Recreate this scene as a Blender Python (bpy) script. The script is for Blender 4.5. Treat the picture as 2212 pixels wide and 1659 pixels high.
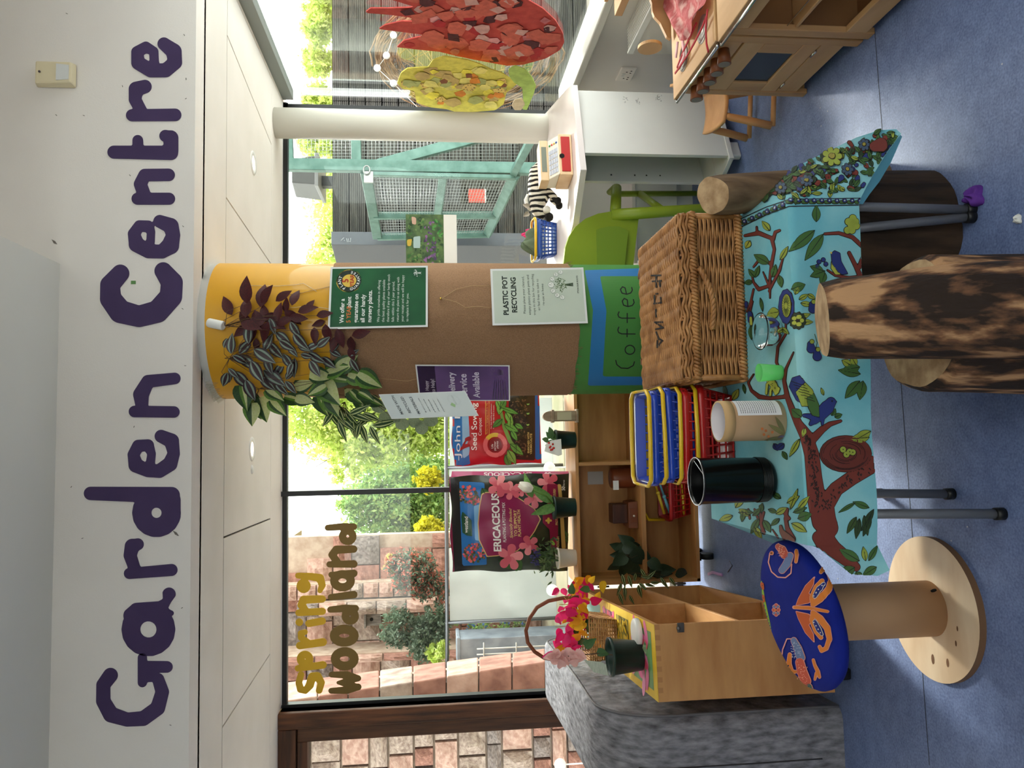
import bpy, bmesh, math, random
import numpy as np
from mathutils import Vector, Matrix
from mathutils.geometry import tessellate_polygon
from mathutils.bvhtree import BVHTree

random.seed(7)
for _o in list(bpy.data.objects):
    bpy.data.objects.remove(_o)
SC = bpy.context.scene
COL = SC.collection

# ---------------------------------------------------------------- camera (the phone was held on its side)
PITCH, YAW, ROLL, FOC = 5.909, 4.087, 0.688, 1660.0
_p, _w, _r = math.radians(PITCH), math.radians(YAW), math.radians(ROLL)
CF = Vector((math.sin(_w) * math.cos(_p), math.cos(_w) * math.cos(_p), -math.sin(_p)))
_R0 = Vector((math.cos(_w), -math.sin(_w), 0.0))
_D0 = CF.cross(_R0)
CR = _R0 * math.cos(_r) + _D0 * math.sin(_r)
CD = _D0 * math.cos(_r) - _R0 * math.sin(_r)
CP = Vector((0.0, 0.0, 1.45))
cam_data = bpy.data.cameras.new('camera')
cam = bpy.data.objects.new('camera', cam_data)
COL.objects.link(cam)
cam_data.sensor_fit = 'HORIZONTAL'
cam_data.sensor_width = 36.0
cam_data.lens = FOC / 2212.0 * 36.0
cam_data.clip_start = 0.05
cam_data.clip_end = 300
_m = Matrix((CD, CR, -CF)).transposed().to_4x4()
_m.translation = CP
cam.matrix_world = _m
SC.camera = cam

# ---------------------------------------------------------------- sky, sun, exposure
SC.view_settings.view_transform = 'Standard'
SC.view_settings.look = 'None'
SC.view_settings.gamma = 1.0
SC.view_settings.use_curve_mapping = False
SC.view_settings.exposure = 0.50
world = bpy.data.worlds.new('overcast_sky')
SC.world = world
world.use_nodes = True
_bg = world.node_tree.nodes['Background']
_bg.inputs[0].default_value = (0.99, 0.98, 0.97, 1)
_bg.inputs[1].default_value = 4.2
sun_data = bpy.data.lights.new('sun', 'SUN')
sun_data.energy = 4.6
sun_data.angle = math.radians(8)
sun_data.color = (1.0, 0.95, 0.87)
sun = bpy.data.objects.new('sun', sun_data)
COL.objects.link(sun)
sun.rotation_euler = Vector((-0.28, -0.80, -0.77)).to_track_quat('-Z', 'Y').to_euler()


def portal(loc, rot, sx, sy):
    d = bpy.data.lights.new('daylight_portal', 'AREA')
    d.shape = 'RECTANGLE'
    d.size, d.size_y = sx, sy
    d.cycles.is_portal = True
    o = bpy.data.objects.new('daylight_portal', d)
    o.location, o.rotation_euler = loc, rot
    COL.objects.link(o)


portal((0.25, 4.50, 1.15), (math.radians(-90), 0, 0), 3.5, 2.3)
portal((-2.0, 4.50, 1.15), (math.radians(-90), 0, 0), 0.8, 2.2)
portal((2.02, 3.2, 1.5), (0, math.radians(90), 0), 1.65, 2.5)
portal((1.4, -0.3, 3.58), (0, 0, 0), 0.9, 2.3)
portal((-0.3, -2.62, 2.33), (math.radians(90), 0, 0), 4.3, 1.04)
SC.cycles.max_bounces = 7
SC.cycles.diffuse_bounces = 4
SC.cycles.use_adaptive_sampling = True
SC.cycles.adaptive_threshold = 0.06
SC.cycles.transparent_max_bounces = 16
SC.cycles.sample_clamp_indirect = 6.0
SC.cycles.use_denoising = True
SC.cycles.use_light_tree = False
SC.cycles.caustics_reflective = False
SC.cycles.caustics_refractive = False

# ================================================================ helpers
def ray(x, y):
    return (CF + CR * ((829.5 - y) / FOC) + CD * ((x - 1106.0) / FOC))


def P(x, y, X=None, Y=None, Z=None):
    """point seen at photograph pixel (x, y) on the plane X=, Y= or Z="""
    d = ray(x, y)
    i, v = (0, X) if X is not None else (1, Y) if Y is not None else (2, Z)
    return CP + d * ((v - CP[i]) / d[i])


def lin(c):
    return tuple(((v / 255.0) / 12.92 if v <= 10 else (((v / 255.0) + 0.055) / 1.055) ** 2.4) for v in c[:3]) + (1.0,)


MATS = {}


def mat(name, rgb=(200, 200, 200), rough=0.6, metal=0.0, rgb2=None, vs=6.0, st=(1, 1, 1), det=4.0, lo=0.35, hi=0.65,
        bump=0.0, bs=80.0, bst=None, kind='noise', tl=0.0, emit=0.0, alpha=1.0, coat=0.0, spec=0.5, rgb3=None, trans=0.0, ior=1.45):
    if name in MATS:
        return MATS[name]
    m = bpy.data.materials.new(name)
    MATS[name] = m
    m.use_nodes = True
    nt = m.node_tree
    b = nt.nodes['Principled BSDF']
    L = nt.links
    b.inputs['Base Color'].default_value = lin(rgb)
    b.inputs['Roughness'].default_value = rough
    b.inputs['Metallic'].default_value = metal
    b.inputs['Specular IOR Level'].default_value = spec
    b.inputs['Coat Weight'].default_value = coat
    b.inputs['IOR'].default_value = ior
    b.inputs['Transmission Weight'].default_value = trans
    col_out = None
    tc = nt.nodes.new('ShaderNodeTexCoord')
    if rgb2 is not None:
        mp = nt.nodes.new('ShaderNodeMapping')
        mp.inputs['Scale'].default_value = st
        L.new(tc.outputs['Object'], mp.inputs['Vector'])
        if kind == 'noise':
            t = nt.nodes.new('ShaderNodeTexNoise')
            t.inputs['Scale'].default_value = vs
            t.inputs['Detail'].default_value = det
            out = t.outputs['Fac']
        elif kind == 'wave':
            t = nt.nodes.new('ShaderNodeTexWave')
            t.inputs['Scale'].default_value = vs
            t.inputs['Distortion'].default_value = 4.0
            t.inputs['Detail'].default_value = det
            out = t.outputs['Fac']
        else:
            t = nt.nodes.new('ShaderNodeTexVoronoi')
            t.inputs['Scale'].default_value = vs
            out = t.outputs['Distance']
        L.new(mp.outputs[0], t.inputs['Vector'])
        cr = nt.nodes.new('ShaderNodeValToRGB')
        e = cr.color_ramp.elements
        e[0].position, e[1].position = lo, hi
        e[0].color, e[1].color = lin(rgb), lin(rgb2)
        if rgb3 is not None:
            k = e.new((lo + hi) / 2)
            k.color = lin(rgb3)
        L.new(out, cr.inputs[0])
        L.new(cr.outputs[0], b.inputs['Base Color'])
        col_out = cr.outputs[0]
    if bump:
        mp2 = nt.nodes.new('ShaderNodeMapping')
        mp2.inputs['Scale'].default_value = bst or (1, 1, 1)
        L.new(tc.outputs['Object'], mp2.inputs['Vector'])
        n = nt.nodes.new('ShaderNodeTexNoise')
        n.inputs['Scale'].default_value = bs
        n.inputs['Detail'].default_value = 3.0
        L.new(mp2.outputs[0], n.inputs['Vector'])
        bp = nt.nodes.new('ShaderNodeBump')
        bp.inputs['Strength'].default_value = bump
        bp.inputs['Distance'].default_value = 0.01
        L.new(n.outputs['Fac'], bp.inputs['Height'])
        L.new(bp.outputs[0], b.inputs['Normal'])
    if emit:
        b.inputs['Emission Color'].default_value = lin(rgb)
        b.inputs['Emission Strength'].default_value = emit
    out_node = nt.nodes['Material Output']
    if tl:
        tr = nt.nodes.new('ShaderNodeBsdfTranslucent')
        tr.inputs[0].default_value = lin(rgb)
        if col_out:
            L.new(col_out, tr.inputs[0])
        mx = nt.nodes.new('ShaderNodeMixShader')
        mx.inputs[0].default_value = tl
        L.new(b.outputs[0], mx.inputs[1])
        L.new(tr.outputs[0], mx.inputs[2])
        L.new(mx.outputs[0], out_node.inputs[0])
    if alpha < 1.0:
        tp = nt.nodes.new('ShaderNodeBsdfTransparent')
        mx = nt.nodes.new('ShaderNodeMixShader')
        mx.inputs[0].default_value = alpha
        L.new(tp.outputs[0], mx.inputs[1])
        L.new(b.outputs[0], mx.inputs[2])
        L.new(mx.outputs[0], out_node.inputs[0])
    return m


def glass_mat(name, tint=(255, 255, 255), refl=0.05, haze=0.0, hz=(220, 225, 230)):
    if name in MATS:
        return MATS[name]
    m = bpy.data.materials.new(name)
    MATS[name] = m
    m.use_nodes = True
    nt = m.node_tree
    nt.nodes.remove(nt.nodes['Principled BSDF'])
    tp = nt.nodes.new('ShaderNodeBsdfTransparent')
    tp.inputs[0].default_value = lin(tint)
    gl = nt.nodes.new('ShaderNodeBsdfGlossy')
    gl.inputs['Roughness'].default_value = 0.02
    lw = nt.nodes.new('ShaderNodeLayerWeight')
    lw.inputs[0].default_value = 0.25
    mu = nt.nodes.new('ShaderNodeMath')
    mu.operation = 'MULTIPLY_ADD'
    mu.inputs[1].default_value = 0.22
    mu.inputs[2].default_value = refl
    mx = nt.nodes.new('ShaderNodeMixShader')
    nt.links.new(lw.outputs['Fresnel'], mu.inputs[0])
    nt.links.new(mu.outputs[0], mx.inputs[0])
    nt.links.new(tp.outputs[0], mx.inputs[1])
    nt.links.new(gl.outputs[0], mx.inputs[2])
    last = mx.outputs[0]
    if haze:
        df = nt.nodes.new('ShaderNodeBsdfTranslucent')
        df.inputs[0].default_value = lin(hz)
        m2 = nt.nodes.new('ShaderNodeMixShader')
        m2.inputs[0].default_value = haze
        nt.links.new(last, m2.inputs[1])
        nt.links.new(df.outputs[0], m2.inputs[2])
        last = m2.outputs[0]
    nt.links.new(last, nt.nodes['Material Output'].inputs[0])
    return m


PAINT = {}


def paint(rgb, rough=0.7):
    k = (tuple(rgb), rough)
    if k not in PAINT:
        PAINT[k] = mat('print_%d_%d_%d_%d' % (*rgb[:3], rough * 100), rgb, rough)
    return PAINT[k]


class MB:
    def __init__(s):
        s.v, s.f, s.m, s.s = [], [], [], []

    def add(s, vs, fs, mi=0, sm=False):
        b = len(s.v)
        s.v.extend([tuple(v) for v in vs])
        for f in fs:
            s.f.append(tuple(i + b for i in f))
            s.m.append(mi)
            s.s.append(sm)
        return s

    def box(s, a, b, mi=0, T=None):
        x0, y0, z0 = [min(a[i], b[i]) for i in range(3)]
        x1, y1, z1 = [max(a[i], b[i]) for i in range(3)]
        vs = [Vector(p) for p in ((x0, y0, z0), (x1, y0, z0), (x1, y1, z0), (x0, y1, z0), (x0, y0, z1), (x1, y0, z1), (x1, y1, z1), (x0, y1, z1))]
        if T is not None:
            vs = [T @ v for v in vs]
        return s.add(vs, ((0, 3, 2, 1), (4, 5, 6, 7), (0, 1, 5, 4), (1, 2, 6, 5), (2, 3, 7, 6), (3, 0, 4, 7)), mi)

    def hexa(s, vs, mi=0):
        return s.add(vs, ((0, 3, 2, 1), (4, 5, 6, 7), (0, 1, 5, 4), (1, 2, 6, 5), (2, 3, 7, 6), (3, 0, 4, 7)), mi)

    def tube(s, pts, r, n=8, mi=0, caps=True, closed=False, flat=None):
        pts = [Vector(p) for p in pts]
        N = len(pts)
        rs = r if isinstance(r, (list, tuple)) else [r] * N
        tang = []
        for i in range(N):
            a = pts[(i - 1) % N] if (closed or i > 0) else pts[i]
            b = pts[(i + 1) % N] if (closed or i < N - 1) else pts[i]
            t = (b - a)
            tang.append(t.normalized() if t.length > 1e-9 else Vector((0, 0, 1)))
        ref = Vector((0, 0, 1)) if abs(tang[0].z) < 0.9 else Vector((1, 0, 0))
        u = tang[0].cross(ref).normalized()
        vs = []
        for i in range(N):
            t = tang[i]
            u = (u - t * u.dot(t))
            u = u.normalized() if u.length > 1e-6 else t.orthogonal().normalized()
            w = t.cross(u)
            for k in range(n):
                a = 2 * math.pi * k / n
                vs.append(pts[i] + u * (math.cos(a) * rs[i]) + w * (math.sin(a) * rs[i] * (flat or 1.0)))
        fs = []
        for i in range(N if closed else N - 1):
            j = (i + 1) % N
            for k in range(n):
                l = (k + 1) % n
                fs.append((i * n + k, i * n + l, j * n + l, j * n + k))
        s.add(vs, fs, mi, True)
        if caps and not closed:
            b = len(s.v) - len(vs)
            s.f.append(tuple(b + k for k in range(n - 1, -1, -1))); s.m.append(mi); s.s.append(False)
            s.f.append(tuple(b + (N - 1) * n + k for k in range(n))); s.m.append(mi); s.s.append(False)
        return s

    def cyl(s, a, b, r0, r1=None, n=24, mi=0, caps=True):
        return s.tube([a, b], [r0, r0 if r1 is None else r1], n, mi, caps)

    def lathe(s, prof, c, n=32, mi=0, T=None, sm=True):
        """prof: list of (r, z) rotated around vertical axis at c"""
        vs, fs = [], []
        for r, z in prof:
            for k in range(n):
                a = 2 * math.pi * k / n
                p = Vector((r * math.cos(a), r * math.sin(a), z))
                if T is not None:
                    p = T @ p
                vs.append(p + Vector(c))
        for i in range(len(prof) - 1):
            for k in range(n):
                l = (k + 1) % n
                fs.append((i * n + k, i * n + l, (i + 1) * n + l, (i + 1) * n + k))
        return s.add(vs, fs, mi, sm)

    def grid(s, fn, nu, nv, mi=0, sm=True, cu=False):
        vs, fs = [], []
        for j in range(nv + 1):
            for i in range(nu + (0 if cu else 1)):
                vs.append(fn(i / nu, j / nv))
        W = nu if cu else nu + 1
        for j in range(nv):
            for i in range(nu):
                i2 = (i + 1) % W if cu else i + 1
                k = mi(i, j) if callable(mi) else mi
                fs.append(((j * W + i, j * W + i2, (j + 1) * W + i2, (j + 1) * W + i), k))
        b = len(s.v)
        s.v.extend([tuple(v) for v in vs])
        for f, k in fs:
            s.f.append(tuple(q + b for q in f)); s.m.append(k); s.s.append(sm)
        return s

    def poly(s, loop, d, mi=0, side=None):
        """closed 3-D polygon pushed along vector d: a slab with a front, a back and sides"""
        loop = [Vector(p) for p in loop]
        n = len(loop)
        tris = tessellate_polygon([loop])
        d = Vector(d)
        vs = loop + [p + d for p in loop]
        fs = [tuple(t) for t in tris] + [tuple(i + n for i in reversed(t)) for t in tris]
        s.add(vs, fs, mi)
        s.add(vs, [(i, (i + 1) % n, (i + 1) % n + n, i + n) for i in range(n)], mi if side is None else side)
        return s

    def mesh(s, name, mats):
        me = bpy.data.meshes.new(name)
        me.from_pydata(s.v, [], s.f)
        for m in (mats if isinstance(mats, (list, tuple)) else [mats]):
            me.materials.append(m)
        me.polygons.foreach_set('material_index', s.m)
        me.polygons.foreach_set('use_smooth', s.s)
        me.update()
        return me

    def build(s, name, mats, parent=None, bev=0.0, sub=0, local=False, fix=True, kind=None, label=None, shade=None):
        me = s.mesh(name, mats)
        if fix:
            bm = bmesh.new()
            bm.from_mesh(me)
            bmesh.ops.recalc_face_normals(bm, faces=bm.faces)
            bm.to_mesh(me)
            bm.free()
        o = bpy.data.objects.new(name, me)
        COL.objects.link(o)
        if parent is not None:
            o.parent = parent
            if not local:
                o.matrix_parent_inverse = WM(parent).inverted()
        if bev:
            b = o.modifiers.new('bevel', 'BEVEL')
            b.width = bev
            b.segments = 2
            b.limit_method = 'ANGLE'
            b.angle_limit = math.radians(35)
            b.harden_normals = False
        if sub:
            q = o.modifiers.new('subdivision', 'SUBSURF')
            q.levels = q.render_levels = sub
        if kind:
            o['kind'] = kind
        if label:
            o['label'] = label
        return o


def WM(o):
    m = Matrix.LocRotScale(o.location, o.rotation_euler, o.scale)
    if o.parent is not None:
        m = WM(o.parent) @ o.matrix_parent_inverse @ m
    return m


def tag(o, label, cat, group=None):
    o['label'], o['category'] = label, cat
    if group:
        o['group'] = group
    return o


def thing(name, label, cat, loc=(0, 0, 0), rz=0.0, group=None):
    o = bpy.data.objects.new(name, None)
    COL.objects.link(o)
    o.empty_display_size = 0.05
    o.location = loc
    o.rotation_euler = (0, 0, rz)
    return tag(o, label, cat, group)


def inst(name, me, parent=None, M=None, kind=None):
    o = bpy.data.objects.new(name, me)
    COL.objects.link(o)
    if parent is not None:
        o.parent = parent
        o.matrix_parent_inverse = WM(parent).inverted()
    if M is not None:
        o.matrix_basis = M
    if kind:
        o['kind'] = kind
    return o


def struct(name, mb, mats, bev=0.0, parent=None, **k):
    o = mb.build(name, mats, parent, bev=bev, **k)
    if parent is None:
        o['kind'] = 'structure'
    return o


def Rz(a):
    return Matrix.Rotation(a, 4, 'Z')


# ---- flat shapes: strokes and polygons in a 2-D space, filled by marching squares
def sdf_cells(strokes=(), polys=(), holes=(), cell=2.0, grow=0.0, square=False):
    """strokes: lists of (x, y, r). returns verts2d, faces, boundary edges"""
    xs, ys = [], []
    for st in strokes:
        for x, y, r in st:
            xs += [x - r - grow, x + r + grow]; ys += [y - r - grow, y + r + grow]
    for pl in polys:
        for x, y in pl:
            xs += [x - grow, x + grow]; ys += [y - grow, y + grow]
    x0, x1, y0, y1 = min(xs) - cell * 1.5, max(xs) + cell * 1.5, min(ys) - cell * 1.5, max(ys) + cell * 1.5
    nx, ny = int((x1 - x0) / cell) + 2, int((y1 - y0) / cell) + 2
    gx = x0 + np.arange(nx) * cell
    gy = y0 + np.arange(ny) * cell
    X, Y = np.meshgrid(gx, gy)
    F = np.full(X.shape, -1e6)

    def seg(a, b):
        ax, ay, ar = a; bx, by, br = b
        dx, dy = bx - ax, by - ay
        l2 = dx * dx + dy * dy
        t = np.clip(((X - ax) * dx + (Y - ay) * dy) / l2, 0, 1) if l2 > 1e-9 else np.zeros_like(X)
        return (ar + (br - ar) * t) - np.hypot(X - ax - dx * t, Y - ay - dy * t)

    def pol(pl):
        n = len(pl)
        ins = np.zeros(X.shape, bool)
        d = np.full(X.shape, 1e9)
        for i in range(n):
            (ax, ay), (bx, by) = pl[i], pl[(i + 1) % n]
            c = ((ay > Y) != (by > Y))
            with np.errstate(divide='ignore', invalid='ignore'):
                xi = (bx - ax) * (Y - ay) / (by - ay if by != ay else 1e-9) + ax
            ins ^= c & (X < xi)
            d = np.minimum(d, -seg((ax, ay, 0), (bx, by, 0)))
        return np.where(ins, d, -d)
    for st in strokes:
        if len(st) == 1:
            F = np.maximum(F, seg(st[0], st[0]))
        for a, b in zip(st, st[1:]):
            F = np.maximum(F, seg(a, b))
    for pl in polys:
        F = np.maximum(F, pol(pl))
    F = F + grow
    for h in holes:
        F = np.minimum(F, -(seg(h, h) if len(h) == 3 and not isinstance(h[0], (tuple, list)) else pol(h)))
    F = np.where(np.abs(F) < 1e-6, 1e-6, F)
    vid, verts, faces, cnt = {}, [], [], {}

    def V(k, x, y):
        if k not in vid:
            vid[k] = len(verts)
            verts.append((x, y))
        return vid[k]
    pos = F > 0
    anyp = pos[:-1, :-1] | pos[1:, :-1] | pos[:-1, 1:] | pos[1:, 1:]
    for j, i in zip(*np.nonzero(anyp)):
        cs = ((i, j), (i + 1, j), (i + 1, j + 1), (i, j + 1))
        loop = []
        for q in range(4):
            a, b = cs[q], cs[(q + 1) % 4]
            fa, fb = F[a[1], a[0]], F[b[1], b[0]]
            if fa > 0:
                loop.append(V(a, gx[a[0]], gy[a[1]]))
            if (fa > 0) != (fb > 0):
                t = fa / (fa - fb)
                k = (min(a, b), max(a, b))
                loop.append(V(k, gx[a[0]] + (gx[b[0]] - gx[a[0]]) * t, gy[a[1]] + (gy[b[1]] - gy[a[1]]) * t))
        if len(loop) >= 3:
            faces.append(tuple(loop))
            for a, b in zip(loop, loop[1:] + loop[:1]):
                k = (min(a, b), max(a, b))
                cnt[k] = cnt.get(k, 0) + 1
    return verts, faces, [e for e, c in cnt.items() if c == 1]


def cutout(mb, vfe, fn, d, mi=0):
    """flat shape mapped by fn(x, y) -> 3-D with thickness vector d"""
    v, f, e = vfe
    d = Vector(d)
    base = [Vector(fn(x, y)) for x, y in v]
    n = len(base)
    mb.add(base + [p + d for p in base], [tuple(t) for t in f] + [tuple(i + n for i in reversed(t)) for t in f]
           + [(a, b, b + n, a + n) for a, b in e], mi)


class Decal:
    """flat print laid on a surface: shapes given in photograph pixels are carried along the line of sight on to the surface mesh"""

    def __init__(s, verts, faces, eps=0.0006):
        s.bvh = BVHTree.FromPolygons([Vector(v) for v in verts], faces)
        s.eps = eps
        s.mb = MB()
        s.mats = []
        s.layer = 1

    def mi(s, rgb, rough=0.7):
        m = paint(rgb, rough) if isinstance(rgb, tuple) else rgb
        if m not in s.mats:
            s.mats.append(m)
        return s.mats.index(m)

    def put(s, v, f, rgb, rough=0.7, layer=None, hit=None):
        lay = s.layer if layer is None else layer
        pts = []
        for x, y in v:
            d = ray(x, y).normalized()
            co, no, _, _ = s.bvh.ray_cast(CP, d)
            if co is None:
                pts.append(None)
                continue
            if no.dot(d) > 0:
                no = -no
            pts.append(co + no * (s.eps * lay))
        k = s.mi(rgb, rough)
        ids = [i for i, p in enumerate(pts) if p is not None]
        mp = {i: j for j, i in enumerate(ids)}
        fs = [tuple(mp[i] for i in q) for q in f if all(i in mp for i in q)]
        fs = [q for q in fs if max((pts[ids[a]] - pts[ids[b]]).length for a in q for b in q) < 0.35]
        if fs:
            s.mb.add([pts[i] for i in ids], fs, k)

    def shape(s, rgb, strokes=(), polys=(), holes=(), cell=2.0, outline=None, ow=1.3, rough=0.7, layer=None):
        lay = s.layer if layer is None else layer
        if outline is not None:
            v, f, _ = sdf_cells(strokes, polys, (), cell, ow)
            s.put(v, f, outline, rough, lay)
            lay += 1
        v, f, _ = sdf_cells(strokes, polys, holes, cell)
        s.put(v, f, rgb, rough, lay)

    def leaf(s, x, y, ang, ln, wd, rgb, outline=(25, 35, 25), rib=True, layer=None, cell=1.6):
        a = math.radians(ang)
        dx, dy = math.cos(a), math.sin(a)
        pl = []
        N = 7
        for sg in (1, -1):
            for i in range(N + 1):
                t = i / N if sg > 0 else 1 - i / N
                w = wd * 0.5 * math.sin(math.pi * t ** 0.85) * sg
                pl.append((x + dx * ln * t - dy * w, y + dy * ln * t + dx * w))
        pl = pl[:N + 1] + pl[N + 2:-1]
        s.shape(rgb, polys=[pl], outline=outline, ow=1.0, layer=layer, cell=cell)
        if rib:
            l2 = (s.layer if layer is None else layer) + 2
            s.shape(outline or (25, 35, 25), strokes=[[(x, y, 0.9), (x + dx * ln * 0.9, y + dy * ln * 0.9, 0.5)]], layer=l2, cell=1.5)

    def build(s, name, parent, **k):
        if s.mb.f:
            return s.mb.build(name, s.mats, parent, fix=False, kind='stuff', **k)


# ---- lettering
_GC = {}


def glyphs(text, size=1.0, bold=0.0, shear=0.0, align='LEFT', space=1.0, res=3):
    k = (text, size, bold, shear, align, space, res)
    if k in _GC:
        return _GC[k]
    c = bpy.data.curves.new('lettering', 'FONT')
    c.body, c.size, c.offset, c.shear, c.align_x, c.space_character = text, size, bold * size, shear, align, space
    c.resolution_u = res
    c.fill_mode = 'FRONT'
    o = bpy.data.objects.new('lettering', c)
    me = bpy.data.meshes.new_from_object(o)
    r = ([(v.co.x, v.co.y) for v in me.vertices], [tuple(p.vertices) for p in me.polygons])
    bpy.data.meshes.remove(me)
    bpy.data.objects.remove(o)
    bpy.data.curves.remove(c)
    _GC[k] = r
    return r


def letter(mb, text, fn, size, x=0.0, y=0.0, mi=0, **k):
    """lettering mapped by fn(u, v) -> 3-D"""
    v, f = glyphs(text, size, **k)
    mb.add([fn(a + x, b + y) for a, b in v], f, mi)


def fit(text, width, **k):
    v, _ = glyphs(text, 1.0, **k)
    w = max(a for a, b in v) - min(a for a, b in v)
    return width / w


def plane_fn(o, u, w, eps=0.0):
    o, u, w = Vector(o), Vector(u), Vector(w)
    n = u.cross(w).normalized() * eps
    return lambda a, b: o + u * a + w * b + n

# ================================================================ the room
YW, XR, ZS, YF = 4.47, 1.98, 2.30, 2.83          # window wall, right wall, soffit height, fascia
ZC = P(122, 900, Y=YF).z                          # flat ceiling
X0 = P(131, 570, Y=YF).x                          # where the raised rooflight bay begins
ZT = 3.62
XL, YB = -2.6, -2.6
M_WALL = mat('white_wall_paint', (234, 229, 223), 0.75, rgb2=(227, 221, 215), vs=1.6, bump=0.05, bs=220)
M_CEIL = mat('grey_white_ceiling_paint', (216, 215, 208), 0.8, rgb2=(210, 209, 202), vs=1.5)
M_SOFFIT = mat('soffit_board', (236, 231, 224), 0.6, rgb2=(229, 224, 216), vs=3)
M_GAP = mat('dark_gap', (60, 56, 52), 0.9)
M_WHITE = mat('white_gloss', (232, 232, 228), 0.35, rgb2=(224, 224, 220), vs=3)
M_BLACKM = mat('black_powder_coat', (22, 23, 25), 0.4)
M_GLASS = glass_mat('window_glass', (246, 250, 248), 0.015)

mf = bpy.data.materials.new('blue_vinyl_floor')
MATS['blue_vinyl_floor'] = mf
mf.use_nodes = True
_nt = mf.node_tree
_b = _nt.nodes['Principled BSDF']
_tc = _nt.nodes.new('ShaderNodeTexCoord')
_n1 = _nt.nodes.new('ShaderNodeTexNoise'); _n1.inputs['Scale'].default_value = 22; _n1.inputs['Detail'].default_value = 8
_n2 = _nt.nodes.new('ShaderNodeTexNoise'); _n2.inputs['Scale'].default_value = 150; _n2.inputs['Detail'].default_value = 3
_mm = _nt.nodes.new('ShaderNodeMath'); _mm.operation = 'MULTIPLY_ADD'; _mm.inputs[1].default_value = 0.55
_c = _nt.nodes.new('ShaderNodeValToRGB')
_c.color_ramp.elements[0].position, _c.color_ramp.elements[1].position = 0.52, 1.03
_c.color_ramp.elements[0].color, _c.color_ramp.elements[1].color = lin((86, 101, 142)), lin((122, 140, 184))
_nt.links.new(_tc.outputs['Object'], _n1.inputs['Vector']); _nt.links.new(_tc.outputs['Object'], _n2.inputs['Vector'])
_nt.links.new(_n1.outputs[0], _mm.inputs[0]); _nt.links.new(_n2.outputs[0], _mm.inputs[2])
_nt.links.new(_mm.outputs[0], _c.inputs[0]); _nt.links.new(_c.outputs[0], _b.inputs['Base Color'])
_b.inputs['Roughness'].default_value = 0.5
_bp = _nt.nodes.new('ShaderNodeBump'); _bp.inputs['Strength'].default_value = 0.12; _bp.inputs['Distance'].default_value = 0.004
_nt.links.new(_n2.outputs[0], _bp.inputs['Height']); _nt.links.new(_bp.outputs[0], _b.inputs['Normal'])

floor = struct('floor', MB().box((XL, YB, -0.12), (XR + 0.1, YW + 0.1, 0.0)), mf)
# welded seams between the vinyl sheets
ys = P(1967, 1100, Z=0).y
mb = MB()
_a, _bq = P(1890, 68, Z=0), P(2008, 1653, Z=0)
for i in range(24):
    p, q = _a.lerp(_bq, i / 24), _a.lerp(_bq, (i + 1) / 24)
    w = 0.0016
    mb.add([(p.x, p.y - w, 0.0006), (q.x, q.y - w, 0.0006), (q.x, q.y + w, 0.0006), (p.x, p.y + w, 0.0006)], [(0, 1, 2, 3)])
mb.build('weld_seam', mat('seam_dark_blue', (40, 46, 60), 0.6), floor)

# fascia above the opening
struct('wall_fascia', MB().box((XL, YF, ZS), (XR, YF + 0.12, ZT)), M_WALL)
# soffit in boards with dark joints between them
so = MB().box((XL, YF + 0.12, ZS + 0.012), (XR, YW, ZS + 0.05))
sof = struct('ceiling_soffit', so, M_GAP)
y1, y2 = P(486, 830, Z=ZS).y, P(585, 830, Z=ZS).y
MB().box((XL, YF + 0.1, ZS), (XR, y1 - 0.006, ZS + 0.02)).build('front_board', M_SOFFIT, sof, bev=0.002)
MB().box((XL, y2 + 0.004, ZS), (XR, YW, ZS + 0.02)).build('rear_board', M_SOFFIT, sof, bev=0.002)
cuts = [(P(481, 1570, Z=ZS).x, P(584, 1412, Z=ZS).x), (P(486, 1160, Z=ZS).x, P(585, 1120, Z=ZS).x),
        (P(491, 430, Z=ZS).x, P(585, 570, Z=ZS).x), (P(490, 75, Z=ZS).x, P(585, 310, Z=ZS).x)]
edges = [(XL, XL)] + cuts + [(XR, XR)]
for (a0, a1), (b0, b1) in zip(edges, edges[1:]):
    g = 0.004
    ga, gb = (g, g)
    MB().hexa([(a0 + ga, y1, ZS), (b0 - gb, y1, ZS), (b1 - gb, y2 - 0.002, ZS), (a1 + ga, y2 - 0.002, ZS),
               (a0 + ga, y1, ZS + 0.02), (b0 - gb, y1, ZS + 0.02), (b1 - gb, y2 - 0.002, ZS + 0.02), (a1 + ga, y2 - 0.002, ZS + 0.02)]).build('panel', M_SOFFIT, sof)
# ceiling in front of the fascia: flat on the left, a raised rooflight bay on the right
struct('ceiling', MB().box((XL, YB, ZC), (X0, YF, ZC + 0.1)), M_CEIL)
struct('wall_bay', MB().box((X0 - 0.1, YB, ZC + 0.1), (X0, YF, ZT)), M_WALL)
sk = MB()
for a, b in (((X0, YB, ZT), (XR, -1.45, ZT + 0.1)), ((X0, 0.85, ZT), (XR, YF, ZT + 0.1)), ((X0, -1.45, ZT), (X0 + 0.15, 0.85, ZT + 0.1)), ((XR - 0.1, -1.45, ZT), (XR, 0.85, ZT + 0.1))):
    sk.box(a, b)
struct('ceiling_bay', sk, M_WALL)
struct('window_rooflight', MB().box((X0 + 0.12, -1.45, ZT + 0.04), (XR - 0.08, 0.85, ZT + 0.06)), M_GLASS)
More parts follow.
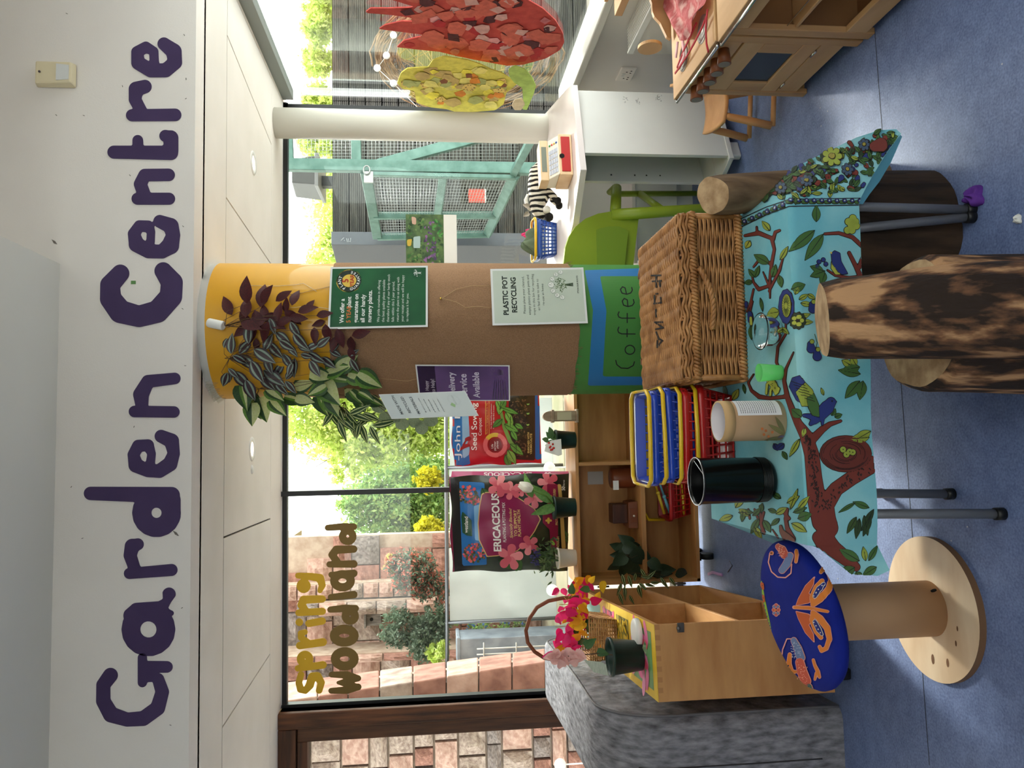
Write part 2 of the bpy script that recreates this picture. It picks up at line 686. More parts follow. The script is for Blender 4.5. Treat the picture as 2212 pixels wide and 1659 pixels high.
# side and back walls
struct('wall_left', MB().box((XL - 0.1, YB, 0), (XL, YW + 0.1, ZT)), M_WALL)
wbk = MB().box((XL, YB - 0.1, 0), (XR, YB, 1.8)).box((XL, YB - 0.1, 2.86), (XR, YB, ZT)).box((XL, YB - 0.1, 1.8), (-2.45, YB, 2.86)).box((1.85, YB - 0.1, 1.8), (XR, YB, 2.86))
struct('wall_back', wbk, M_WALL)
struct('window_back_fill', MB().box((-2.45, YB - 0.06, 1.8), (1.85, YB - 0.05, 2.86)), M_GLASS)  # unseen window added behind the camera as frontal fill for the fascia
YR0 = 2.2
wr = MB().box((XR, YB, 0), (XR + 0.12, YR0, ZT)).box((XR, YR0, 0), (XR + 0.12, YW + 0.02, 0.62)).box((XR, YR0, ZS), (XR + 0.12, YW + 0.1, ZT))
struct('wall_right', wr, M_WALL)
sl = MB().box((XR - 0.07, YR0, 0.632), (XR + 0.12, YW - 0.02, 0.672))
struct('trim_sill', sl, mat('sill_grey_white', (205, 204, 196), 0.5), bev=0.006)
struct('trim_window_head', MB().box((XL, YW - 0.02, ZS - 0.004), (XR, YW + 0.1, ZS + 0.06)), M_WHITE)
# window wall: full-height panes in thin black frames
xm = P(790, 1062, Y=YW).x
xa = P(800, 1519, Y=YW).x


def window(name, x0, x1):
    w = bpy.data.objects.new(name, None)
    COL.objects.link(w)
    w['kind'] = 'structure'
    w.location = ((x0 + x1) / 2, YW, 0)
    MB().box((x0, YW, 0.03), (x1, YW + 0.008, ZS - 0.01)).build('pane', M_GLASS, w)
    MB().box((x0, YW - 0.012, ZS - 0.03), (x1, YW + 0.03, ZS)).build('frame_head', M_BLACKM, w)
    MB().box((x0, YW - 0.012, 0), (x1, YW + 0.03, 0.035)).build('frame_foot', M_BLACKM, w)
    return w


w1 = window('window_1', xa, xm)
MB().box((xa - 0.005, YW - 0.02, 0), (xa + 0.022, YW + 0.03, ZS)).build('frame_side', M_BLACKM, w1)
MB().box((xm - 0.014, YW - 0.03, 0), (xm + 0.014, YW + 0.03, ZS)).build('mullion', M_BLACKM, w1)
w2 = window('window_2', xm, XR)
xk = P(760, 217, Y=YW).x
MB().box((XR - 0.035, YW - 0.012, 0), (XR - 0.008, YW + 0.03, ZS)).build('corner_post', M_BLACKM, w2)
w3 = bpy.data.objects.new('window_3', None)
COL.objects.link(w3)
w3['kind'] = 'structure'
w3.location = (XR, 3.3, 0.67)
MB().box((XR + 0.045, YR0, 0.672), (XR + 0.053, YW, ZS)).build('pane', M_GLASS, w3)
MB().box((XR + 0.02, YR0, ZS - 0.06), (XR + 0.08, YW, ZS)).build('frame_head', mat('grey_frame', (128, 134, 130), 0.5), w3)
# timber door frame and glazed door at the far left
M_OAK = mat('weathered_dark_timber', (108, 66, 38), 0.6, rgb2=(58, 34, 20), vs=5, st=(8, 8, 0.6), det=6, bump=0.25, bs=30, bst=(6, 6, 0.5))
M_OAKD = mat('dark_door_timber', (96, 60, 36), 0.55, rgb2=(66, 40, 24), vs=5, st=(8, 8, 0.6), det=6)
M_OAKH = mat('dark_timber_head', (92, 56, 34), 0.6, rgb2=(50, 30, 18), vs=5, st=(0.6, 8, 8), det=6)
d1 = bpy.data.objects.new('door_1', None)
COL.objects.link(d1)
d1['kind'] = 'structure'
d1.location = (-2.0, YW, 0)
YD = 4.36
xp0, xp1, xp2 = P(620, 1578, Y=YD).x, P(620, 1542, Y=YD).x, P(668, 1606, Y=YD).x
MB().box((xp0, YD, 0), (xp1, YW + 0.05, ZS)).build('frame_post', M_OAK, d1, bev=0.006)
MB().box((xp1, YD + 0.03, 0), (xa - 0.005, YW + 0.04, ZS)).build('frame_reveal', mat('lit_reveal_timber', (196, 172, 132), 0.6, rgb2=(160, 130, 92), vs=4, st=(6, 6, 0.5)), d1, bev=0.003)  # light falling on the reveal is put into its pale colour
zh = P(638, 1620, Y=YD).z
MB().box((XL, YD, zh), (xp0, YW + 0.05, ZS)).build('frame_head', M_OAKH, d1, bev=0.006)
zd = P(664, 1640, Y=YD + 0.02).z
MB().box((xp2, YD + 0.02, 0.0), (xp0 - 0.004, YW, zh - 0.006)).build('door_stile', M_OAKD, d1, bev=0.004)
MB().box((XL, YD + 0.02, zd), (xp2, YW, zh - 0.006)).build('door_rail', M_OAKH, d1, bev=0.004)
MB().box((XL, YD + 0.02, 0.0), (xp2, YW, 0.12)).build('door_rail', M_OAKH, d1, bev=0.004)
MB().box((XL, YD + 0.05, 0.12), (xp2, YD + 0.058, zd)).build('door_pane', M_GLASS, d1)
# slim round white post near the corner
pw = P(700, 268, Y=4.26)
struct('trim_post', MB().cyl((pw.x, 4.26, 0), (pw.x, 4.26, ZS + 0.005), 0.083, n=40), mat('post_paint', (204, 202, 192), 0.5))
# unseen mass above the windows, added to block sky and darken the terrace
struct('wall_upper_sky_block', MB().box((-9, YW - 0.3, ZT + 0.12), (9, YW + 0.12, 8.5)).box((-9, YF + 0.2, ZT + 0.12), (9, YW - 0.3, ZT + 0.3)), mat('grey_render', (168, 164, 158), 0.9))

# the big round column, wrapped in coloured paper and hessian
CX, CY, CRAD = 0.448, 3.14, 0.266
ZY0 = P(711, 715, Y=CY - CRAD).z
ZH0 = P(1250, 715, Y=CY - CRAD).z
column = struct('trim_column', MB().cyl((CX, CY, 0), (CX, CY, ZS + 0.005), CRAD, n=72), M_WHITE)


def band(z0, z1, r, n=96, wob=0.0, edge0=0.0, mi=0, a0=0.0, a1=2 * math.pi, nz=2, ns=1):
    def fn(u, v):
        a = a0 + (a1 - a0) * u
        zz0 = z0 + edge0 * (math.sin(a * 7) + 0.6 * math.sin(a * 17 + 1))
        rr = r + wob * (math.sin(a * 9 + 3 * v) + 0.5 * math.sin(a * 23))
        return Vector((CX + rr * math.sin(a), CY - rr * math.cos(a), zz0 + (z1 - zz0) * v))
    return MB().grid(fn, n, nz)


M_YEL = mat('yellow_paper_under_film', (214, 158, 12), 0.5, rgb2=(202, 146, 10), vs=2.5, bump=0.08, bs=14, coat=0.25)
M_HES = mat('hessian_cloth', (160, 124, 92), 0.95, rgb2=(142, 108, 78), vs=260, st=(1, 1, 1), bump=0.5, bs=420)
M_GPAP = mat('green_sugar_paper', (72, 138, 62), 0.6, rgb2=(60, 122, 50), vs=3, bump=0.05, bs=20)
M_BPAP = mat('blue_sugar_paper', (36, 118, 176), 0.6, rgb2=(28, 106, 164), vs=3)
band(ZY0 - 0.02, 2.272, CRAD + 0.003, edge0=0.003).build('yellow_wrap', M_YEL, column)
band(ZH0, ZY0, CRAD + 0.0065, wob=0.0009, edge0=0.0035, nz=30).build('hessian_wrap', M_HES, column)
band(0.01, ZH0 + 0.03, CRAD + 0.003).build('green_wrap', M_GPAP, column)
# lifted tape at the top of the column
mb = MB()
for k in range(9):
    a = -1.5 + 0.07 * k
    p = Vector((CX + (CRAD + 0.004) * math.sin(a), CY - (CRAD + 0.004) * math.cos(a), 2.25 + 0.02 * random.random()))
    mb.add([p, p + Vector((-0.02, -0.006, 0.03)), p + Vector((0.004, -0.012, 0.045)), p + Vector((0.018, 0, 0.012))], [(0, 1, 2, 3)])
mb.build('clear_tape', glass_mat('clear_tape', (250, 248, 240), 0.08, 0.25), column)
# hessian frayed threads
mb = MB()
for k in range(70):
    a = -1.5 + 3.0 * random.random()
    r = CRAD + 0.009
    p = Vector((CX + r * math.sin(a), CY - r * math.cos(a), ZH0 + 0.004))
    mb.tube([p, p + Vector((random.uniform(-.008, .008), -0.002, -random.uniform(.004, .022)))], 0.0007, 4)
mb.build('frayed_edge', M_HES, column, kind='stuff')

# ================================================================ outside
rnd = random.Random(11)
M_PAVE = mat('pale_paving', (206, 198, 186), 0.85, rgb2=(176, 166, 152), vs=4, bump=0.2, bs=40)
g_out = struct('ground_outside', MB().box((-14, YW + 0.1, -0.16), (14, 60, -0.05)), mat('terrace_bed', (150, 140, 120), 0.9, rgb2=(110, 110, 80), vs=1.5))
struct('ground_behind', MB().box((-14, -30, -0.2), (14, YB - 0.15, -0.1)), MATS['terrace_bed'])
slab = MB().box((-0.5, -0.5, -0.5), (0.5, 0.5, 0.5)).mesh('paving_slab', M_PAVE)
for i in range(-5, 6):
    for j in range(6):
        x, y = i * 0.72 + (0.36 if j % 2 else 0), 5.05 + j * 0.62
        o = inst('paving_slab', slab, g_out, Matrix.LocRotScale(Vector((x, y, -0.03 + rnd.uniform(-.003, .003))), None, Vector((0.708, 0.606, 0.05))))
STONES = [mat('red_sandstone', (176, 130, 114), 0.9, rgb2=(136, 94, 82), vs=7, det=7, bump=0.6, bs=18),
          mat('pink_sandstone', (204, 172, 156), 0.9, rgb2=(168, 130, 116), vs=6, det=7, bump=0.6, bs=18),
          mat('tan_sandstone', (186, 168, 154), 0.9, rgb2=(136, 116, 106), vs=7, det=7, bump=0.8, bs=16),
          mat('grey_sandstone', (156, 144, 138), 0.9, rgb2=(108, 96, 92), vs=8, det=7, bump=0.9, bs=14)]
M_MORTAR = mat('lime_mortar', (196, 176, 158), 0.95, rgb2=(170, 146, 128), vs=9)


def stone_mesh(m, seed, chip=0.06):
    r = random.Random(seed)
    mb = MB()
    n = 3

    def fn(u, v):
        e = min(u, 1 - u, v, 1 - v)
        return Vector((u - 0.5, -0.5 + (0.28 if e < 0.01 else r.uniform(-chip, chip) * 2), v - 0.5))
    mb.grid(fn, n, n, sm=False)
    mb.add([(-.5, -.22, -.5), (.5, -.22, -.5), (.5, .5, -.5), (-.5, .5, -.5), (-.5, -.22, .5), (.5, -.22, .5), (.5, .5, .5), (-.5, .5, .5)],
           [(0, 3, 2, 1), (4, 5, 6, 7), (1, 2, 6, 5), (3, 0, 4, 7)])
    return mb.mesh('stone', m)


STM = [[stone_mesh(m, 3 * i + k, (0.05, 0.16)[i > 1]) for k in range(3)] for i, m in enumerate(STONES)]


def stone_wall(name, px, Y, rows, cols, pal, depth=0.25, stop=None, zmin=None):
    """px = (x_top, x_bottom, y_left, y_right) in the photograph on the plane Y"""
    xt, xb, yl, yr = px
    a, b = P(xt, yl, Y=Y), P(xb, yr, Y=Y)
    x0, x1, z1, z0 = a.x, b.x, a.z, b.z
    if zmin is not None:
        z0 = zmin
    w = struct(name, MB().box((x0, Y + 0.05, z0), (x1, Y + depth, z1)), M_MORTAR)
    z = z0
    while z < z1 - 0.02:
        h = min(rnd.uniform(*rows), z1 - z)
        if z1 - z - h < 0.08:
            h = z1 - z
        x = x0
        while x < x1 - 0.02:
            wd = min(rnd.uniform(*cols), x1 - x)
            if x1 - x - wd < 0.1:
                wd = x1 - x
            if not (stop and stop(x + wd / 2, z + h / 2)):
                k = rnd.choice(pal)
                inst('stone', rnd.choice(STM[k]), w, Matrix.LocRotScale(Vector((x + wd / 2, Y + 0.03 + rnd.uniform(-.012, .012), z + h / 2)), None,
                                                                       Vector((wd - 0.018, 0.16, h - 0.018))))
            x += wd
        z += h
    return w


# rubble wall beyond the door, sandstone building with buttresses, pier at the left
stone_wall('wall_rubble_outside', (560, 1260, 1900, 1540), 6.3, (0.12, 0.26), (0.14, 0.34), (1, 2, 2, 3, 0), zmin=-0.05)
YB1 = 11.0
rb0, rb1 = P(708, 1190, Y=YB1), P(965, 1164, Y=YB1)


def right_edge(x, z):
    t = (z - rb1.z) / (rb0.z - rb1.z)
    lim = rb1.x + (rb0.x - rb1.x) * min(t, 1.0)
    if t > 1:
        lim -= (t - 1) * 0.45
    return x > lim


stone_wall('wall_building_outside', (540, 1000, 1560, 1150), YB1, (0.24, 0.42), (0.3, 0.62), (0, 0, 2, 3, 1), stop=right_edge, zmin=-0.05)
stone_wall('wall_buttress_outside', (560, 905, 1443, 1408), YB1 - 0.7, (0.42, 0.5), (0.4, 0.5), (0, 1), depth=0.6, zmin=-0.05)
stone_wall('wall_buttress_outside', (640, 870, 1335, 1296), YB1 - 0.45, (0.3, 0.42), (0.2, 0.34), (2, 3, 1), depth=0.4, zmin=-0.05)
stone_wall('wall_buttress_outside', (600, 830, 1300, 1258), YB1 - 0.3, (0.16, 0.26), (0.2, 0.34), (1, 1, 2), depth=0.3, zmin=-0.05)
# unseen upper masses of building and wing, added to block sky on the left
_xe = P(617, 1216, Y=YB1).x
struct('wall_building_upper', MB().box((-16, YB1 + 0.06, P(545, 1300, Y=YB1).z), (_xe, YB1 + 4, 10.0)).box((-16, YB1 + 0.06, -0.05), (P(700, 1555, Y=YB1).x, YB1 + 4, 10.0)), M_MORTAR)
struct('wall_wing_sky_block', MB().box((-9, 6.36, P(565, 1700, Y=6.3).z), (P(700, 1548, Y=6.3).x, 6.9, 7.0)).box((-9, 6.36, -0.05), (P(700, 1890, Y=6.3).x, 6.9, 7.0)), M_MORTAR)
# battered pier: each course one corner stone
pier = struct('wall_pier_outside', MB().hexa([P(1250, 1530, Y=6.95), P(1250, 1440, Y=6.95), P(1250, 1410, Y=7.7), P(1250, 1535, Y=7.7),
                                              P(560, 1560, Y=6.95), P(560, 1524, Y=6.95), P(560, 1490, Y=7.7), P(560, 1560, Y=7.7)]), M_MORTAR)
js = [545, 617, 686, 752, 820, 892, 964, 1034, 1106, 1178, 1250]


def pier_edge(x):
    t = (x - 617) / 550.0
    return 1514 - 84 * t, 1474 - 72 * t


for k, (a, b) in enumerate(zip(js, js[1:])):
    a2, b2 = a + 1.2, b - 1.2
    e0, f0 = pier_edge(a2)
    e1, f1 = pier_edge(b2)
    q = rnd.uniform(-0.5, 1.5)
    mb = MB().hexa([P(b2, 1555, Y=6.88), P(b2, e1 + q, Y=6.88), P(b2, f1, Y=7.6), P(b2, 1555, Y=7.6),
                    P(a2, 1555, Y=6.88), P(a2, e0 + q, Y=6.88), P(a2, f0, Y=7.6), P(a2, 1555, Y=7.6)])
    mb.build('stone', STONES[(0, 1, 0, 0, 2, 0, 1, 0, 0, 1)[k]], pier, bev=0.012)
# nest box on the building
nb = thing('nest_box', 'small grey wooden bird box on the sandstone building', 'bird box', P(822, 1337, Y=YB1 - 0.14))
c = P(806, 1337, Y=YB1 - 0.2)
M_GREYW = mat('grey_weathered_wood', (150, 146, 140), 0.8, rgb2=(112, 108, 104), vs=8, st=(6, 6, 1))
MB().box((c.x - 0.085, YB1 - 0.22, c.z - 0.11), (c.x + 0.085, YB1 - 0.05, c.z + 0.09)).build('box', M_GREYW, nb, bev=0.004)
MB().box((c.x - 0.105, YB1 - 0.27, c.z + 0.09), (c.x + 0.105, YB1 - 0.03, c.z + 0.115)).build('roof', M_GREYW, nb, bev=0.004)
MB().cyl((c.x, YB1 - 0.224, c.z + 0.02), (c.x, YB1 - 0.218, c.z + 0.02), 0.024, n=16).build('entrance_hole', mat('hole_black', (14, 13, 12), 0.9), nb)


def foliage(name, label, cat, blobs, n, size, mats, trunk=None, group=None, tone=0.35, seed=1):
    """blobs: list of (centre, radii); leaves gather in clusters through each blob"""
    r = random.Random(seed)
    c0 = Vector(blobs[0][0])
    t = thing(name, label, cat, (c0.x, c0.y, 0), 0, group)
    mb = MB()
    tot = sum(b[1][0] * b[1][1] * b[1][2] for b in blobs)
    for c, rad in blobs:
        m = int(n * rad[0] * rad[1] * rad[2] / tot)
        ncl = max(6, m // 26)
        for _ in range(ncl):
            while True:
                q = Vector((r.uniform(-1, 1), r.uniform(-1, 1), r.uniform(-1, 1)))
                if 0.2 < q.length < 1:
                    break
            cc = Vector((c[0] + q.x * rad[0], c[1] + q.y * rad[1], c[2] + q.z * rad[2]))
            for _ in range(26):
                p = cc + Vector((r.gauss(0, 1), r.gauss(0, 1), r.gauss(0, 1))) * (min(rad) * 0.13)
                u = Vector((r.gauss(0, 1), r.gauss(0, 1), r.gauss(0, 1))).normalized()
                w = u.orthogonal().normalized()
                w = (w * math.cos(r.random() * 6.3) + u.cross(w) * math.sin(r.random() * 6.3)).normalized()
                s = size * r.uniform(0.6, 1.4)
                mb.add([p - u * s, p + w * s * 0.45, p + u * s, p - w * s * 0.45], [(0, 1, 2, 3)], r.randrange(len(mats)))
    mb.build('foliage', mats, t, fix=False, kind='stuff')
    if trunk:
        tb = MB()
        for pts, rr in trunk:
            tb.tube(pts, rr, 7)
        tb.build('branches', mat('bark_grey_brown', (112, 96, 78), 0.9, rgb2=(80, 66, 52), vs=9), t)
    return t


def leafmat(n, c, tl=0.45):
    return mat(n, c, 0.6, tl=tl, rgb2=tuple(int(v * 0.82) for v in c), vs=3)


LG = [leafmat('leaf_lime', (226, 242, 134), .5), leafmat('leaf_spring_green', (210, 232, 124), .5), leafmat('leaf_light_green', (236, 246, 164), .5)]
MG = [leafmat('leaf_mid_green', (170, 206, 120)), leafmat('leaf_green', (146, 188, 112)), leafmat('leaf_olive_green', (190, 216, 130))]
DG = [leafmat('leaf_dark_green', (104, 126, 100), 0.25), leafmat('leaf_blue_green', (126, 144, 122), 0.25)]
YG = [leafmat('leaf_yellow', (236, 228, 60)), leafmat('leaf_gold', (222, 216, 60))]
PK = [leafmat('leaf_pink', (226, 140, 120)), leafmat('leaf_rose', (232, 176, 150))]


def tree_at(name, label, px, Y, rpx, n, size, mats, sq=0.8, seed=1, group='trees beyond the terrace', cat='tree', trunk=True, extra=()):
    bl = []
    for (x, y), r in [(px, rpx)] + list(extra):
        c = P(x, y, Y=Y)
        R = r * Y / FOC
        bl.append((tuple(c), (R, R * 0.8, R * sq)))
    tr = None
    if trunk:
        c, rad = bl[0]
        base = Vector((c[0] + rad[0] * 0.1, c[1], -0.05))
        top = Vector(c) + Vector((0, 0, rad[2] * 0.2))
        tr = [([base, base.lerp(top, 0.5) + Vector((0.1, 0, 0)), top], [rad[0] * 0.07, rad[0] * 0.05, rad[0] * 0.02])]
        rr = random.Random(seed)
        for k in range(14):
            q = base.lerp(top, rr.uniform(0.35, 0.95))
            e = Vector(c) + Vector((rr.uniform(-.9, .9) * rad[0], rr.uniform(-.5, .5) * rad[1], rr.uniform(-.4, .95) * rad[2]))
            tr.append(([q, q.lerp(e, 0.5) + Vector((0, 0, 0.1 * rad[2])), e], [rad[0] * 0.022, rad[0] * 0.014, rad[0] * 0.005]))
    return foliage(name, label, cat, bl, n, size, mats, tr, group, seed=seed)


tree_at('garden_tree', 'tall airy lime-green tree left of the round column', (800, 925), 15.0, 105, 34000, 0.05, LG, 1.5, 3, extra=[((700, 890), 85), ((910, 970), 85), ((890, 880), 95), ((760, 1010), 40), ((935, 900), 60)])
tree_at('garden_tree', 'lime-green tree above the grey ribbed fence', (800, 470), 17.0, 95, 26000, 0.054, LG, 1.3, 4, extra=[((850, 545), 75), ((700, 385), 50), ((760, 560), 70)])
tree_at('garden_tree', 'bushy mid-green tree behind the black window bar', (850, 1090), 14.0, 75, 20000, 0.046, MG, 1.5, 5, extra=[((900, 1130), 55), ((920, 1050), 60), ((800, 1090), 45)])
tree_at('garden_shrub', 'bright yellow shrub by the end of the building', (930, 1145), 11.6, 28, 3000, 0.034, YG, 1.2, 6, cat='shrub')
tree_at('garden_shrub', 'bright yellow shrub just right of the black window bar', (925, 1035), 12.4, 26, 2600, 0.034, YG, 1.2, 7, cat='shrub')
tree_at('garden_tree', 'row of pale green foliage above the ribbed fence top at far right', (690, 130), 14.0, 40, 16000, 0.046, LG, 1.0, 8, extra=[((690, 60), 40), ((690, 0), 40), ((690, 220), 40), ((690, 300), 45), ((690, -60), 40)], trunk=False)
tree_at('terrace_shrub', 'grey-green shrub with pink shoots against the building', (890, 1235), 9.6, 44, 6500, 0.024, DG + PK[:1], 1.2, 9, cat='shrub', trunk=False, group='terrace shrubs', extra=[((930, 1270), 36)])
tree_at('terrace_shrub', 'pink flowering shrub over the grey-green one', (850, 1215), 9.7, 24, 900, 0.028, PK + LG[:1], 1.0, 10, cat='shrub', trunk=False, group='terrace shrubs', extra=[((945, 1270), 18)])
tree_at('terrace_shrub', 'dark blue-green shrub under the bird box', (860, 1355), 9.5, 40, 6500, 0.024, DG, 1.0, 12, cat='shrub', trunk=False, group='terrace shrubs', extra=[((920, 1380), 46), ((940, 1340), 34)])
tree_at('terrace_shrub', 'bright green leafy plant beside the stone pier', (945, 1412), 9.3, 26, 500, 0.05, LG, 0.8, 13, cat='shrub', trunk=False, group='terrace shrubs')
tree_at('flower_bed', 'blue flowers in the raised bed beyond the rail', (1090, 1345), 9.6, 32, 1500, 0.022, MG + [mat('flower_blue', (92, 120, 190), 0.7)], 1.4, 14, cat='flowers', group='terrace shrubs', extra=[((1020, 1350), 26)])
# far house
hs = thing('far_house', 'small pale house with grey roof glimpsed through the trees', 'house', P(800, 1100, Y=40))
a, b = P(775, 1125, Y=40), P(748, 1075, Y=40)
MB().box((a.x, 40, 0), (b.x, 44, a.z)).build('walls', mat('pale_render', (190, 176, 168), 0.9), hs)
MB().hexa([(a.x - .3, 39.7, a.z), (b.x + .3, 39.7, a.z), (b.x + .3, 44.3, a.z), (a.x - .3, 44.3, a.z), (a.x + .1, 41.8, b.z), (b.x - .1, 41.8, b.z), (b.x - .1, 42.2, b.z), (a.x + .1, 42.2, b.z)]).build('roof', mat('slate', (138, 144, 150), 0.8), hs)
MB().box((a.x + .5, 39.93, a.z * .6), (a.x + 1.0, 40.0, a.z * .8)).build('window', mat('dark_pane', (60, 70, 80), 0.2), hs)
# balustrade: rail, posts and frosted panels
YR = 8.9
r0, r1 = P(966, 1447, Y=YR), P(962, 548, Y=YR)
bal = thing('balustrade', 'steel terrace balustrade with frosted glass panels', 'railing', (r0.x, YR, 0))
M_STEEL = mat('brushed_steel', (120, 122, 126), 0.35, metal=0.8)
MB().tube([r0, r1], 0.022, 12).build('handrail', M_STEEL, bal)
M_FROST = mat('frosted_glass_panel', (226, 230, 230), 0.5, rgb2=(204, 210, 210), vs=2.2, st=(1, 1, .4), det=8, tl=0.5)
pxs = [1345, 1180, 1010, 858, 700, 560]
for a, b in zip(pxs, pxs[1:]):
    p, q = P(972, a, Y=YR), P(972, b, Y=YR)
    MB().box((p.x + 0.02, YR - 0.008, 0.06), (q.x - 0.02, YR + 0.008, p.z)).build('panel', M_FROST, bal, bev=0.004)
for a in (1345, 1010, 700):
    p = P(972, a, Y=YR)
    MB().cyl((p.x, YR, -0.05), (p.x, YR, p.z + 0.05), 0.02, n=10).build('post', M_STEEL, bal)
p = P(966, 1447, Y=YR)
MB().cyl((p.x - 0.03, YR, p.z), (p.x + 0.01, YR, p.z), 0.05, n=12).build('wall_flange', M_STEEL, bal)
# galvanised planter with a wire trellis
pa, pb = P(988, 1434, Y=8.5), P(1190, 1366, Y=8.5)
gp = thing('planter', 'tall galvanised metal planter beside the stone pier', 'planter', ((pa.x + pb.x) / 2, 8.5, 0))
M_GALV = mat('galvanised_sheet', (158, 168, 180), 0.45, metal=0.5, rgb2=(128, 138, 150), vs=6)
MB().box((pa.x, 8.4, -0.05), (pb.x, 8.8, pa.z)).build('body', M_GALV, gp, bev=0.01)
MB().box((pa.x - 0.015, 8.385, pa.z - 0.03), (pb.x + 0.015, 8.815, pa.z + 0.006)).build('rim', M_GALV, gp, bev=0.006)
tr = thing('wire_trellis', 'thin steel ladder trellis leaning in front of the planter', 'trellis', P(1190, 1415, Y=8.3))
mt = mat('pale_steel_wire', (196, 192, 184), 0.4, metal=0.4)
for yy in (1402, 1414, 1426):
    MB().tube([P(1030, yy, Y=8.3), P(1200, yy - 8, Y=8.3), P(1200, yy - 8, Y=8.3) * 1.0 - Vector((0, 0, P(1200, yy - 8, Y=8.3).z + 0.02))], 0.008, 6).build('upright', mt, tr)
for xx in (1045, 1115, 1180):
    MB().tube([P(xx, 1432, Y=8.29), P(xx, 1388, Y=8.29)], 0.007, 6).build('rung', mt, tr)

# ---- ribbed timber cladding at the right, with its end post
YFN = 6.7
fz1 = P(717, 300, Y=YFN).z
fx0 = P(900, 503, Y=YFN).x
fence = thing('ribbed_fence', 'grey ribbed decking-board fence outside the right-hand windows', 'fence', (fx0 + 1.5, YFN, 0))
M_DECK = mat('grey_weathered_decking', (96, 96, 90), 0.8, rgb2=(70, 70, 68), vs=3, st=(1.2, 8, 8), det=6)
bh, nb_ = 0.145, 16


def ribbed(x0, x1, z0, z1, Y, n=8):
    prof = []
    h = (z1 - z0 - 0.006) / n
    for k in range(n):
        z = z0 + 0.003 + k * h
        prof += [(0.014, z), (0.0, z + h * 0.1), (0.0, z + h * 0.5), (0.014, z + h * 0.6)]
    prof.append((0.014, z1 - 0.003))
    vs = [(x0, Y + d, z) for d, z in prof] + [(x1, Y + d, z) for d, z in prof]
    m = len(prof)
    fs = [(i, i + m, i + m + 1, i + 1) for i in range(m - 1)]
    mb = MB().add(vs, fs)
    mb.add([(x0, Y + .007, z0), (x1, Y + .007, z0), (x1, Y + .03, z0), (x0, Y + .03, z0), (x0, Y + .007, z1), (x1, Y + .007, z1), (x1, Y + .03, z1), (x0, Y + .03, z1)],
           [(0, 3, 2, 1), (4, 5, 6, 7), (1, 2, 6, 5), (2, 3, 7, 6), (3, 0, 4, 7)])
    return mb


hole = (P(1010, 437, Y=YFN).x, P(1050, 408, Y=YFN).x, P(1050, 420, Y=YFN).z, P(1010, 420, Y=YFN).z)
z = fz1
for k in range(nb_):
    z0 = z - bh
    segs = [(fx0, 3.0), (3.006, 5.4)]
    if z0 < hole[3] and z > hole[2]:
        segs = [(fx0, hole[0]), (hole[1], 3.0), (3.006, 5.4)]
    for a, b in segs:
        ribbed(a, b, z0 + 0.003, z - 0.003, YFN).build('board', M_DECK, fence)
    z = z0
MB().box((fx0, YFN + 0.03, -0.05), (5.4, YFN + 0.05, fz1)).build('backing', mat('fence_backing_dark', (46, 46, 46), 0.9), fence)
zz = (P(1047, 420, Y=YFN).z, P(1012, 420, Y=YFN).z)
mbp = MB().box((hole[0], YFN + 0.005, zz[0]), (hole[1], YFN + 0.028, zz[1]))
mbp.build('peep_panel', mat('red_panel', (214, 84, 70), 0.6), fence)
MB().box((hole[0], YFN + 0.0, P(1050, 420, Y=YFN).z), (hole[1], YFN + 0.02, zz[0])).build('peep_ledge', M_WHITE, fence)
# end post in two faces
gp0, gp1, gp2 = P(850, 547, Y=YFN - 0.05).x, P(850, 530, Y=YFN - 0.05).x, P(850, 502, Y=YFN - 0.05).x
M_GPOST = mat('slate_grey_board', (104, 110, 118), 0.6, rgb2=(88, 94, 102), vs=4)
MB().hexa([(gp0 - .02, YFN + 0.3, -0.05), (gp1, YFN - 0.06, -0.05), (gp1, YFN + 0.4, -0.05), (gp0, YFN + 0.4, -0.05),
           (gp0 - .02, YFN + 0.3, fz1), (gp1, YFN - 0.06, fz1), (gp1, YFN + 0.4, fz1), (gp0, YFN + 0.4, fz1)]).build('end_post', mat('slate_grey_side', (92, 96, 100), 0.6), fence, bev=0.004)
MB().box((gp1, YFN - 0.06, -0.05), (gp2, YFN + 0.05, fz1)).build('end_board', M_GPOST, fence, bev=0.004)
chalk = MB()
pc = P(748, 517, Y=YFN - 0.062)
for st in ([(470, 265), (464, 362)], [(464, 362), (452, 345)], [(415, 278), (404, 362), (446, 340)], [(372, 275), (382, 362)], [(235, 330), (268, 296), (312, 258)], [(312, 318), (328, 332)]):
    chalk.tube([P(715 + x / 11.04, 490 + y / 11.04, Y=YFN - 0.062) for x, y in st], 0.0026, 5)
chalk.build('chalk_marks', mat('chalk_mark', (186, 192, 196), 0.9), fence)
# dark lamp housing on an arm above the fence
lh = thing('lamp_housing', 'dark grey box-shaped lamp above the ribbed fence', 'lamp', P(717, 388, Y=7.4))
dk = mat('dark_grey_metal', (74, 76, 76), 0.5)
a, b = P(636, 412, Y=7.4), P(688, 352, Y=7.4)
MB().hexa([(a.x, 7.2, b.z), (b.x, 7.2, b.z), (b.x, 7.7, b.z), (a.x, 7.7, b.z), (a.x + .03, 7.25, a.z), (b.x - .02, 7.25, a.z), (b.x - .02, 7.7, a.z + .04), (a.x + .03, 7.7, a.z + .04)]).build('hood', dk, lh, bev=0.01)
MB().box((a.x - 0.02, 7.18, b.z - 0.03), (b.x + 0.02, 7.72, b.z + 0.005)).build('rim', mat('light_grey_metal', (132, 134, 134), 0.5), lh, bev=0.004)
c = P(690, 390, Y=7.4)
MB().box((c.x - 0.05, 7.4, -0.05), (c.x + 0.05, 7.5, b.z - 0.025)).build('post', dk, lh, bev=0.006)
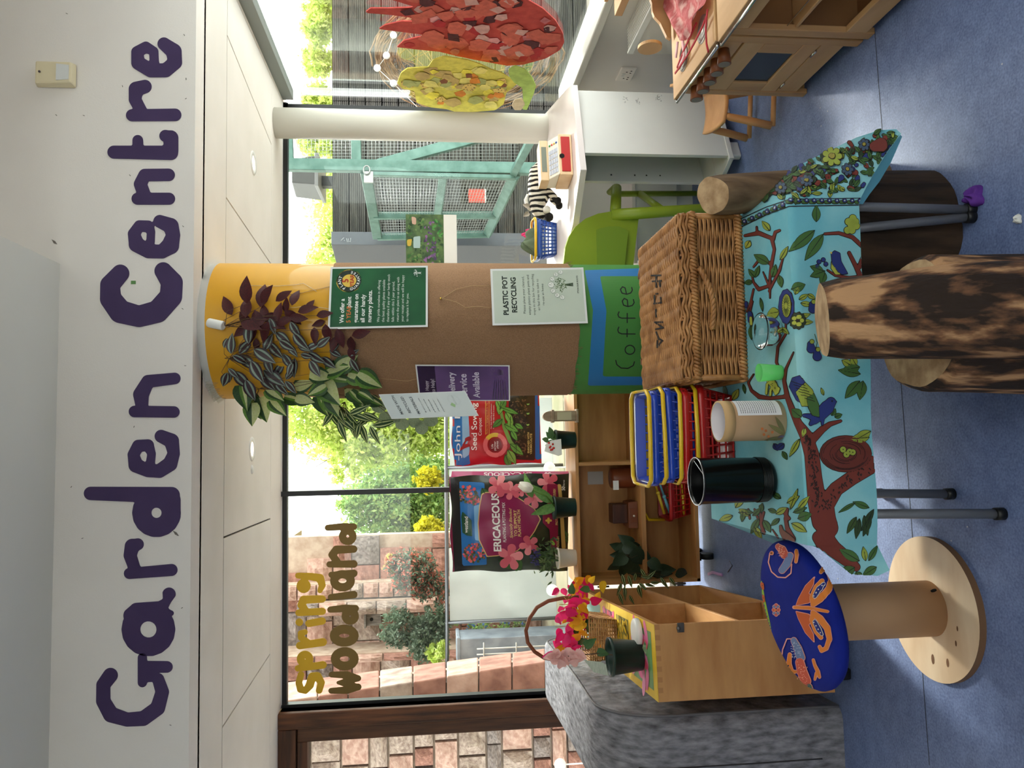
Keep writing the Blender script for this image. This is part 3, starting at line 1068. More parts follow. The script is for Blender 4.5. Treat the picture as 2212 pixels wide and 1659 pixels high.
# ---- green steel gate and frame with wire mesh
M_GREEN = mat('green_galvanised_steel', (98, 134, 124), 0.45, rgb2=(76, 112, 102), vs=14, det=6, metal=0.2)
gate = thing('mesh_gate', 'green steel gate frame with wire mesh outside the window', 'gate', P(1140, 360, Y=5.4).xy.to_3d())


def bar(pa, pb, w, d, name='rail'):
    pa, pb = Vector(pa), Vector(pb)
    t = (pb - pa).normalized()
    u = t.cross(Vector((0, 1, 0)))
    u = u.normalized() * (w / 2) if u.length > .01 else Vector((w / 2, 0, 0))
    n = t.cross(u).normalized() * (d / 2)
    MB().hexa([pa - u - n, pa + u - n, pa + u + n, pa - u + n, pb - u - n, pb + u - n, pb + u + n, pb - u + n]).build(name, M_GREEN, gate, bev=0.004)


YG0 = 5.5
bar(P(600, 356, Y=YG0), P(600, 356, Y=YG0) * 1.0 + Vector((0.0, 0, -(P(600, 356, Y=YG0).z + 0.05))), 0.085, 0.06, 'post')
bar(P(770, 362, Y=YG0), P(768, 240, Y=YG0), 0.07, 0.05)
bar(P(818, 356, Y=YG0), P(1040, 296, Y=YG0), 0.075, 0.05, 'brace')
bar(P(626, 366, Y=YG0), P(620, 240, Y=YG0), 0.06, 0.05)
bar(P(1110, 372, Y=YG0), P(1150, 296, Y=YG0 - 0.7), 0.07, 0.05)
TH, TF, BH, BF = P(790, 370, Y=YG0), P(815, 512, Y=6.55), P(1112, 378, Y=YG0), P(1052, 506, Y=6.55)
bar(TH, TF, 0.075, 0.05)
bar(BH, BF, 0.075, 0.05)
bar(TF, BF, 0.055, 0.05, 'stile')
bar(TH + Vector((-.02, 0, 0)), BH + Vector((-.02, 0, 0)), 0.03, 0.05, 'stile')
bar(TH.lerp(BH, 0.52), TF.lerp(BF, 0.52), 0.06, 0.05)
bar(TH.lerp(TF, 0.64), BH.lerp(BF, 0.64), 0.055, 0.05, 'stile')
wm = MB()
for k in range(1, 46):
    t = k / 46
    wm.tube([TH.lerp(BH, t), TF.lerp(BF, t)], 0.0016, 4)
for k in range(1, 22):
    t = k / 22
    wm.tube([TH.lerp(TF, t), BH.lerp(BF, t)], 0.0016, 4)
e0, e1, e2, e3 = P(640, 345, Y=YG0), P(640, 250, Y=YG0), P(1120, 345, Y=YG0), P(1120, 250, Y=YG0)
for k in range(60):
    t = k / 60
    wm.tube([e0.lerp(e2, t), e1.lerp(e3, t)], 0.0014, 4)
for k in range(14):
    t = k / 14
    wm.tube([e0.lerp(e1, t), e2.lerp(e3, t)], 0.0014, 4)
wm.build('wire_mesh', mat('bright_wire', (176, 184, 182), 0.4, metal=0.5), gate, kind='stuff')
lt = P(800, 380, Y=YG0 - 0.04)
ml = MB().box((lt.x - 0.05, YG0 - 0.05, lt.z - 0.02), (lt.x + 0.03, YG0 - 0.03, lt.z + 0.045))
ml.tube([P(792 + 7 * math.cos(a), 367 + 9 * math.sin(a), Y=YG0 - 0.06) for a in [k * 0.628 for k in range(10)]], 0.006, 6, closed=True)
ml.build('latch', mat('zinc_latch', (150, 152, 150), 0.35, metal=0.8), gate)
# ---- willow arch with a string of white globes
wl = thing('willow_arch', 'arch of woven dry willow behind the window flowers', 'arch', P(1150, 150, Y=5.6))
r = random.Random(5)
wb = MB()
for k in range(130):
    cx, cy = 1010 + r.uniform(-8, 8), 118 + r.uniform(-8, 8)
    ra, rb = r.uniform(150, 205), r.uniform(95, 125)
    a0 = r.uniform(0, 6.3)
    ln = r.uniform(0.9, 2.2)
    pts = []
    for i in range(9):
        a = a0 + ln * i / 8
        q = P(cx + ra * math.cos(a) * (1 + r.uniform(-.02, .02)), cy + rb * math.sin(a), Y=5.6 + r.uniform(-.06, .06))
        pts.append(q)
    wb.tube(pts, r.uniform(0.003, 0.007), 4)
for k in range(60):
    a = r.uniform(0, 6.3)
    b = a + r.uniform(0.8, 2.4)
    p, q = P(1010 + 170 * math.cos(a), 118 + 105 * math.sin(a), Y=5.62), P(1010 + 170 * math.cos(b), 118 + 105 * math.sin(b), Y=5.66)
    wb.tube([p, p.lerp(q, .5) + Vector((0, r.uniform(-.1, .1), r.uniform(-.05, .05))), q], 0.0032, 4)
wb.build('withies', [mat('dry_willow', (150, 122, 88), 0.8, rgb2=(110, 84, 58), vs=14)], wl, kind='stuff')
gs = thing('globe_string', 'string of small white globe lights along the willow arch', 'string lights', P(848, 76, Y=5.5))
gpx = [(850, 76), (835, 120), (815, 147), (850, 180)]
MB().tube([P(x, y, Y=5.5) for x, y in [(846, 60)] + gpx + [(905, 235)]], 0.0025, 5).build('cable', M_WHITE, gs)
for x, y in gpx:
    mb = MB()
    rr = 0.026
    mb.lathe([(rr * math.sin(t * math.pi / 8), -rr * math.cos(t * math.pi / 8)) for t in range(9)], P(x, y, Y=5.48), 16)
    mb.build('globe', mat('white_globe', (240, 240, 240), 0.3, tl=0.3), gs)
# white globes lying on the terrace near the door
for k, (x, y, lab) in enumerate(((1193, 1275, 'white globe light on the terrace right of the flower basket handle'), (1190, 1397, 'white globe light on the terrace left of the flower basket handle'),
                                 (1187, 1010, 'white globe light on the terrace between the two compost bags'), (1210, 1652, 'white globe light at the foot of the rubble wall'))):
    q = P(x, y, Z=0.06)
    q = P(x, y, Y=min(q.y, 5.9))
    rr = 0.045
    mb = MB().lathe([(rr * math.sin(t * math.pi / 8), -rr * math.cos(t * math.pi / 8)) for t in range(9)], q, 18)
    mb.cyl(q - Vector((0, 0, q.z + 0.01)), q - Vector((0, 0, rr * 0.9)), 0.006, n=8)
    g = mb.build('globe_light', mat('white_globe', (240, 240, 240), 0.3, tl=0.3))
    tag(g, lab, 'light', 'globe lights on stakes')

# ================================================================ things fixed to the column
def colpt(x, y, extra=0.0):
    """where the line of sight meets the column wrap (or passes it)"""
    d = ray(x, y)
    ox, oy = CP.x - CX, CP.y - CY
    R = CRAD + extra
    A = d.x ** 2 + d.y ** 2
    Bq = ox * d.x + oy * d.y
    Cq = ox * ox + oy * oy - R * R
    D = Bq * Bq - A * Cq
    t = (-Bq - math.sqrt(D)) / A if D > 0 else -Bq / A
    return CP + d * t


def PN(x, y, o, n):
    d = ray(x, y)
    return CP + d * ((o - CP).dot(n) / d.dot(n))


class Card:
    """laminated sign: four photograph corners on a tangent plane; u runs right, v runs down"""

    def __init__(s, name, label, TL, TR, BL, o, n, face, border=0.03, cat='sign'):
        s.tl, s.tr, s.bl = PN(*TL, o, n), PN(*TR, o, n), PN(*BL, o, n)
        s.U, s.V = s.tr - s.tl, s.bl - s.tl
        s.n = s.U.cross(s.V).normalized()
        if s.n.dot(CP - s.tl) < 0:
            s.n = -s.n
        s.asp = s.V.length / s.U.length
        s.t = thing(name, label, cat, s.tl + s.V + s.U * 0.5)
        q = [s.tl, s.tr, s.tr + s.V, s.bl]
        MB().poly(q, -s.n * 0.0012).build('laminate', mat('laminate_white', (226, 228, 226), 0.25), s.t)
        b = border
        c = border / s.asp
        MB().poly([s.pt(b, c), s.pt(1 - b, c), s.pt(1 - b, 1 - c), s.pt(b, 1 - c)], -s.n * 0.0005).build('printed_sheet', face, s.t)
        s.mb, s.mats = MB(), []

    def pt(s, u, v, e=1):
        return s.tl + s.U * u + s.V * v + s.n * (0.0006 * e)

    def mi(s, rgb):
        m = paint(rgb, 0.4)
        if m not in s.mats:
            s.mats.append(m)
        return s.mats.index(m)

    def text(s, txt, u, v, width=None, size=None, rgb=(240, 240, 235), align='LEFT', e=2, **k):
        W = s.U.length
        if size is None:
            size = fit(txt, width * W, **k) / W
        letter(s.mb, txt, lambda a, b: s.pt(u + a / W, v - b / (W * s.asp), e), size * W, mi=s.mi(rgb), align=align, **k)
        return size

    def disc(s, u, v, r, rgb, e=1, n=28, squash=1.0):
        c = s.pt(u, v, e)
        ux, vy = s.U.normalized() * (r * s.U.length), s.V.normalized() * (r * s.U.length * squash)
        s.mb.add([c] + [c + ux * math.cos(6.2832 * k / n) + vy * math.sin(6.2832 * k / n) for k in range(n)],
                 [(0, k + 1, (k + 1) % n + 1) for k in range(n)], s.mi(rgb))

    def ring(s, u, v, r0, r1, rgb, e=1, a0=0.0, a1=6.2832, n=32):
        c = s.pt(u, v, e)
        W = s.U.length
        ux, vy = s.U.normalized() * W, s.V.normalized() * W
        vs = []
        for k in range(n + 1):
            a = a0 + (a1 - a0) * k / n
            q = ux * math.cos(a) + vy * math.sin(a)
            vs += [c + q * r0, c + q * r1]
        s.mb.add(vs, [(2 * k, 2 * k + 1, 2 * k + 3, 2 * k + 2) for k in range(n)], s.mi(rgb))

    def quad(s, pts, rgb, e=1):
        s.mb.add([s.pt(u, v, e) for u, v in pts], [tuple(range(len(pts)))], s.mi(rgb))

    def arc_text(s, txt, u, v, r, a0, a1, size, rgb, flip=False):
        W = s.U.length
        n = len(txt)
        for k, ch in enumerate(txt):
            if ch == ' ':
                continue
            a = a0 + (a1 - a0) * (k + 0.5) / n
            ca, sa = math.cos(a), math.sin(a)
            cu, cv = u + r * ca, v + r * sa / s.asp
            sg = -1 if flip else 1

            def fn(x, y):
                tx, ty = (-sa * sg, ca * sg)      # along
                nx, ny = (ca * sg, sa * sg)       # outwards = up of the letter
                return s.pt(cu + (x * tx + y * nx) / W, cv + (x * ty + y * ny) / (W * s.asp), 3)
            letter(s.mb, ch, fn, size * W, mi=s.mi(rgb), align='CENTER', bold=0.02, y=-size * W * 0.33)

    def done(s):
        s.mb.build('lettering', s.mats, s.t, fix=False, kind='stuff')
        return s.t


def tangent(x, y, turn=None, off=0.012):
    p = colpt(x, y)
    a = math.atan2(p.x - CX, -(p.y - CY)) if turn is None else math.radians(turn)
    n = Vector((math.sin(a), -math.cos(a), 0))
    return Vector((CX, CY, p.z)) + n * (CRAD + off), n


# --- green plant guarantee sign
o, n = tangent(815, 643, 14)
cd = Card('guarantee_sign', 'dark green plant guarantee sign with a yellow badge, high on the column', (708, 711), (714, 577), (924, 706), o, n,
          mat('sign_green', (22, 74, 48), 0.3, rgb2=(38, 104, 62), vs=4))
WHT = (236, 238, 232)
sz = cd.text('guarantee on', 0.09, 0.293, width=0.46, rgb=WHT, bold=0.018)
cd.text('We offer a', 0.09, 0.155, size=sz, rgb=WHT, bold=0.018)
cd.text('5 YEAR', 0.09, 0.222, size=sz, rgb=(206, 112, 52), bold=0.018)
cd.text('plant', 0.335, 0.222, size=sz, rgb=WHT, bold=0.018)
cd.text('all our hardy', 0.09, 0.362, size=sz, rgb=WHT, bold=0.018)
cd.text('nursery plants.', 0.09, 0.43, size=sz, rgb=WHT, bold=0.018)
s2 = cd.text('We pride ourselves in offering', 0.09, 0.512, width=0.68, rgb=(214, 222, 212))
for k, tx in enumerate(('the best quality plants available', 'therefore if any of our hardy stock', 'fails within this 5 year period,', 'return the plant to us along with', 'your receipt and we will be happy', 'to replace it for you.')):
    cd.text(tx, 0.09, 0.561 + 0.0485 * k, size=s2, rgb=(214, 222, 212))
bu, bv = 0.767, 0.195
cd.disc(bu, bv, 0.19, (226, 190, 80), 1)
cd.disc(bu, bv, 0.175, (24, 40, 34), 2)
cd.disc(bu, bv, 0.105, (226, 190, 80), 3)
cd.arc_text('PLANT', bu, bv, 0.14, math.radians(200), math.radians(305), 0.062, WHT)
cd.arc_text('GUARANTEE', bu, bv, 0.14, math.radians(175), math.radians(5), 0.058, WHT, True)
cd.text('5', bu, bv - 0.008, size=0.13, rgb=(176, 36, 30), align='CENTER', bold=0.02, e=5)
cd.text('YEAR', bu, bv + 0.048, size=0.082, rgb=(176, 36, 30), align='CENTER', bold=0.02, e=5)
cd.disc(0.878, 0.89, 0.07, (206, 214, 206), 1)
cd.ring(0.878, 0.89, 0.0, 0.062, (30, 84, 54), 2, n=24)
for k in range(26):
    a = random.uniform(math.pi * 0.95, math.pi * 2.05)
    r = random.uniform(0.0, 0.055)
    cd.disc(0.878 + r * math.cos(a), 0.885 + r * math.sin(a) / cd.asp, 0.009, (206, 214, 206), 3, 8)
cd.quad([(0.87, 0.89), (0.886, 0.89), (0.892, 0.928), (0.862, 0.928)], (206, 214, 206), 3)
sign_green = cd.done()
# --- plastic pot recycling sign
o, n = tangent(1160, 640, 14, 0.016)
cd = Card('recycling_sign', 'pale green plastic pot recycling sign hung on string from a gold pin', (1064, 703), (1059, 581), (1270, 698), o, n,
          mat('sign_pale_green', (190, 202, 186), 0.35, rgb2=(198, 208, 194), vs=4), 0.035)
DK = (30, 42, 36)
sz = cd.text('PLASTIC POT', 0.17, 0.172, width=0.69, rgb=DK, bold=0.03)
cd.text('RECYCLING', 0.21, 0.262, size=sz, rgb=DK, bold=0.03)
s2 = cd.text('Please place your cleaned,', 0.19, 0.352, width=0.66, rgb=(70, 80, 74), space=1.1)
for k, (tx, u) in enumerate((('empty plastic plant pots and', 0.165), ('trays in this bin for recycling', 0.16), ('or feel free to take to', 0.24), ('re-use at home', 0.33))):
    cd.text(tx, u, 0.405 + 0.05 * k, size=s2, rgb=(70, 80, 74), space=1.1)
tu, tv = 0.69, 0.79
cd.ring(tu, tv, 0.235, 0.239, (150, 166, 150), 1, math.radians(190), math.radians(350))
for k, a in enumerate((196, 218, 243, 270, 297, 322, 344)):
    a = math.radians(a)
    cu, cv = tu + 0.237 * math.cos(a), tv + 0.237 * math.sin(a) / cd.asp
    r = 0.048 if k == 3 else 0.036
    cd.disc(cu, cv, r + 0.004, (120, 132, 122), 2, 20)
    cd.disc(cu, cv, r, (226, 230, 222), 3, 20)
    for j in range(3):
        b = a + j * 2.1
        cd.quad([(cu + 0.5 * r * math.cos(b) - .006, cv + 0.5 * r * math.sin(b) / cd.asp - .004), (cu + 0.5 * r * math.cos(b) + .007, cv + 0.5 * r * math.sin(b) / cd.asp - .002),
                 (cu + 0.2 * r * math.cos(b), cv + 0.2 * r * math.sin(b) / cd.asp + .006)], (50, 66, 54), 4)
cd.quad([(tu - 0.015, tv), (tu + 0.015, tv), (tu + 0.035, tv + 0.085), (tu - 0.035, tv + 0.085)], (74, 96, 66), 1)
for k in range(90):
    a, r = random.uniform(0, 6.28), 0.13 * math.sqrt(random.random())
    cd.disc(tu + r * math.cos(a), tv - 0.05 + 0.8 * r * math.sin(a) / cd.asp, 0.0085, (92, 118, 80), 2, 7)
cd.text("IT'S IN OUR ROOTS", tu, 0.93, width=None, size=0.036, rgb=DK, align='CENTER', bold=0.02)
sign_pot = cd.done()
# --- purple delivery sign
o, n = tangent(1000, 822, -44, 0.012)
cd = Card('delivery_sign', 'purple delivery service sign on the left of the column', (906, 866), (897, 788), (1102, 866), o, n,
          mat('sign_purple', (52, 28, 78), 0.25, rgb2=(112, 74, 140), vs=2.2), 0.03)
PW = (214, 204, 224)
cd.quad([(0.03, 0.02), (0.97, 0.02), (0.97, 0.2), (0.03, 0.2)], (44, 24, 62), 1)
cd.text('Happy', 0.30, 0.115, size=0.105, rgb=PW)
cd.text('to Help!', 0.24, 0.182, size=0.115, rgb=PW)
cd.text('Delivery', 0.14, 0.40, width=0.66, rgb=PW, bold=0.02)
cd.text('Service', 0.14, 0.53, width=0.62, rgb=PW, bold=0.02)
cd.text('Available', 0.10, 0.665, width=0.72, rgb=PW, bold=0.02)
for k in range(6):
    cd.quad([(0.03, 0.8 + .03 * k), (0.6, 0.83 + .022 * k), (0.6, 0.838 + .022 * k), (0.03, 0.815 + .03 * k)], (98 + 12 * k, 84 + 12 * k, 122 + 8 * k), 1)
cd.ring(0.78, 0.84, 0.05, 0.058, (150, 130, 166), 1)
cd.ring(0.88, 0.82, 0.035, 0.042, (150, 130, 166), 1)
cd.quad([(0.72, 0.87), (0.9, 0.87), (0.86, 0.93), (0.74, 0.93)], (134, 116, 152), 1)
sign_purple = cd.done()
# --- white recycled materials sign that hangs proud of the column
o = P(930, 875, Y=2.87)
n = Vector((0.10, -0.97, 0.2)).normalized()
cd = Card('recycled_materials_sign', 'white laminated recycled materials sign hanging at the left edge of the column', (846, 905), (818, 852), (1034, 898), o, n,
          mat('sign_white', (206, 212, 210), 0.3, rgb2=(192, 202, 202), vs=4), 0.02)
GD = (72, 80, 84)
sz = cd.text('RECYCLED', 0.2, 0.262, width=0.66, rgb=GD, bold=0.02)
cd.text('MADE WITH', 0.16, 0.165, size=sz, rgb=GD, bold=0.02)
cd.text('MATERIALS', 0.16, 0.36, size=sz, rgb=GD, bold=0.02)
rw = random.Random(12)
for k in range(5):
    u0 = 0.2 + 0.03 * (k % 2)
    while u0 < 0.78 - 0.04 * k:
        w0 = rw.uniform(.04, .11)
        cd.quad([(u0, 0.425 + 0.052 * k), (u0 + w0, 0.425 + 0.052 * k), (u0 + w0, 0.437 + 0.052 * k), (u0, 0.437 + 0.052 * k)], (160, 168, 170), 1)
        u0 += w0 + .02
cd.ring(0.66, 0.82, 0.2, 0.206, (176, 184, 182), 1)
cd.ring(0.66, 0.82, 0.17, 0.174, (186, 192, 190), 1)
cd.text('RECYCLED', 0.66, 0.83, size=0.075, rgb=(140, 150, 148), align='CENTER')
cd.quad([(0.36, 0.79), (0.46, 0.75), (0.56, 0.78), (0.47, 0.81)], (150, 184, 130), 2)
sign_white = cd.done()
# --- strings, pin
tw = mat('jute_string', (196, 164, 120), 0.9)
tw2 = mat('white_thread', (226, 214, 186), 0.9)


def cord(parent, pts, m, r=0.0011, off=0.006):
    MB().tube([colpt(x, y, off) for x, y in pts], r, 5).build('string', m, parent)


cord(sign_pot, [(1066, 618), (1020, 617), (985, 625), (958, 643), (953, 645)], tw, off=0.012)
cord(sign_pot, [(1068, 665), (1030, 662), (1005, 664), (985, 652), (962, 646), (953, 645)], tw, off=0.012)
pn = colpt(952, 645, 0.012)
MB().lathe([(0.0005, -0.004), (0.004, -0.003), (0.005, 0), (0.004, 0.003), (0.0005, 0.004)], pn, 10).build('pin', mat('brass_pin', (212, 176, 80), 0.25, metal=0.9), sign_pot)
cord(sign_green, [(716, 618), (680, 626), (650, 633), (622, 636)], tw)
cord(sign_green, [(716, 668), (690, 664), (655, 662), (600, 668)], tw2, 0.0009)
cord(sign_green, [(684, 630), (672, 622), (655, 612), (640, 615), (600, 618), (540, 617)], tw2, 0.0009)
cord(sign_purple, [(905, 817), (880, 823), (850, 820), (815, 816)], tw)
MB().tube([PN(835, 872, o, n), colpt(800, 850, 0.02), colpt(790, 846, 0.02)], 0.0011, 5).build('string', tw, sign_white)
# --- coffee poster: blue frame and handwriting on the green paper
vs, fs = [], []
for k in range(73):
    a = -1.7 + 3.4 * k / 72
    for z in (0.2, 1.2):
        vs.append((CX + (CRAD + 0.0035) * math.sin(a), CY - (CRAD + 0.0035) * math.cos(a), z))
fs = [(2 * k, 2 * k + 2, 2 * k + 3, 2 * k + 1) for k in range(72)]
coffee = thing('coffee_poster', 'green and blue paper poster with Coffee handwritten on the column', 'poster', colpt(1390, 700))
dc = Decal(vs, fs, 0.0006)
dc.shape(M_BPAP, polys=[[(1263, 584), (1281, 671), (1279, 700), (1270, 833), (1440, 831), (1440, 578)]], cell=5)
dc.shape(mat('green_poster_paper', (62, 124, 50), 0.6), polys=[[(1296, 597), (1310, 672), (1308, 700), (1302, 813), (1440, 813), (1440, 597)]], cell=5, layer=2)
dc.build('coloured_paper', coffee)
dc = Decal(vs, fs, 0.0006)
dc.layer = 3


def zz(pts, r=5.0, s=4.096, ox=880, oy=560):
    return [(ox + x / s, oy + y / s, r / s) for x, y in pts]


o_ = [(1968 + 43 * math.cos(t), 800 + 40 * math.sin(t)) for t in [k * 6.2832 / 14 for k in range(15)]]
dc.shape((22, 24, 22), strokes=[zz(q) for q in (
    [(1843, 893), (1852, 930), (1890, 960), (1950, 964), (1998, 938), (2008, 905)], o_,
    [(1870, 600), (1861, 625), (1868, 648), (1895, 660), (2014, 661)], [(1943, 618), (1943, 686)],
    [(1872, 466), (1862, 490), (1870, 512), (1895, 522), (2014, 522)], [(1944, 480), (1944, 562)],
    [(1950, 420), (1945, 362), (1918, 348), (1900, 372), (1912, 408), (1950, 420), (1990, 410), (2006, 385), (1998, 358)],
    [(1938, 312), (1926, 256), (1902, 246), (1884, 270), (1898, 302), (1940, 312), (1976, 300), (1990, 275), (1984, 252)])], cell=1.2)
dc.build('handwriting', coffee)


# ---- artificial plants pinned to the column
def leaf_mesh(name, shape, cols, mats, cup=0.12, droop=0.18, nv=7):
    """unit leaf along +Y; cols: material index for each strip across, from edge to edge"""
    nu = len(cols)
    mb = MB()

    def fn(u, v):
        w = shape(v)
        x = (u - 0.5) * 2 * w
        return Vector((x, v, cup * abs(x) * 1.2 - droop * v * v))
    mb.grid(fn, nu, nv, mi=lambda i, j: cols[i])
    return mb.mesh(name, mats)


lens = lambda v: 0.24 * (math.sin(math.pi * min(1, v) ** 0.8) + 0.02)
heart = lambda v: 0.36 * math.sin(math.pi * (0.12 + 0.88 * v) ** 0.72) + 0.01
roundl = lambda v: 0.42 * math.sqrt(max(0.0, 1 - (2 * v - 1) ** 2)) + 0.015
narrow = lambda v: 0.15 * (math.sin(math.pi * v ** 0.7) + 0.02)
M_MAR = mat('maroon_leaf', (88, 30, 34), 0.55, rgb2=(58, 22, 26), vs=20, tl=0.25)
M_PUR = mat('dark_purple_leaf', (50, 30, 36), 0.45)
M_SIL = mat('silver_leaf_stripe', (124, 142, 128), 0.45)
M_DGL = mat('dark_green_leaf', (38, 66, 34), 0.45, rgb2=(54, 88, 40), vs=20, tl=0.15)
M_CRM = mat('cream_leaf', (206, 212, 160), 0.5, rgb2=(188, 202, 130), vs=12, tl=0.3)
M_MGL = mat('mid_green_leaf', (104, 146, 58), 0.5, rgb2=(84, 124, 48), vs=14, tl=0.3)
M_EUC = mat('eucalyptus_leaf', (146, 160, 130), 0.6, rgb2=(122, 138, 108), vs=14, tl=0.3)
L_MAR = [leaf_mesh('leaf', lens, [0] * 4, [M_MAR], 0.2, d) for d in (0.1, 0.3)]
L_STR = [leaf_mesh('leaf', lens, [0, 1, 0, 0, 1, 0], [M_PUR, M_SIL], 0.15, d) for d in (0.1, 0.3)]
L_VAR = [leaf_mesh('leaf', heart, c, [M_DGL, M_CRM, M_MGL], 0.15, d) for c, d in (([0, 2, 1, 1, 0, 2], 0.15), ([0, 0, 1, 2, 0, 0], 0.3), ([1, 1, 1, 0, 0, 2], 0.2), ([0, 1, 1, 1, 1, 0], 0.1))]
L_GST = [leaf_mesh('leaf', narrow, [0, 1, 0, 0, 1, 0], [M_DGL, M_CRM], 0.15, d) for d in (0.15, 0.4)]
L_EUC = [leaf_mesh('leaf', roundl, [0] * 4, [M_EUC], 0.05, 0.08)]
M_STEM = mat('brown_plant_stem', (92, 66, 44), 0.7)
rl = random.Random(21)


def leafM(p, ang, ln, tilt=0.35, r=rl, flip=False):
    """placement for a unit leaf: base at p, running at photograph angle ang"""
    a = math.radians(ang)
    d = (CD * math.cos(a) - CR * math.sin(a)) + CF * r.uniform(-tilt, tilt)
    d.normalize()
    n = -CF + CR * r.uniform(-tilt, tilt) + CD * r.uniform(-tilt, tilt)
    w = d.cross(n).normalized()
    n = w.cross(d)
    M = Matrix((w, d, n)).transposed() * ln
    M = M.to_4x4()
    M.translation = p
    return M


def vine(t, hub, lst, meshes, k=4.096, ox=420, oy=560, lift=(0.015, 0.06), pxm=0.00172, Yout=3.02, stem=True, scale=1.3, hubY=None):
    sb = MB()
    hp = colpt(*hub, 0.04) if hubY is None else P(*hub, Y=hubY)
    for x, y, ang, ln in lst:
        px, py, L = ox + x / k, oy + y / k, ln / k * pxm * scale
        a = math.radians(ang)
        bx, by = px - math.cos(a) * ln / k * 0.5, py - math.sin(a) * ln / k * 0.5
        if py > 858 or hubY is not None:
            p = P(bx, by, Y=(Yout if hubY is None else hubY) + rl.uniform(-.05, .05))
        else:
            p = colpt(bx, by, rl.uniform(*lift))
        inst('leaf', rl.choice(meshes), t, leafM(p, ang + rl.uniform(-8, 8), L))
        if stem and rl.random() < 0.4:
            mid = hp.lerp(p, 0.5) + Vector((rl.uniform(-.02, .02), -0.012, rl.uniform(0, .03)))
            sb.tube([hp, hp.lerp(mid, .6), mid, mid.lerp(p, .6), p], [0.0013, .0011, .001, .0009, 0.0008], 4)
    if sb.f:
        sb.build('stems', M_STEM, t, kind='stuff')


pl1 = thing('hanging_plant', 'artificial trailing plant with plain maroon leaves on the yellow paper', 'plant', colpt(480, 700, 0.02), group='artificial plants on the column')
q0, q1 = colpt(450, 697, 0.012), colpt(483, 704, 0.03)
MB().cyl(q0, q1, 0.017, n=16).build('white_cap', M_WHITE, pl1, bev=0.004)
vine(pl1, (486, 704), [(295, 430, -120, 150), (462, 300, -90, 185), (440, 440, -100, 155), (605, 340, -75, 175), (640, 330, -50, 150), (775, 340, -30, 130), (880, 345, -75, 135), (815, 420, -90, 115), (735, 480, -90, 135),
                       (980, 450, -15, 135), (1010, 410, -60, 95), (900, 510, 0, 125), (1135, 490, -10, 115), (1110, 560, 160, 95), (1060, 660, 90, 115), (1170, 640, 80, 135), (1275, 680, 80, 135), (1385, 745, 90, 125),
                       (1460, 670, -5, 135), (1240, 740, 100, 115), (620, 480, -100, 125), (570, 560, 150, 155), (440, 530, 60, 155), (520, 650, 100, 145), (620, 620, 120, 155), (700, 560, 30, 155), (850, 500, 40, 145),
                       (790, 560, -20, 125), (430, 620, 140, 125), (545, 745, 90, 95), (1380, 830, 80, 105), (480, 590, 20, 150), (560, 520, 70, 150), (660, 520, -20, 130)], L_MAR)
pl2 = thing('hanging_plant', 'artificial trailing plant with silver-striped purple leaves on the yellow paper', 'plant', colpt(500, 770, 0.02), group='artificial plants on the column')
vine(pl2, (495, 775), [(480, 670, -90, 160), (685, 575, 70, 115), (870, 610, 70, 125), (780, 680, 30, 135), (925, 710, 50, 155), (965, 770, 20, 115), (1040, 780, -20, 105), (1130, 750, -30, 115), (710, 790, 45, 155), (800, 760, 40, 135),
                       (640, 750, -70, 125), (590, 850, 40, 175), (460, 890, 35, 155), (385, 880, 30, 115), (325, 770, -90, 135), (270, 740, -80, 95), (430, 780, -60, 135), (550, 970, 55, 175), (680, 1040, 40, 185), (620, 1090, 60, 145),
                       (480, 1140, 70, 165), (390, 1060, 60, 165), (300, 1030, -100, 125), (330, 1000, 50, 95), (270, 1060, 110, 125), (750, 985, -50, 115), (815, 890, 60, 125), (880, 940, 95, 135), (860, 960, 100, 105), (835, 1020, -60, 105),
                       (755, 1130, 50, 125), (840, 1120, 50, 115), (1060, 870, 40, 135), (1060, 950, 55, 135), (1170, 910, 45, 125), (1235, 830, 30, 95), (1240, 790, -45, 85), (1410, 930, 60, 115), (1390, 830, -30, 85), (985, 850, 10, 95),
                       (640, 930, 80, 125), (850, 800, 60, 105)], L_STR)
pl3 = thing('hanging_plant', 'artificial cream-variegated monstera spilling down the left side of the column', 'plant', colpt(545, 840, 0.02), group='artificial plants on the column')
vine(pl3, (560, 840), [(430, 1200, 80, 180), (520, 1280, 70, 200), (600, 1310, 70, 180), (740, 1290, 40, 160), (520, 1350, 80, 160), (960, 1100, -30, 155), (1100, 1030, 10, 165), (1250, 970, -20, 175), (1330, 920, -40, 175),
                       (1370, 900, -60, 135), (1180, 1150, 40, 225), (1280, 1080, 20, 155), (1130, 1290, 70, 175), (1210, 1290, 60, 155), (1440, 1050, 20, 175), (1530, 1060, 30, 195), (1400, 1170, -10, 145), (1420, 1220, 50, 145),
                       (1510, 1200, 20, 125), (1100, 1150, 150, 145), (870, 1230, 10, 155), (960, 1240, 10, 135), (700, 1180, 30, 145), (1470, 1270, 60, 130), (1590, 1260, 30, 130)], L_VAR)
pl4 = thing('hanging_plant', 'artificial green-striped spiky plant hanging against the window left of the column', 'plant', P(745, 866, Y=3.03), group='artificial plants on the column')
vine(pl4, (745, 868), [(1180, 1390, 130, 165), (1280, 1340, 60, 190), (1340, 1380, 60, 180), (1260, 1430, 50, 170), (1310, 1500, 60, 160), (1380, 1420, 60, 180), (1440, 1330, -30, 170), (1460, 1400, 20, 170), (1480, 1450, -20, 160),
                       (1520, 1420, -40, 160), (1480, 1540, 80, 170), (1590, 1540, 60, 150), (1670, 1470, 0, 190), (1450, 1520, 100, 140), (1400, 1480, 80, 160), (1560, 1390, 20, 150), (1350, 1450, 30, 160)], L_GST, Yout=3.06, scale=1.3)
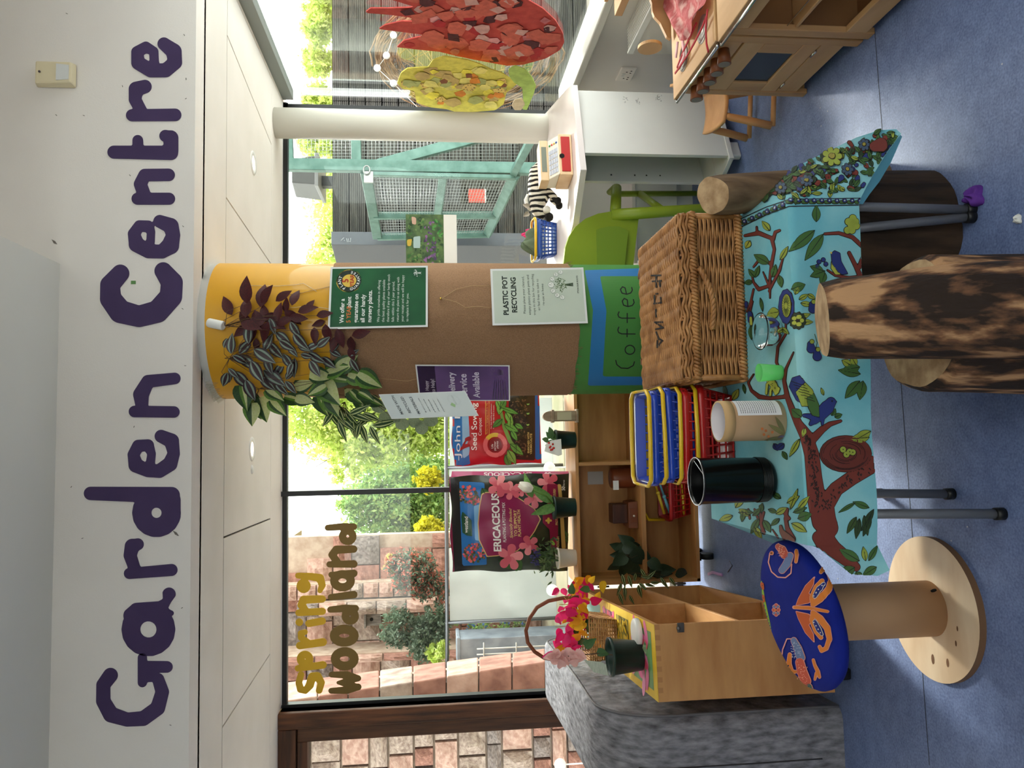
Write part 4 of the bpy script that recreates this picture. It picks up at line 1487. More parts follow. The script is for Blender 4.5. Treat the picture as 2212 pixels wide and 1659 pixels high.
pl5 = thing('hanging_plant', 'artificial round-leaved eucalyptus sprig behind the white recycled materials sign', 'plant', P(880, 872, Y=3.1), group='artificial plants on the column')
vine(pl5, (800, 868), [(1830, 1450, 20, 110), (1935, 1430, 60, 100), (2000, 1480, 80, 110), (2080, 1430, 20, 110), (1690, 1400, 30, 120), (1620, 1290, 30, 120), (1760, 1380, 60, 110)], L_EUC, Yout=3.1)

# ================================================================ table, cloth and what stands on them
ZTB = 0.53
FL, FR, BR_, BL_ = Vector((-.277, 1.838, ZTB)), Vector((.588, 1.864, ZTB)), Vector((.70, 2.48, ZTB)), Vector((-.277, 2.494, ZTB))
tbl = thing('low_table', 'low table with grey tube legs under the turquoise cloth', 'table', (0.16, 2.16, 0))
MB().poly([v + Vector((0.004, 0.004, -0.004)) for v in (FL, FR, BR_, BL_)], (0, 0, -0.024)).build('tabletop', mat('grey_laminate', (176, 178, 176), 0.5), tbl)
M_LEG = mat('grey_tube_steel', (128, 130, 136), 0.4, metal=0.3)


def leg(foot, tops):
    f = Vector(foot)
    for tp in tops:
        tp = Vector(tp)
        e = f + (tp - f) * ((ZTB - 0.03 - f.z) / (tp.z - f.z))
        MB().tube([f, e], 0.0125, 12).build('leg', M_LEG, tbl)
    MB().cyl(f + Vector((0, 0, -0.012)), f + Vector((0, 0, 0.012)), 0.016, n=14).build('foot_cap', M_BLACKM, tbl)


f = P(2094, 453, Z=0.014)
leg(f, [P(1862, 447, Y=1.9)])
leg(P(2094, 469, Z=0.014) + Vector((0, 0.0, 0)), [P(1862, 492, Y=1.94)])
leg(P(2158, 1110, Z=0.014), [P(1885, 1110, Y=1.9)])
leg(P(2060, 1068, Z=0.014) + Vector((0, 0.02, 0)), [P(1885, 1066, Y=2.02)])
leg((0.56, 2.38, 0.014), [(0.57, 2.39, 0.5)])
leg((-0.2, 2.38, 0.014), [(-0.21, 2.39, 0.5)])

# --- cloth
M_CLOTH = mat('turquoise_cotton', (150, 206, 212), 0.85, rgb2=(108, 182, 198), vs=5, det=6, bump=0.12, bs=300)
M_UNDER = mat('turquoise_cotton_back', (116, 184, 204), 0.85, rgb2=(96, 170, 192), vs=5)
cloth = thing('tablecloth', 'turquoise tablecloth printed with birds, branches and leaves over the low table', 'tablecloth', (0.16, 2.16, ZTB))
cm = MB()
UP = Vector((0, 0, 0.004))


def topfn(u, v):
    return (FL.lerp(FR, u)).lerp(BL_.lerp(BR_, u), v) + UP + Vector((0, 0, 0.0012 * math.sin(u * 19 + v * 7) * math.sin(v * 13)))


def hemf(u):
    # height of the front hem, along left to right
    x = 1090 - (1090 - 440) * u
    return P(1887 - 25 * u * u, x, Y=1.83).z


def frontfn(u, v):
    e = topfn(u, 0)
    h = e.z - hemf(u)
    r = 0.014
    t = v * h
    if t < r:
        a = t / r * math.pi / 2
        return Vector((e.x, e.y - r * math.sin(a) * 0.8, e.z - r * (1 - math.cos(a)) * 0.6))
    k = (t - r) / (h - r)
    wave = 0.006 * math.sin(u * 14) * k + 0.012 * k
    return Vector((e.x, e.y - r * 0.8 - wave, e.z - r * 0.6 - (t - r)))


cm.grid(topfn, 40, 24)
cm.grid(frontfn, 60, 14)
# right overhang flaring to a point at the front corner
inner = [frontfn(1, 1), frontfn(1, 0.6), frontfn(1, 0.15), topfn(1, 0), topfn(1, 0.25), topfn(1, 0.55), topfn(1, 0.8), topfn(1, 1)]
outer = [P(1947, 289, Y=1.80), P(1936, 279, Y=1.83), P(1900, 281, Y=1.88), P(1850, 297, Y=1.93), P(1760, 340, Y=2.05), P(1690, 376, Y=2.18), P(1630, 420, Y=2.3), P(1578, 460, Y=2.44)]


def strip(A, B, wob=0.0):
    def fn(u, v):
        k = v * (len(A) - 1)
        i = min(int(k), len(A) - 2)
        f_ = k - i
        a, b = A[i].lerp(A[i + 1], f_), B[i].lerp(B[i + 1], f_)
        p = a.lerp(b, u)
        return p + Vector((0, 0, -0.25 * u * (1 - u) * wob + 0.0))
    return fn


cm.grid(strip(inner, outer, -0.12), 14, 28)
# left overhang
li = [frontfn(0, 1), frontfn(0, 0.55), frontfn(0, 0.12), topfn(0, 0), topfn(0, 0.35), topfn(0, 0.7), topfn(0, 1)]
lo_ = [P(1922, 1232, Y=1.78), P(1896, 1244, Y=1.80), P(1838, 1240, Y=1.84), Vector((-.296, 1.93, 0.37)), Vector((-.296, 2.1, 0.36)), Vector((-.35, 2.38, 0.375)), Vector((-.33, 2.5, 0.40))]
cm.grid(strip(li, lo_), 10, 24)
# back overhang
cm.grid(lambda u, v: topfn(u, 1) + Vector((0, 0.02 * v, -0.2 * v)), 12, 3)
cl = cm.build('cloth', M_CLOTH, cloth, fix=False)
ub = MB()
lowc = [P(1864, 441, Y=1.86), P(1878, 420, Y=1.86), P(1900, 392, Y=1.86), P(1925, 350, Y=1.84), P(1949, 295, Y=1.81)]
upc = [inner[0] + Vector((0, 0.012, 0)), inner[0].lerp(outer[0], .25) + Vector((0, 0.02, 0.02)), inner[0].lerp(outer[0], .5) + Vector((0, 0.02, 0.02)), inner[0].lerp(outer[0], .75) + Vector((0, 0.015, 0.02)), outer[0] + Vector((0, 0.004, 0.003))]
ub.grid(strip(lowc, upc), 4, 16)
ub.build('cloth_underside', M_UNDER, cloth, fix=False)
print('cloth done')

D = Decal(cm.v, cm.f, 0.0006)
Z7 = lambda x, y: (1340 + x / 2.962, 560 + y / 2.962)
Z5 = lambda x, y: (1520 + x / 2.676, 240 + y / 2.676)
ZL = lambda x, y: (1600 + x / 2.967, 1100 + y / 2.967)
BRN, BLK = (116, 48, 38), (34, 22, 20)
GRN, YGR, BLU, YEL = (66, 104, 50), (150, 164, 62), (38, 52, 120), (178, 184, 74)


def strokes(fn, s, *lst):
    return [[(*fn(x, y), r / s) for x, y, r in st] for st in lst]


# trunk and branches
D.shape(BRN, strokes=strokes(Z7, 2.962, [(1290, 1680, 62), (1260, 1560, 56), (1240, 1400, 48), (1225, 1250, 44), (1190, 1130, 38), (1140, 1050, 24), (1100, 960, 18), (1070, 880, 14), (1050, 780, 10), (1062, 700, 7), (1110, 595, 3)],
                              [(1230, 1150, 26), (1290, 1090, 20), (1340, 1055, 14), (1410, 1035, 7)],
                              [(1050, 880, 10), (960, 890, 9), (890, 880, 12), (840, 840, 8), (820, 790, 5), (855, 735, 3)],
                              [(1000, 660, 7), (1010, 560, 7), (1060, 480, 5), (1060, 400, 4)], [(1000, 660, 6), (1050, 760, 8)],
                              [(1290, 1600, 60), (1380, 1470, 44), (1480, 1400, 44), (1620, 1310, 50)])
        + strokes(ZL, 2.967, [(520, -20, 75), (540, 60, 66), (560, 120, 62)], [(540, 190, 55), (590, 250, 50), (680, 320, 42), (740, 370, 25)], [(500, 180, 40), (540, 240, 45)], [(560, 100, 58), (535, 200, 55)]), outline=BLK, cell=3)
for k in range(150):
    t = random.random()
    pth = [(1270, 1600, 46), (1240, 1400, 40), (1225, 1250, 36), (1190, 1130, 28)] if k % 3 else [(1300, 1590, 46), (1380, 1470, 36), (1480, 1400, 36), (1600, 1320, 42)]
    i = min(int(t * 3), 2)
    a, b = pth[i], pth[i + 1]
    q = t * 3 - i
    x, y, r = [a[j] + (b[j] - a[j]) * q for j in range(3)]
    an = random.uniform(0, 6.3)
    x, y = x + math.cos(an) * r * random.random(), y + math.sin(an) * r * random.random()
    D.shape((46, 26, 24), strokes=[[(*Z7(x, y), 1.7), (*Z7(x + random.uniform(-9, 9), y + 9), 1.0)]], layer=3, cell=1.5)
# nest with eggs
D.shape((104, 44, 36), polys=[[Z7(1440 + 165 * math.cos(t), 1245 + 116 * math.sin(t)) for t in [k * 0.2618 for k in range(24)]]], outline=BLK, cell=3, layer=2)
for k in range(22):
    a0, rr = random.uniform(0, 6.3), random.uniform(0.35, 0.97)
    D.shape((58, 24, 22), strokes=[[(*Z7(1440 + 165 * rr * math.cos(a0 + j * .25), 1245 + 116 * rr * math.sin(a0 + j * .25)), 0.7) for j in range(7)]], layer=5, cell=1.3)
for x, y in ((1420, 1218), (1442, 1250), (1482, 1236), (1462, 1232)):
    D.shape(YGR, strokes=[[(*Z7(x, y), 6.4)]], outline=BLK, layer=6, cell=1.5)
    D.shape(BLK, strokes=[[(*Z7(x, y), 1.3)]], layer=8, cell=1.0)
# the flying bird
D.shape(BLU, polys=[[Z7(*p) for p in ((1085, 815), (1105, 760), (1150, 745), (1180, 790), (1150, 850), (1160, 920), (1130, 900))]], outline=BLK, layer=3)
D.shape(YGR, polys=[[Z7(*p) for p in ((1130, 850), (1180, 790), (1225, 835), (1250, 900), (1200, 940), (1165, 940))]], outline=BLK, layer=4)
D.shape(GRN, polys=[[Z7(*p) for p in ((1190, 890), (1235, 860), (1265, 930), (1270, 1010), (1225, 1000), (1200, 950))]], outline=BLK, layer=5)
for k in range(6):
    D.shape(BLK, strokes=[[(*Z7(1105 + 14 * k, 780 + 22 * k), 0.7), (*Z7(1180 + 12 * k, 810 + 20 * k), 0.7)]], layer=7, cell=1.2)
D.shape(BLU, strokes=strokes(Z7, 2.962, [(1345, 915, 30), (1320, 950, 42), (1280, 990, 38), (1240, 1030, 24), (1215, 1055, 10)], [(1230, 1010, 20), (1180, 1000, 10)], [(1290, 1020, 12), (1290, 1060, 5)], [(1375, 912, 5), (1360, 915, 10)]), outline=BLK, layer=4)
D.shape((20, 22, 30), strokes=[[(*Z7(1350, 908), 2.0)]], layer=7, cell=1)
# the perched bird at the front
D.shape(BLU, polys=[[Z5(*p) for p in ((735, 825), (755, 808), (785, 822), (792, 870), (830, 940), (800, 946), (775, 930), (742, 885))]], outline=BLK, layer=3)
D.shape(YEL, polys=[[Z5(*p) for p in ((738, 870), (755, 900), (790, 945), (760, 945), (735, 910))]], outline=BLK, layer=2)
D.shape((220, 190, 90), polys=[[Z5(*p) for p in ((722, 815), (740, 815), (738, 830))]], layer=5, cell=1.2)
D.shape(BRN, strokes=strokes(Z5, 2.676, [(840, 820, 9), (880, 900, 11), (910, 965, 14)], [(925, 830, 10), (900, 900, 12)], [(905, 960, 11), (840, 965, 8), (760, 950, 6), (715, 920, 4)], [(700, 710, 6), (780, 705, 8), (860, 730, 10), (915, 780, 11)]), outline=BLK, layer=1, cell=2)
for x, y in ((690, 860), (665, 872), (655, 898), (705, 885)):
    D.shape(BLU, strokes=[[(*Z5(x, y), 4.2)]], outline=BLK, layer=2, cell=1.4)
# leaves: (frame, x, y, angle, length, width, colour)
for fn, x, y, a, ln, wd, c in (
        (Z5, 640, 690, 140, 190, 62, GRN), (Z5, 690, 712, 125, 185, 62, GRN), (Z5, 650, 640, -90, 95, 46, GRN), (Z5, 700, 925, 160, 90, 45, GRN), (Z5, 700, 935, 110, 70, 40, GRN), (Z5, 690, 925, 200, 80, 40, GRN),
        (Z5, 385, 690, -130, 70, 36, YGR), (Z5, 380, 880, -150, 100, 50, GRN), (Z5, 300, 960, -130, 60, 30, GRN), (Z5, 300, 960, -70, 70, 28, GRN), (Z5, 285, 985, 170, 50, 28, GRN), (Z5, 400, 960, -75, 75, 36, GRN),
        (Z5, 445, 860, -60, 90, 30, YGR), (Z5, 440, 950, 80, 70, 34, GRN), (Z5, 440, 1160, 170, 70, 60, YGR), (Z5, 510, 1030, -20, 80, 55, GRN), (Z5, 550, 1090, -30, 60, 28, YGR), (Z5, 560, 1110, 10, 70, 30, YGR), (Z5, 540, 1200, -20, 80, 32, YGR),
        (Z5, 560, 1220, 0, 70, 30, YGR), (Z5, 530, 1060, -70, 50, 26, YGR), (Z5, 600, 1060, 30, 50, 26, YGR), (Z5, 330, 1080, 80, 80, 18, GRN), (Z5, 290, 1220, 100, 70, 30, GRN), (Z5, 900, 1480, 170, 100, 60, GRN), (Z5, 905, 1520, 190, 130, 50, GRN),
        (Z5, 900, 1560, 130, 130, 60, GRN), (Z5, 920, 1560, 100, 110, 56, GRN), (Z5, 850, 1470, -150, 60, 40, YGR), (Z5, 880, 1470, -120, 60, 40, YGR), (Z5, 270, 750, 120, 50, 36, YEL), (Z5, 450, 1250, 40, 60, 26, YGR),
        (Z7, 1600, 1100, 150, 130, 60, YGR), (Z7, 1590, 1140, 175, 120, 60, YGR), (Z7, 1350, 1000, -60, 50, 34, GRN), (Z7, 1370, 1010, -20, 50, 34, GRN), (Z7, 1160, 1010, -140, 80, 60, GRN), (Z7, 1150, 1150, 120, 130, 36, YGR), (Z7, 1180, 1080, 100, 60, 26, YGR),
        (Z7, 1300, 870, -110, 50, 18, YGR), (Z7, 1050, 1180, 140, 60, 40, BLU), (Z7, 985, 1180, 60, 50, 34, BLU), (Z7, 1040, 1230, 60, 60, 30, GRN), (Z7, 720, 900, -60, 80, 40, YEL), (Z7, 680, 880, -100, 80, 26, GRN), (Z7, 790, 800, 80, 60, 20, GRN),
        (Z7, 1500, 1560, 150, 120, 24, GRN), (Z7, 1590, 1590, 200, 110, 40, GRN), (Z7, 1620, 1600, 120, 160, 40, (40, 62, 36)), (Z7, 1600, 1640, 110, 140, 44, (40, 62, 36)),
        (Z7, 1070, 1560, -30, 90, 40, YGR), (Z7, 1030, 1530, -150, 70, 34, GRN), (Z7, 1090, 1600, -70, 140, 30, YGR), (Z7, 1110, 1620, -20, 90, 36, GRN), (Z7, 1140, 1600, -50, 110, 36, YGR),
        (Z7, 740, 1590, -60, 110, 50, YGR), (Z7, 760, 1620, 0, 90, 40, GRN), (Z7, 850, 1640, -40, 70, 34, GRN), (Z7, 900, 1620, -80, 60, 30, GRN), (Z7, 720, 1640, 160, 90, 40, YGR), (Z7, 950, 1600, 20, 60, 28, GRN),
        (ZL, 120, 60, 120, 110, 40, GRN), (ZL, 150, 70, 60, 90, 40, GRN), (ZL, 60, 40, -150, 80, 40, YGR), (ZL, 230, 30, -30, 80, 40, YGR), (ZL, 330, 90, 30, 110, 50, YGR), (ZL, 370, 60, -20, 90, 60, GRN), (ZL, 20, 20, 100, 60, 30, GRN),
        (ZL, 250, 60, 140, 70, 30, GRN), (ZL, 90, 110, 60, 90, 40, YGR), (ZL, 730, 370, 150, 120, 70, GRN), (ZL, 760, 330, -150, 150, 60, GRN), (ZL, 740, 400, 60, 60, 50, GRN), (ZL, 820, 330, -60, 110, 36, GRN), (ZL, 800, 330, -100, 90, 36, YGR), (ZL, 870, 370, 150, 100, 50, GRN),
        (ZL, 760, 60, 100, 130, 40, (44, 66, 36)), (ZL, 790, 40, 80, 130, 40, (52, 76, 40)), (ZL, 740, 50, 120, 120, 40, (60, 84, 40))):
    sc = 2.676 if fn is Z5 else 2.962
    D.leaf(*fn(x, y), a, ln / sc, wd / sc, c, layer=2)
# thin branches
D.shape(BRN, strokes=strokes(Z5, 2.676, [(240, 720, 6), (320, 705, 11), (395, 735, 9), (410, 800, 7), (395, 880, 8), (385, 960, 6), (385, 1080, 3)], [(405, 740, 8), (415, 700, 7), (440, 690, 6)], [(310, 700, 6), (308, 670, 4)],
                             [(385, 880, 8), (330, 850, 6), (290, 900, 4)], [(380, 1010, 7), (320, 1030, 9), (290, 990, 5), (280, 950, 3)], [(380, 1040, 5), (440, 920, 7), (460, 850, 3)], [(345, 930, 2), (375, 1000, 5)], [(290, 1030, 4), (270, 1120, 5), (250, 1160, 3)],
                             [(270, 1160, 4), (285, 1100, 3)]) +
        strokes(ZL, 2.967, [(150, 150, 10), (130, 90, 8), (150, 20, 6)], [(120, 80, 6), (90, 0, 4)], [(330, 190, 22), (300, 120, 12), (290, 60, 10), (300, 0, 8)], [(240, 180, 4), (205, 130, 2)]) +
        strokes(Z7, 2.962, [(900, 1659, 7), (895, 1580, 5)], [(1080, 1659, 10), (1040, 1610, 6)], [(830, 1659, 5), (820, 1600, 4)]), outline=BLK, layer=1, cell=2)
# squirrel, spotted cat, rosettes
D.shape((116, 70, 56), strokes=strokes(ZL, 2.967, [(275, 150, 16), (300, 180, 26), (335, 200, 18)], [(262, 110, 8), (268, 140, 12)]), outline=BLK, layer=4)
D.shape(YEL, strokes=strokes(Z7, 2.962, [(960, 770, 20), (985, 800, 22), (1005, 845, 16)], [(945, 800, 7), (940, 860, 6)], [(970, 830, 7), (965, 870, 6)], [(1000, 860, 8), (1015, 830, 12)]), outline=(60, 60, 30), layer=4)
for k in range(14):
    D.shape((70, 64, 30), strokes=[[(*Z7(955 + random.random() * 55, 765 + random.random() * 90), 1.0)]], layer=7, cell=0.9)
el = [k * 6.2832 / 22 for k in range(22)]
D.shape(BLU, polys=[[Z5(482 + 41 * (1 + .06 * (i % 2)) * math.cos(t), 1130 + 96 * (1 + .06 * (i % 2)) * math.sin(t)) for i, t in enumerate(el)]], outline=BLK, layer=4)
D.shape(YEL, polys=[[Z5(487 + 25 * math.cos(t), 1125 + 66 * math.sin(t)) for t in el]], outline=BLK, layer=6)
for t in el:
    D.shape((70, 84, 40), strokes=[[(*Z5(487 + 8 * math.cos(t), 1125 + 20 * math.sin(t)), 0.5), (*Z5(487 + 23 * math.cos(t), 1125 + 62 * math.sin(t)), 0.5)]], layer=9, cell=0.9)
D.shape((44, 56, 36), polys=[[Z5(545 + 38 * (1 + .2 * (i % 2)) * math.cos(t), 1212 + 42 * (1 + .2 * (i % 2)) * math.sin(t)) for i, t in enumerate(el)]], outline=BLK, layer=4)
for k in range(5):
    t = k * 1.2566
    D.shape(YEL, strokes=[[(*Z5(545 + 20 * math.cos(t), 1212 + 22 * math.sin(t)), 4.4)]], layer=6, cell=1.2)
D.shape(BLK, strokes=[[(*Z5(545, 1212), 2.6)]], layer=8, cell=1)
for x, y in ((615, 1360), (650, 1405), (625, 1130)):
    D.shape(BLU, strokes=[[(*Z5(x, y - 12), 6), (*Z5(x + 4, y + 14), 9)]], outline=BLK, layer=4)
    D.shape(YGR, strokes=[[(*Z5(x + 8, y - 26), 4.5)]], outline=BLK, layer=5)
D.shape((66, 84, 50), strokes=[[(*Z5(640, 1290), 0.8), (*Z5(655, 1340), 0.8), (*Z5(640, 1390), 0.8)]], layer=3, cell=1.1)
for x, y in ((830, 690), (850, 660), (875, 640), (835, 640), (855, 690), (880, 665), (860, 620)):
    D.shape(YGR, strokes=[[(*Z5(x, y), 7.5)]], outline=BLK, layer=3)
# tassel flower beside the hamper
D.shape(BLU, strokes=strokes(Z5, 2.676, [(272, 1170, 12), (278, 1210, 15)], [(250, 1110, 9), (252, 1130, 7)]), outline=BLK, layer=4)
D.shape(YEL, strokes=strokes(Z5, 2.676, [(280, 1195, 7), (282, 1230, 8)]), outline=BLK, layer=6)
D.leaf(*Z5(280, 1240), 90, 30, 12, GRN, layer=4)
# floral border down the right edge
D.shape((26, 30, 40), strokes=[[(1862, 443, 1.2), (1705, 446, 1.2), (1660, 462, 1.2), (1598, 492, 1.2)], [(1862, 428, 0.9), (1706, 431, 0.9), (1655, 448, 0.9), (1590, 478, 0.9)]], layer=2, cell=1.4)
for k in range(17):
    t = k / 16
    x = 1856 - 262 * t
    y = 435 if x > 1706 else 438 + (1706 - x) * 0.43
    D.shape(GRN, strokes=[[(x - 7, y + 2, 3.2), (x + 1, y + 2, 3)]], outline=BLK, layer=3, cell=1.3)
    D.shape(BLU, strokes=[[(x, y - 1, 4.0)]], outline=BLK, layer=5, cell=1.2)
    D.shape((196, 206, 190), strokes=[[(x, y - 1, 1.6)]], layer=7, cell=0.9)
rc = random.Random(3)


def over(x):
    """extent across the overhang at photograph x: near edge, far edge"""
    a = 424 if x > 1706 else 426 + (1706 - x) * 0.43
    b = float(np.interp(x, (1572, 1630, 1690, 1760, 1850, 1900, 1936), (466, 421, 378, 342, 299, 283, 281)))
    a = min(a, 424 - max(0, x - 1855) * 1.45)
    return a, b


for k in range(330):
    x = rc.uniform(1582, 1930)
    a, b = over(x)
    if a - b < 10:
        continue
    y = rc.uniform(b + 4, a - 3)
    c = rc.choice([GRN, GRN, GRN, YGR, (44, 70, 44), (120, 50, 40), BLU])
    if c in ((120, 50, 40), BLU):
        D.shape(c, strokes=[[(x, y, rc.uniform(3, 6)), (x + rc.uniform(-8, 8), y + rc.uniform(-8, 8), 3)]], outline=BLK, layer=3 + k % 4, cell=1.6)
    else:
        D.leaf(x, y, rc.uniform(0, 360), rc.uniform(12, 24), rc.uniform(6, 10), c, layer=2 + 3 * (k % 3), cell=1.8)
for x, y, r in ((1800, 343, 20), (1745, 395, 12), (1830, 370, 12), (1690, 410, 12), (1868, 318, 12)):
    for i in range(7):
        t = i * 0.8976
        D.shape(YGR if r > 15 else (64, 84, 110), strokes=[[(x + r * .3 * math.cos(t), y + r * .3 * math.sin(t), r * .2), (x + r * .75 * math.cos(t), y + r * .75 * math.sin(t), r * .3)]], outline=BLK, layer=12, cell=1.8)
    D.shape((150, 140, 60), strokes=[[(x, y, r * .3)]], outline=BLK, layer=15, cell=1.4)
D.shape((110, 46, 40), strokes=[[(1905, 318, 14), (1890, 322, 10)]], outline=BLK, layer=14, cell=2)
D.build('printed_pattern', cloth)

# --- wicker hamper
M_WICK = mat('brown_willow', (190, 136, 82), 0.5, rgb2=(146, 96, 50), vs=18, det=5, coat=0.15)
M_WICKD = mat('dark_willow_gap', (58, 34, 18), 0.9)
HX0, HX1, HY0, HY1, HZ0, HZ1 = 0.166, 0.645, 2.16, 2.58, ZTB + 0.008, 0.685
hp = thing('wicker_hamper', 'lidded brown wicker hamper with a rope handle on the tablecloth', 'hamper', ((HX0 + HX1) / 2, (HY0 + HY1) / 2, HZ0))
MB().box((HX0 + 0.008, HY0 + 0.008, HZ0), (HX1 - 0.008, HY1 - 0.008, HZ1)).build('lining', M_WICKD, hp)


def weave(name, o, u, w, n, lu, lw, rows, stakes, r=0.0046, amp=0.0045, seed=0, slant=0.35):
    """rows of rods running along u woven round stakes that run along w; n points out"""
    o, u, w, n = Vector(o), Vector(u), Vector(w), Vector(n)
    mb = MB()
    rr = random.Random(seed)
    for j in range(rows):
        v = (j + 0.5) / rows * lw
        pts = []
        N = stakes * 4
        for i in range(N + 1):
            s = i / N * lu
            ph = math.pi * (i / 4 + j)
            pts.append(o + u * s + w * (v + lw / rows * slant * math.cos(ph) * (1 if j % 2 else -1) + rr.uniform(-.0006, .0006)) + n * (amp * math.sin(ph + math.pi / 2 * 0) + 0.002))
        mb.tube(pts, r * rr.uniform(0.85, 1.1), 6)
    o1 = mb.build(name, M_WICK, hp, kind='stuff')
    for i in range(stakes + 1):
        s = (i) / stakes * lu
        MB().tube([o + u * s - n * 0.001, o + u * s + w * lw - n * 0.001], 0.004, 6).build('stake', M_WICK, hp)
    return o1


X_, Y_, Z_ = Vector((1, 0, 0)), Vector((0, 1, 0)), Vector((0, 0, 1))
weave('woven_front', (HX0, HY0 + .004, HZ0), X_, Z_, -Y_, HX1 - HX0, HZ1 - HZ0, 22, 9, r=.0036, seed=1, slant=.12)
weave('woven_side', (HX0 + .004, HY0, HZ0), Y_, Z_, -X_, HY1 - HY0, HZ1 - HZ0, 22, 8, r=.0036, seed=2, slant=.12)
weave('woven_side', (HX1 - .004, HY0, HZ0), Y_, Z_, X_, HY1 - HY0, HZ1 - HZ0, 22, 8, r=.0036, seed=3, slant=.12)
weave('woven_back', (HX0, HY1 - .004, HZ0), X_, Z_, Y_, HX1 - HX0, HZ1 - HZ0, 12, 12, seed=4)
lid = HZ1 + 0.002
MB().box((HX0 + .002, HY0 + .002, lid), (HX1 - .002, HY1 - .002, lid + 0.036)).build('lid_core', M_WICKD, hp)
weave('woven_lid', (HX0 - .004, HY0 - .004, lid + 0.038), X_, Y_, Z_, HX1 - HX0 + .008, HY1 - HY0 + .008, 44, 14, r=0.0042, amp=0.0035, seed=5, slant=0.2)
weave('woven_lid_edge', (HX0 - .004, HY0 - .002, lid), X_, Z_, -Y_, HX1 - HX0 + .008, 0.036, 4, 16, r=0.0045, amp=0.004, seed=6)
weave('woven_lid_edge', (HX0 - .002, HY0 - .004, lid), Y_, Z_, -X_, HY1 - HY0 + .008, 0.036, 4, 14, r=0.0045, amp=0.004, seed=7)
weave('woven_lid_edge', (HX1 + .002, HY0 - .004, lid), Y_, Z_, X_, HY1 - HY0 + .008, 0.036, 4, 14, r=0.0045, amp=0.004, seed=8)


def rope(pts, r, tw=18, name='rope_handle', strands=3, m=None):
    pts = [Vector(p) for p in pts]
    for s in range(strands):
        out = []
        N = len(pts)
        for i in range(N):
            t = (pts[min(i + 1, N - 1)] - pts[max(i - 1, 0)]).normalized()
            a = t.orthogonal().normalized()
            b = t.cross(a)
            an = tw * i / N * 2 + s * 2 * math.pi / strands
            out.append(pts[i] + (a * math.cos(an) + b * math.sin(an)) * r * 0.55)
        MB().tube(out, r * 0.62, 6).build(name, m or M_WICK, hp)


# wrapped border rods, corner posts, loop handle, hinges
for zc in (HZ0 + 0.008, lid - 0.002):
    mb = MB()
    N = 46
    for i in range(N):
        x = HX0 + (HX1 - HX0) * i / (N - 1)
        mb.tube([(x - .005, HY0 - .007, zc - .010), (x, HY0 - .011, zc), (x + .005, HY0 - .007, zc + .010)], 0.0052, 6)
    N = 40
    for i in range(N):
        y = HY0 + (HY1 - HY0) * i / (N - 1)
        for xs, sg in ((HX0, -1), (HX1, 1)):
            mb.tube([(xs + sg * .007, y - .005, zc - .010), (xs + sg * .011, y, zc), (xs + sg * .007, y + .005, zc + .010)], 0.0052, 6)
    mb.build('wrapped_border', M_WICK, hp, kind='stuff')
for x in (HX0, HX1):
    MB().cyl((x, HY0, HZ0), (x, HY0, HZ1), 0.009, n=10).build('corner_post', M_WICK, hp)
hz = P(1520, 620, Y=HY0 - 0.02).z
hpts = []
for i in range(25):
    t = i / 24
    x = P(1525, 575 + 135 * t, Y=HY0 - .03).x
    zz_ = P(1518 + 22 * t + 8 * math.sin(math.pi * t), 640, Y=HY0 - .03).z
    hpts.append((x, HY0 - 0.012 - 0.022 * math.sin(math.pi * t), zz_))
rope(hpts, 0.0085, 14)
bk = mat('black_wicker_letters', (30, 22, 18), 0.8)
mb = MB()
mk_ = lambda x, y: (1370 + x / 3.177, 560 + y / 3.177)
vfe = sdf_cells([[(*mk_(x, y), 1.7) for x, y in s] for s in ([(120, 112), (182, 110)], [(126, 152), (186, 148)], [(152, 112), (152, 190)], [(175, 150), (178, 186)], [(136, 305), (186, 298)], [(140, 250), (142, 305)], [(182, 262), (184, 300)], [(150, 238), (162, 236)],
                  [(150, 345), (152, 395)], [(142, 432), (196, 432)], [(142, 432), (200, 470)], [(200, 470), (150, 480)], [(152, 500), (170, 550)], [(172, 545), (196, 560)], [(160, 560), (158, 605)], [(190, 560), (165, 598)])], cell=1.2)
cutout(mb, vfe, lambda x, y: P(x, y, Z=lid + .0462), (0, 0, .0008))
mb.build('faded_black_lettering', bk, hp)
for x in (HX0 + 0.09, HX1 - 0.09):
    MB().box((x - 0.01, HY1 - 0.002, lid - 0.03), (x + 0.01, HY1 + 0.008, lid + 0.046)).build('hinge_strap', mat('brown_leather', (112, 68, 44), 0.6), hp)


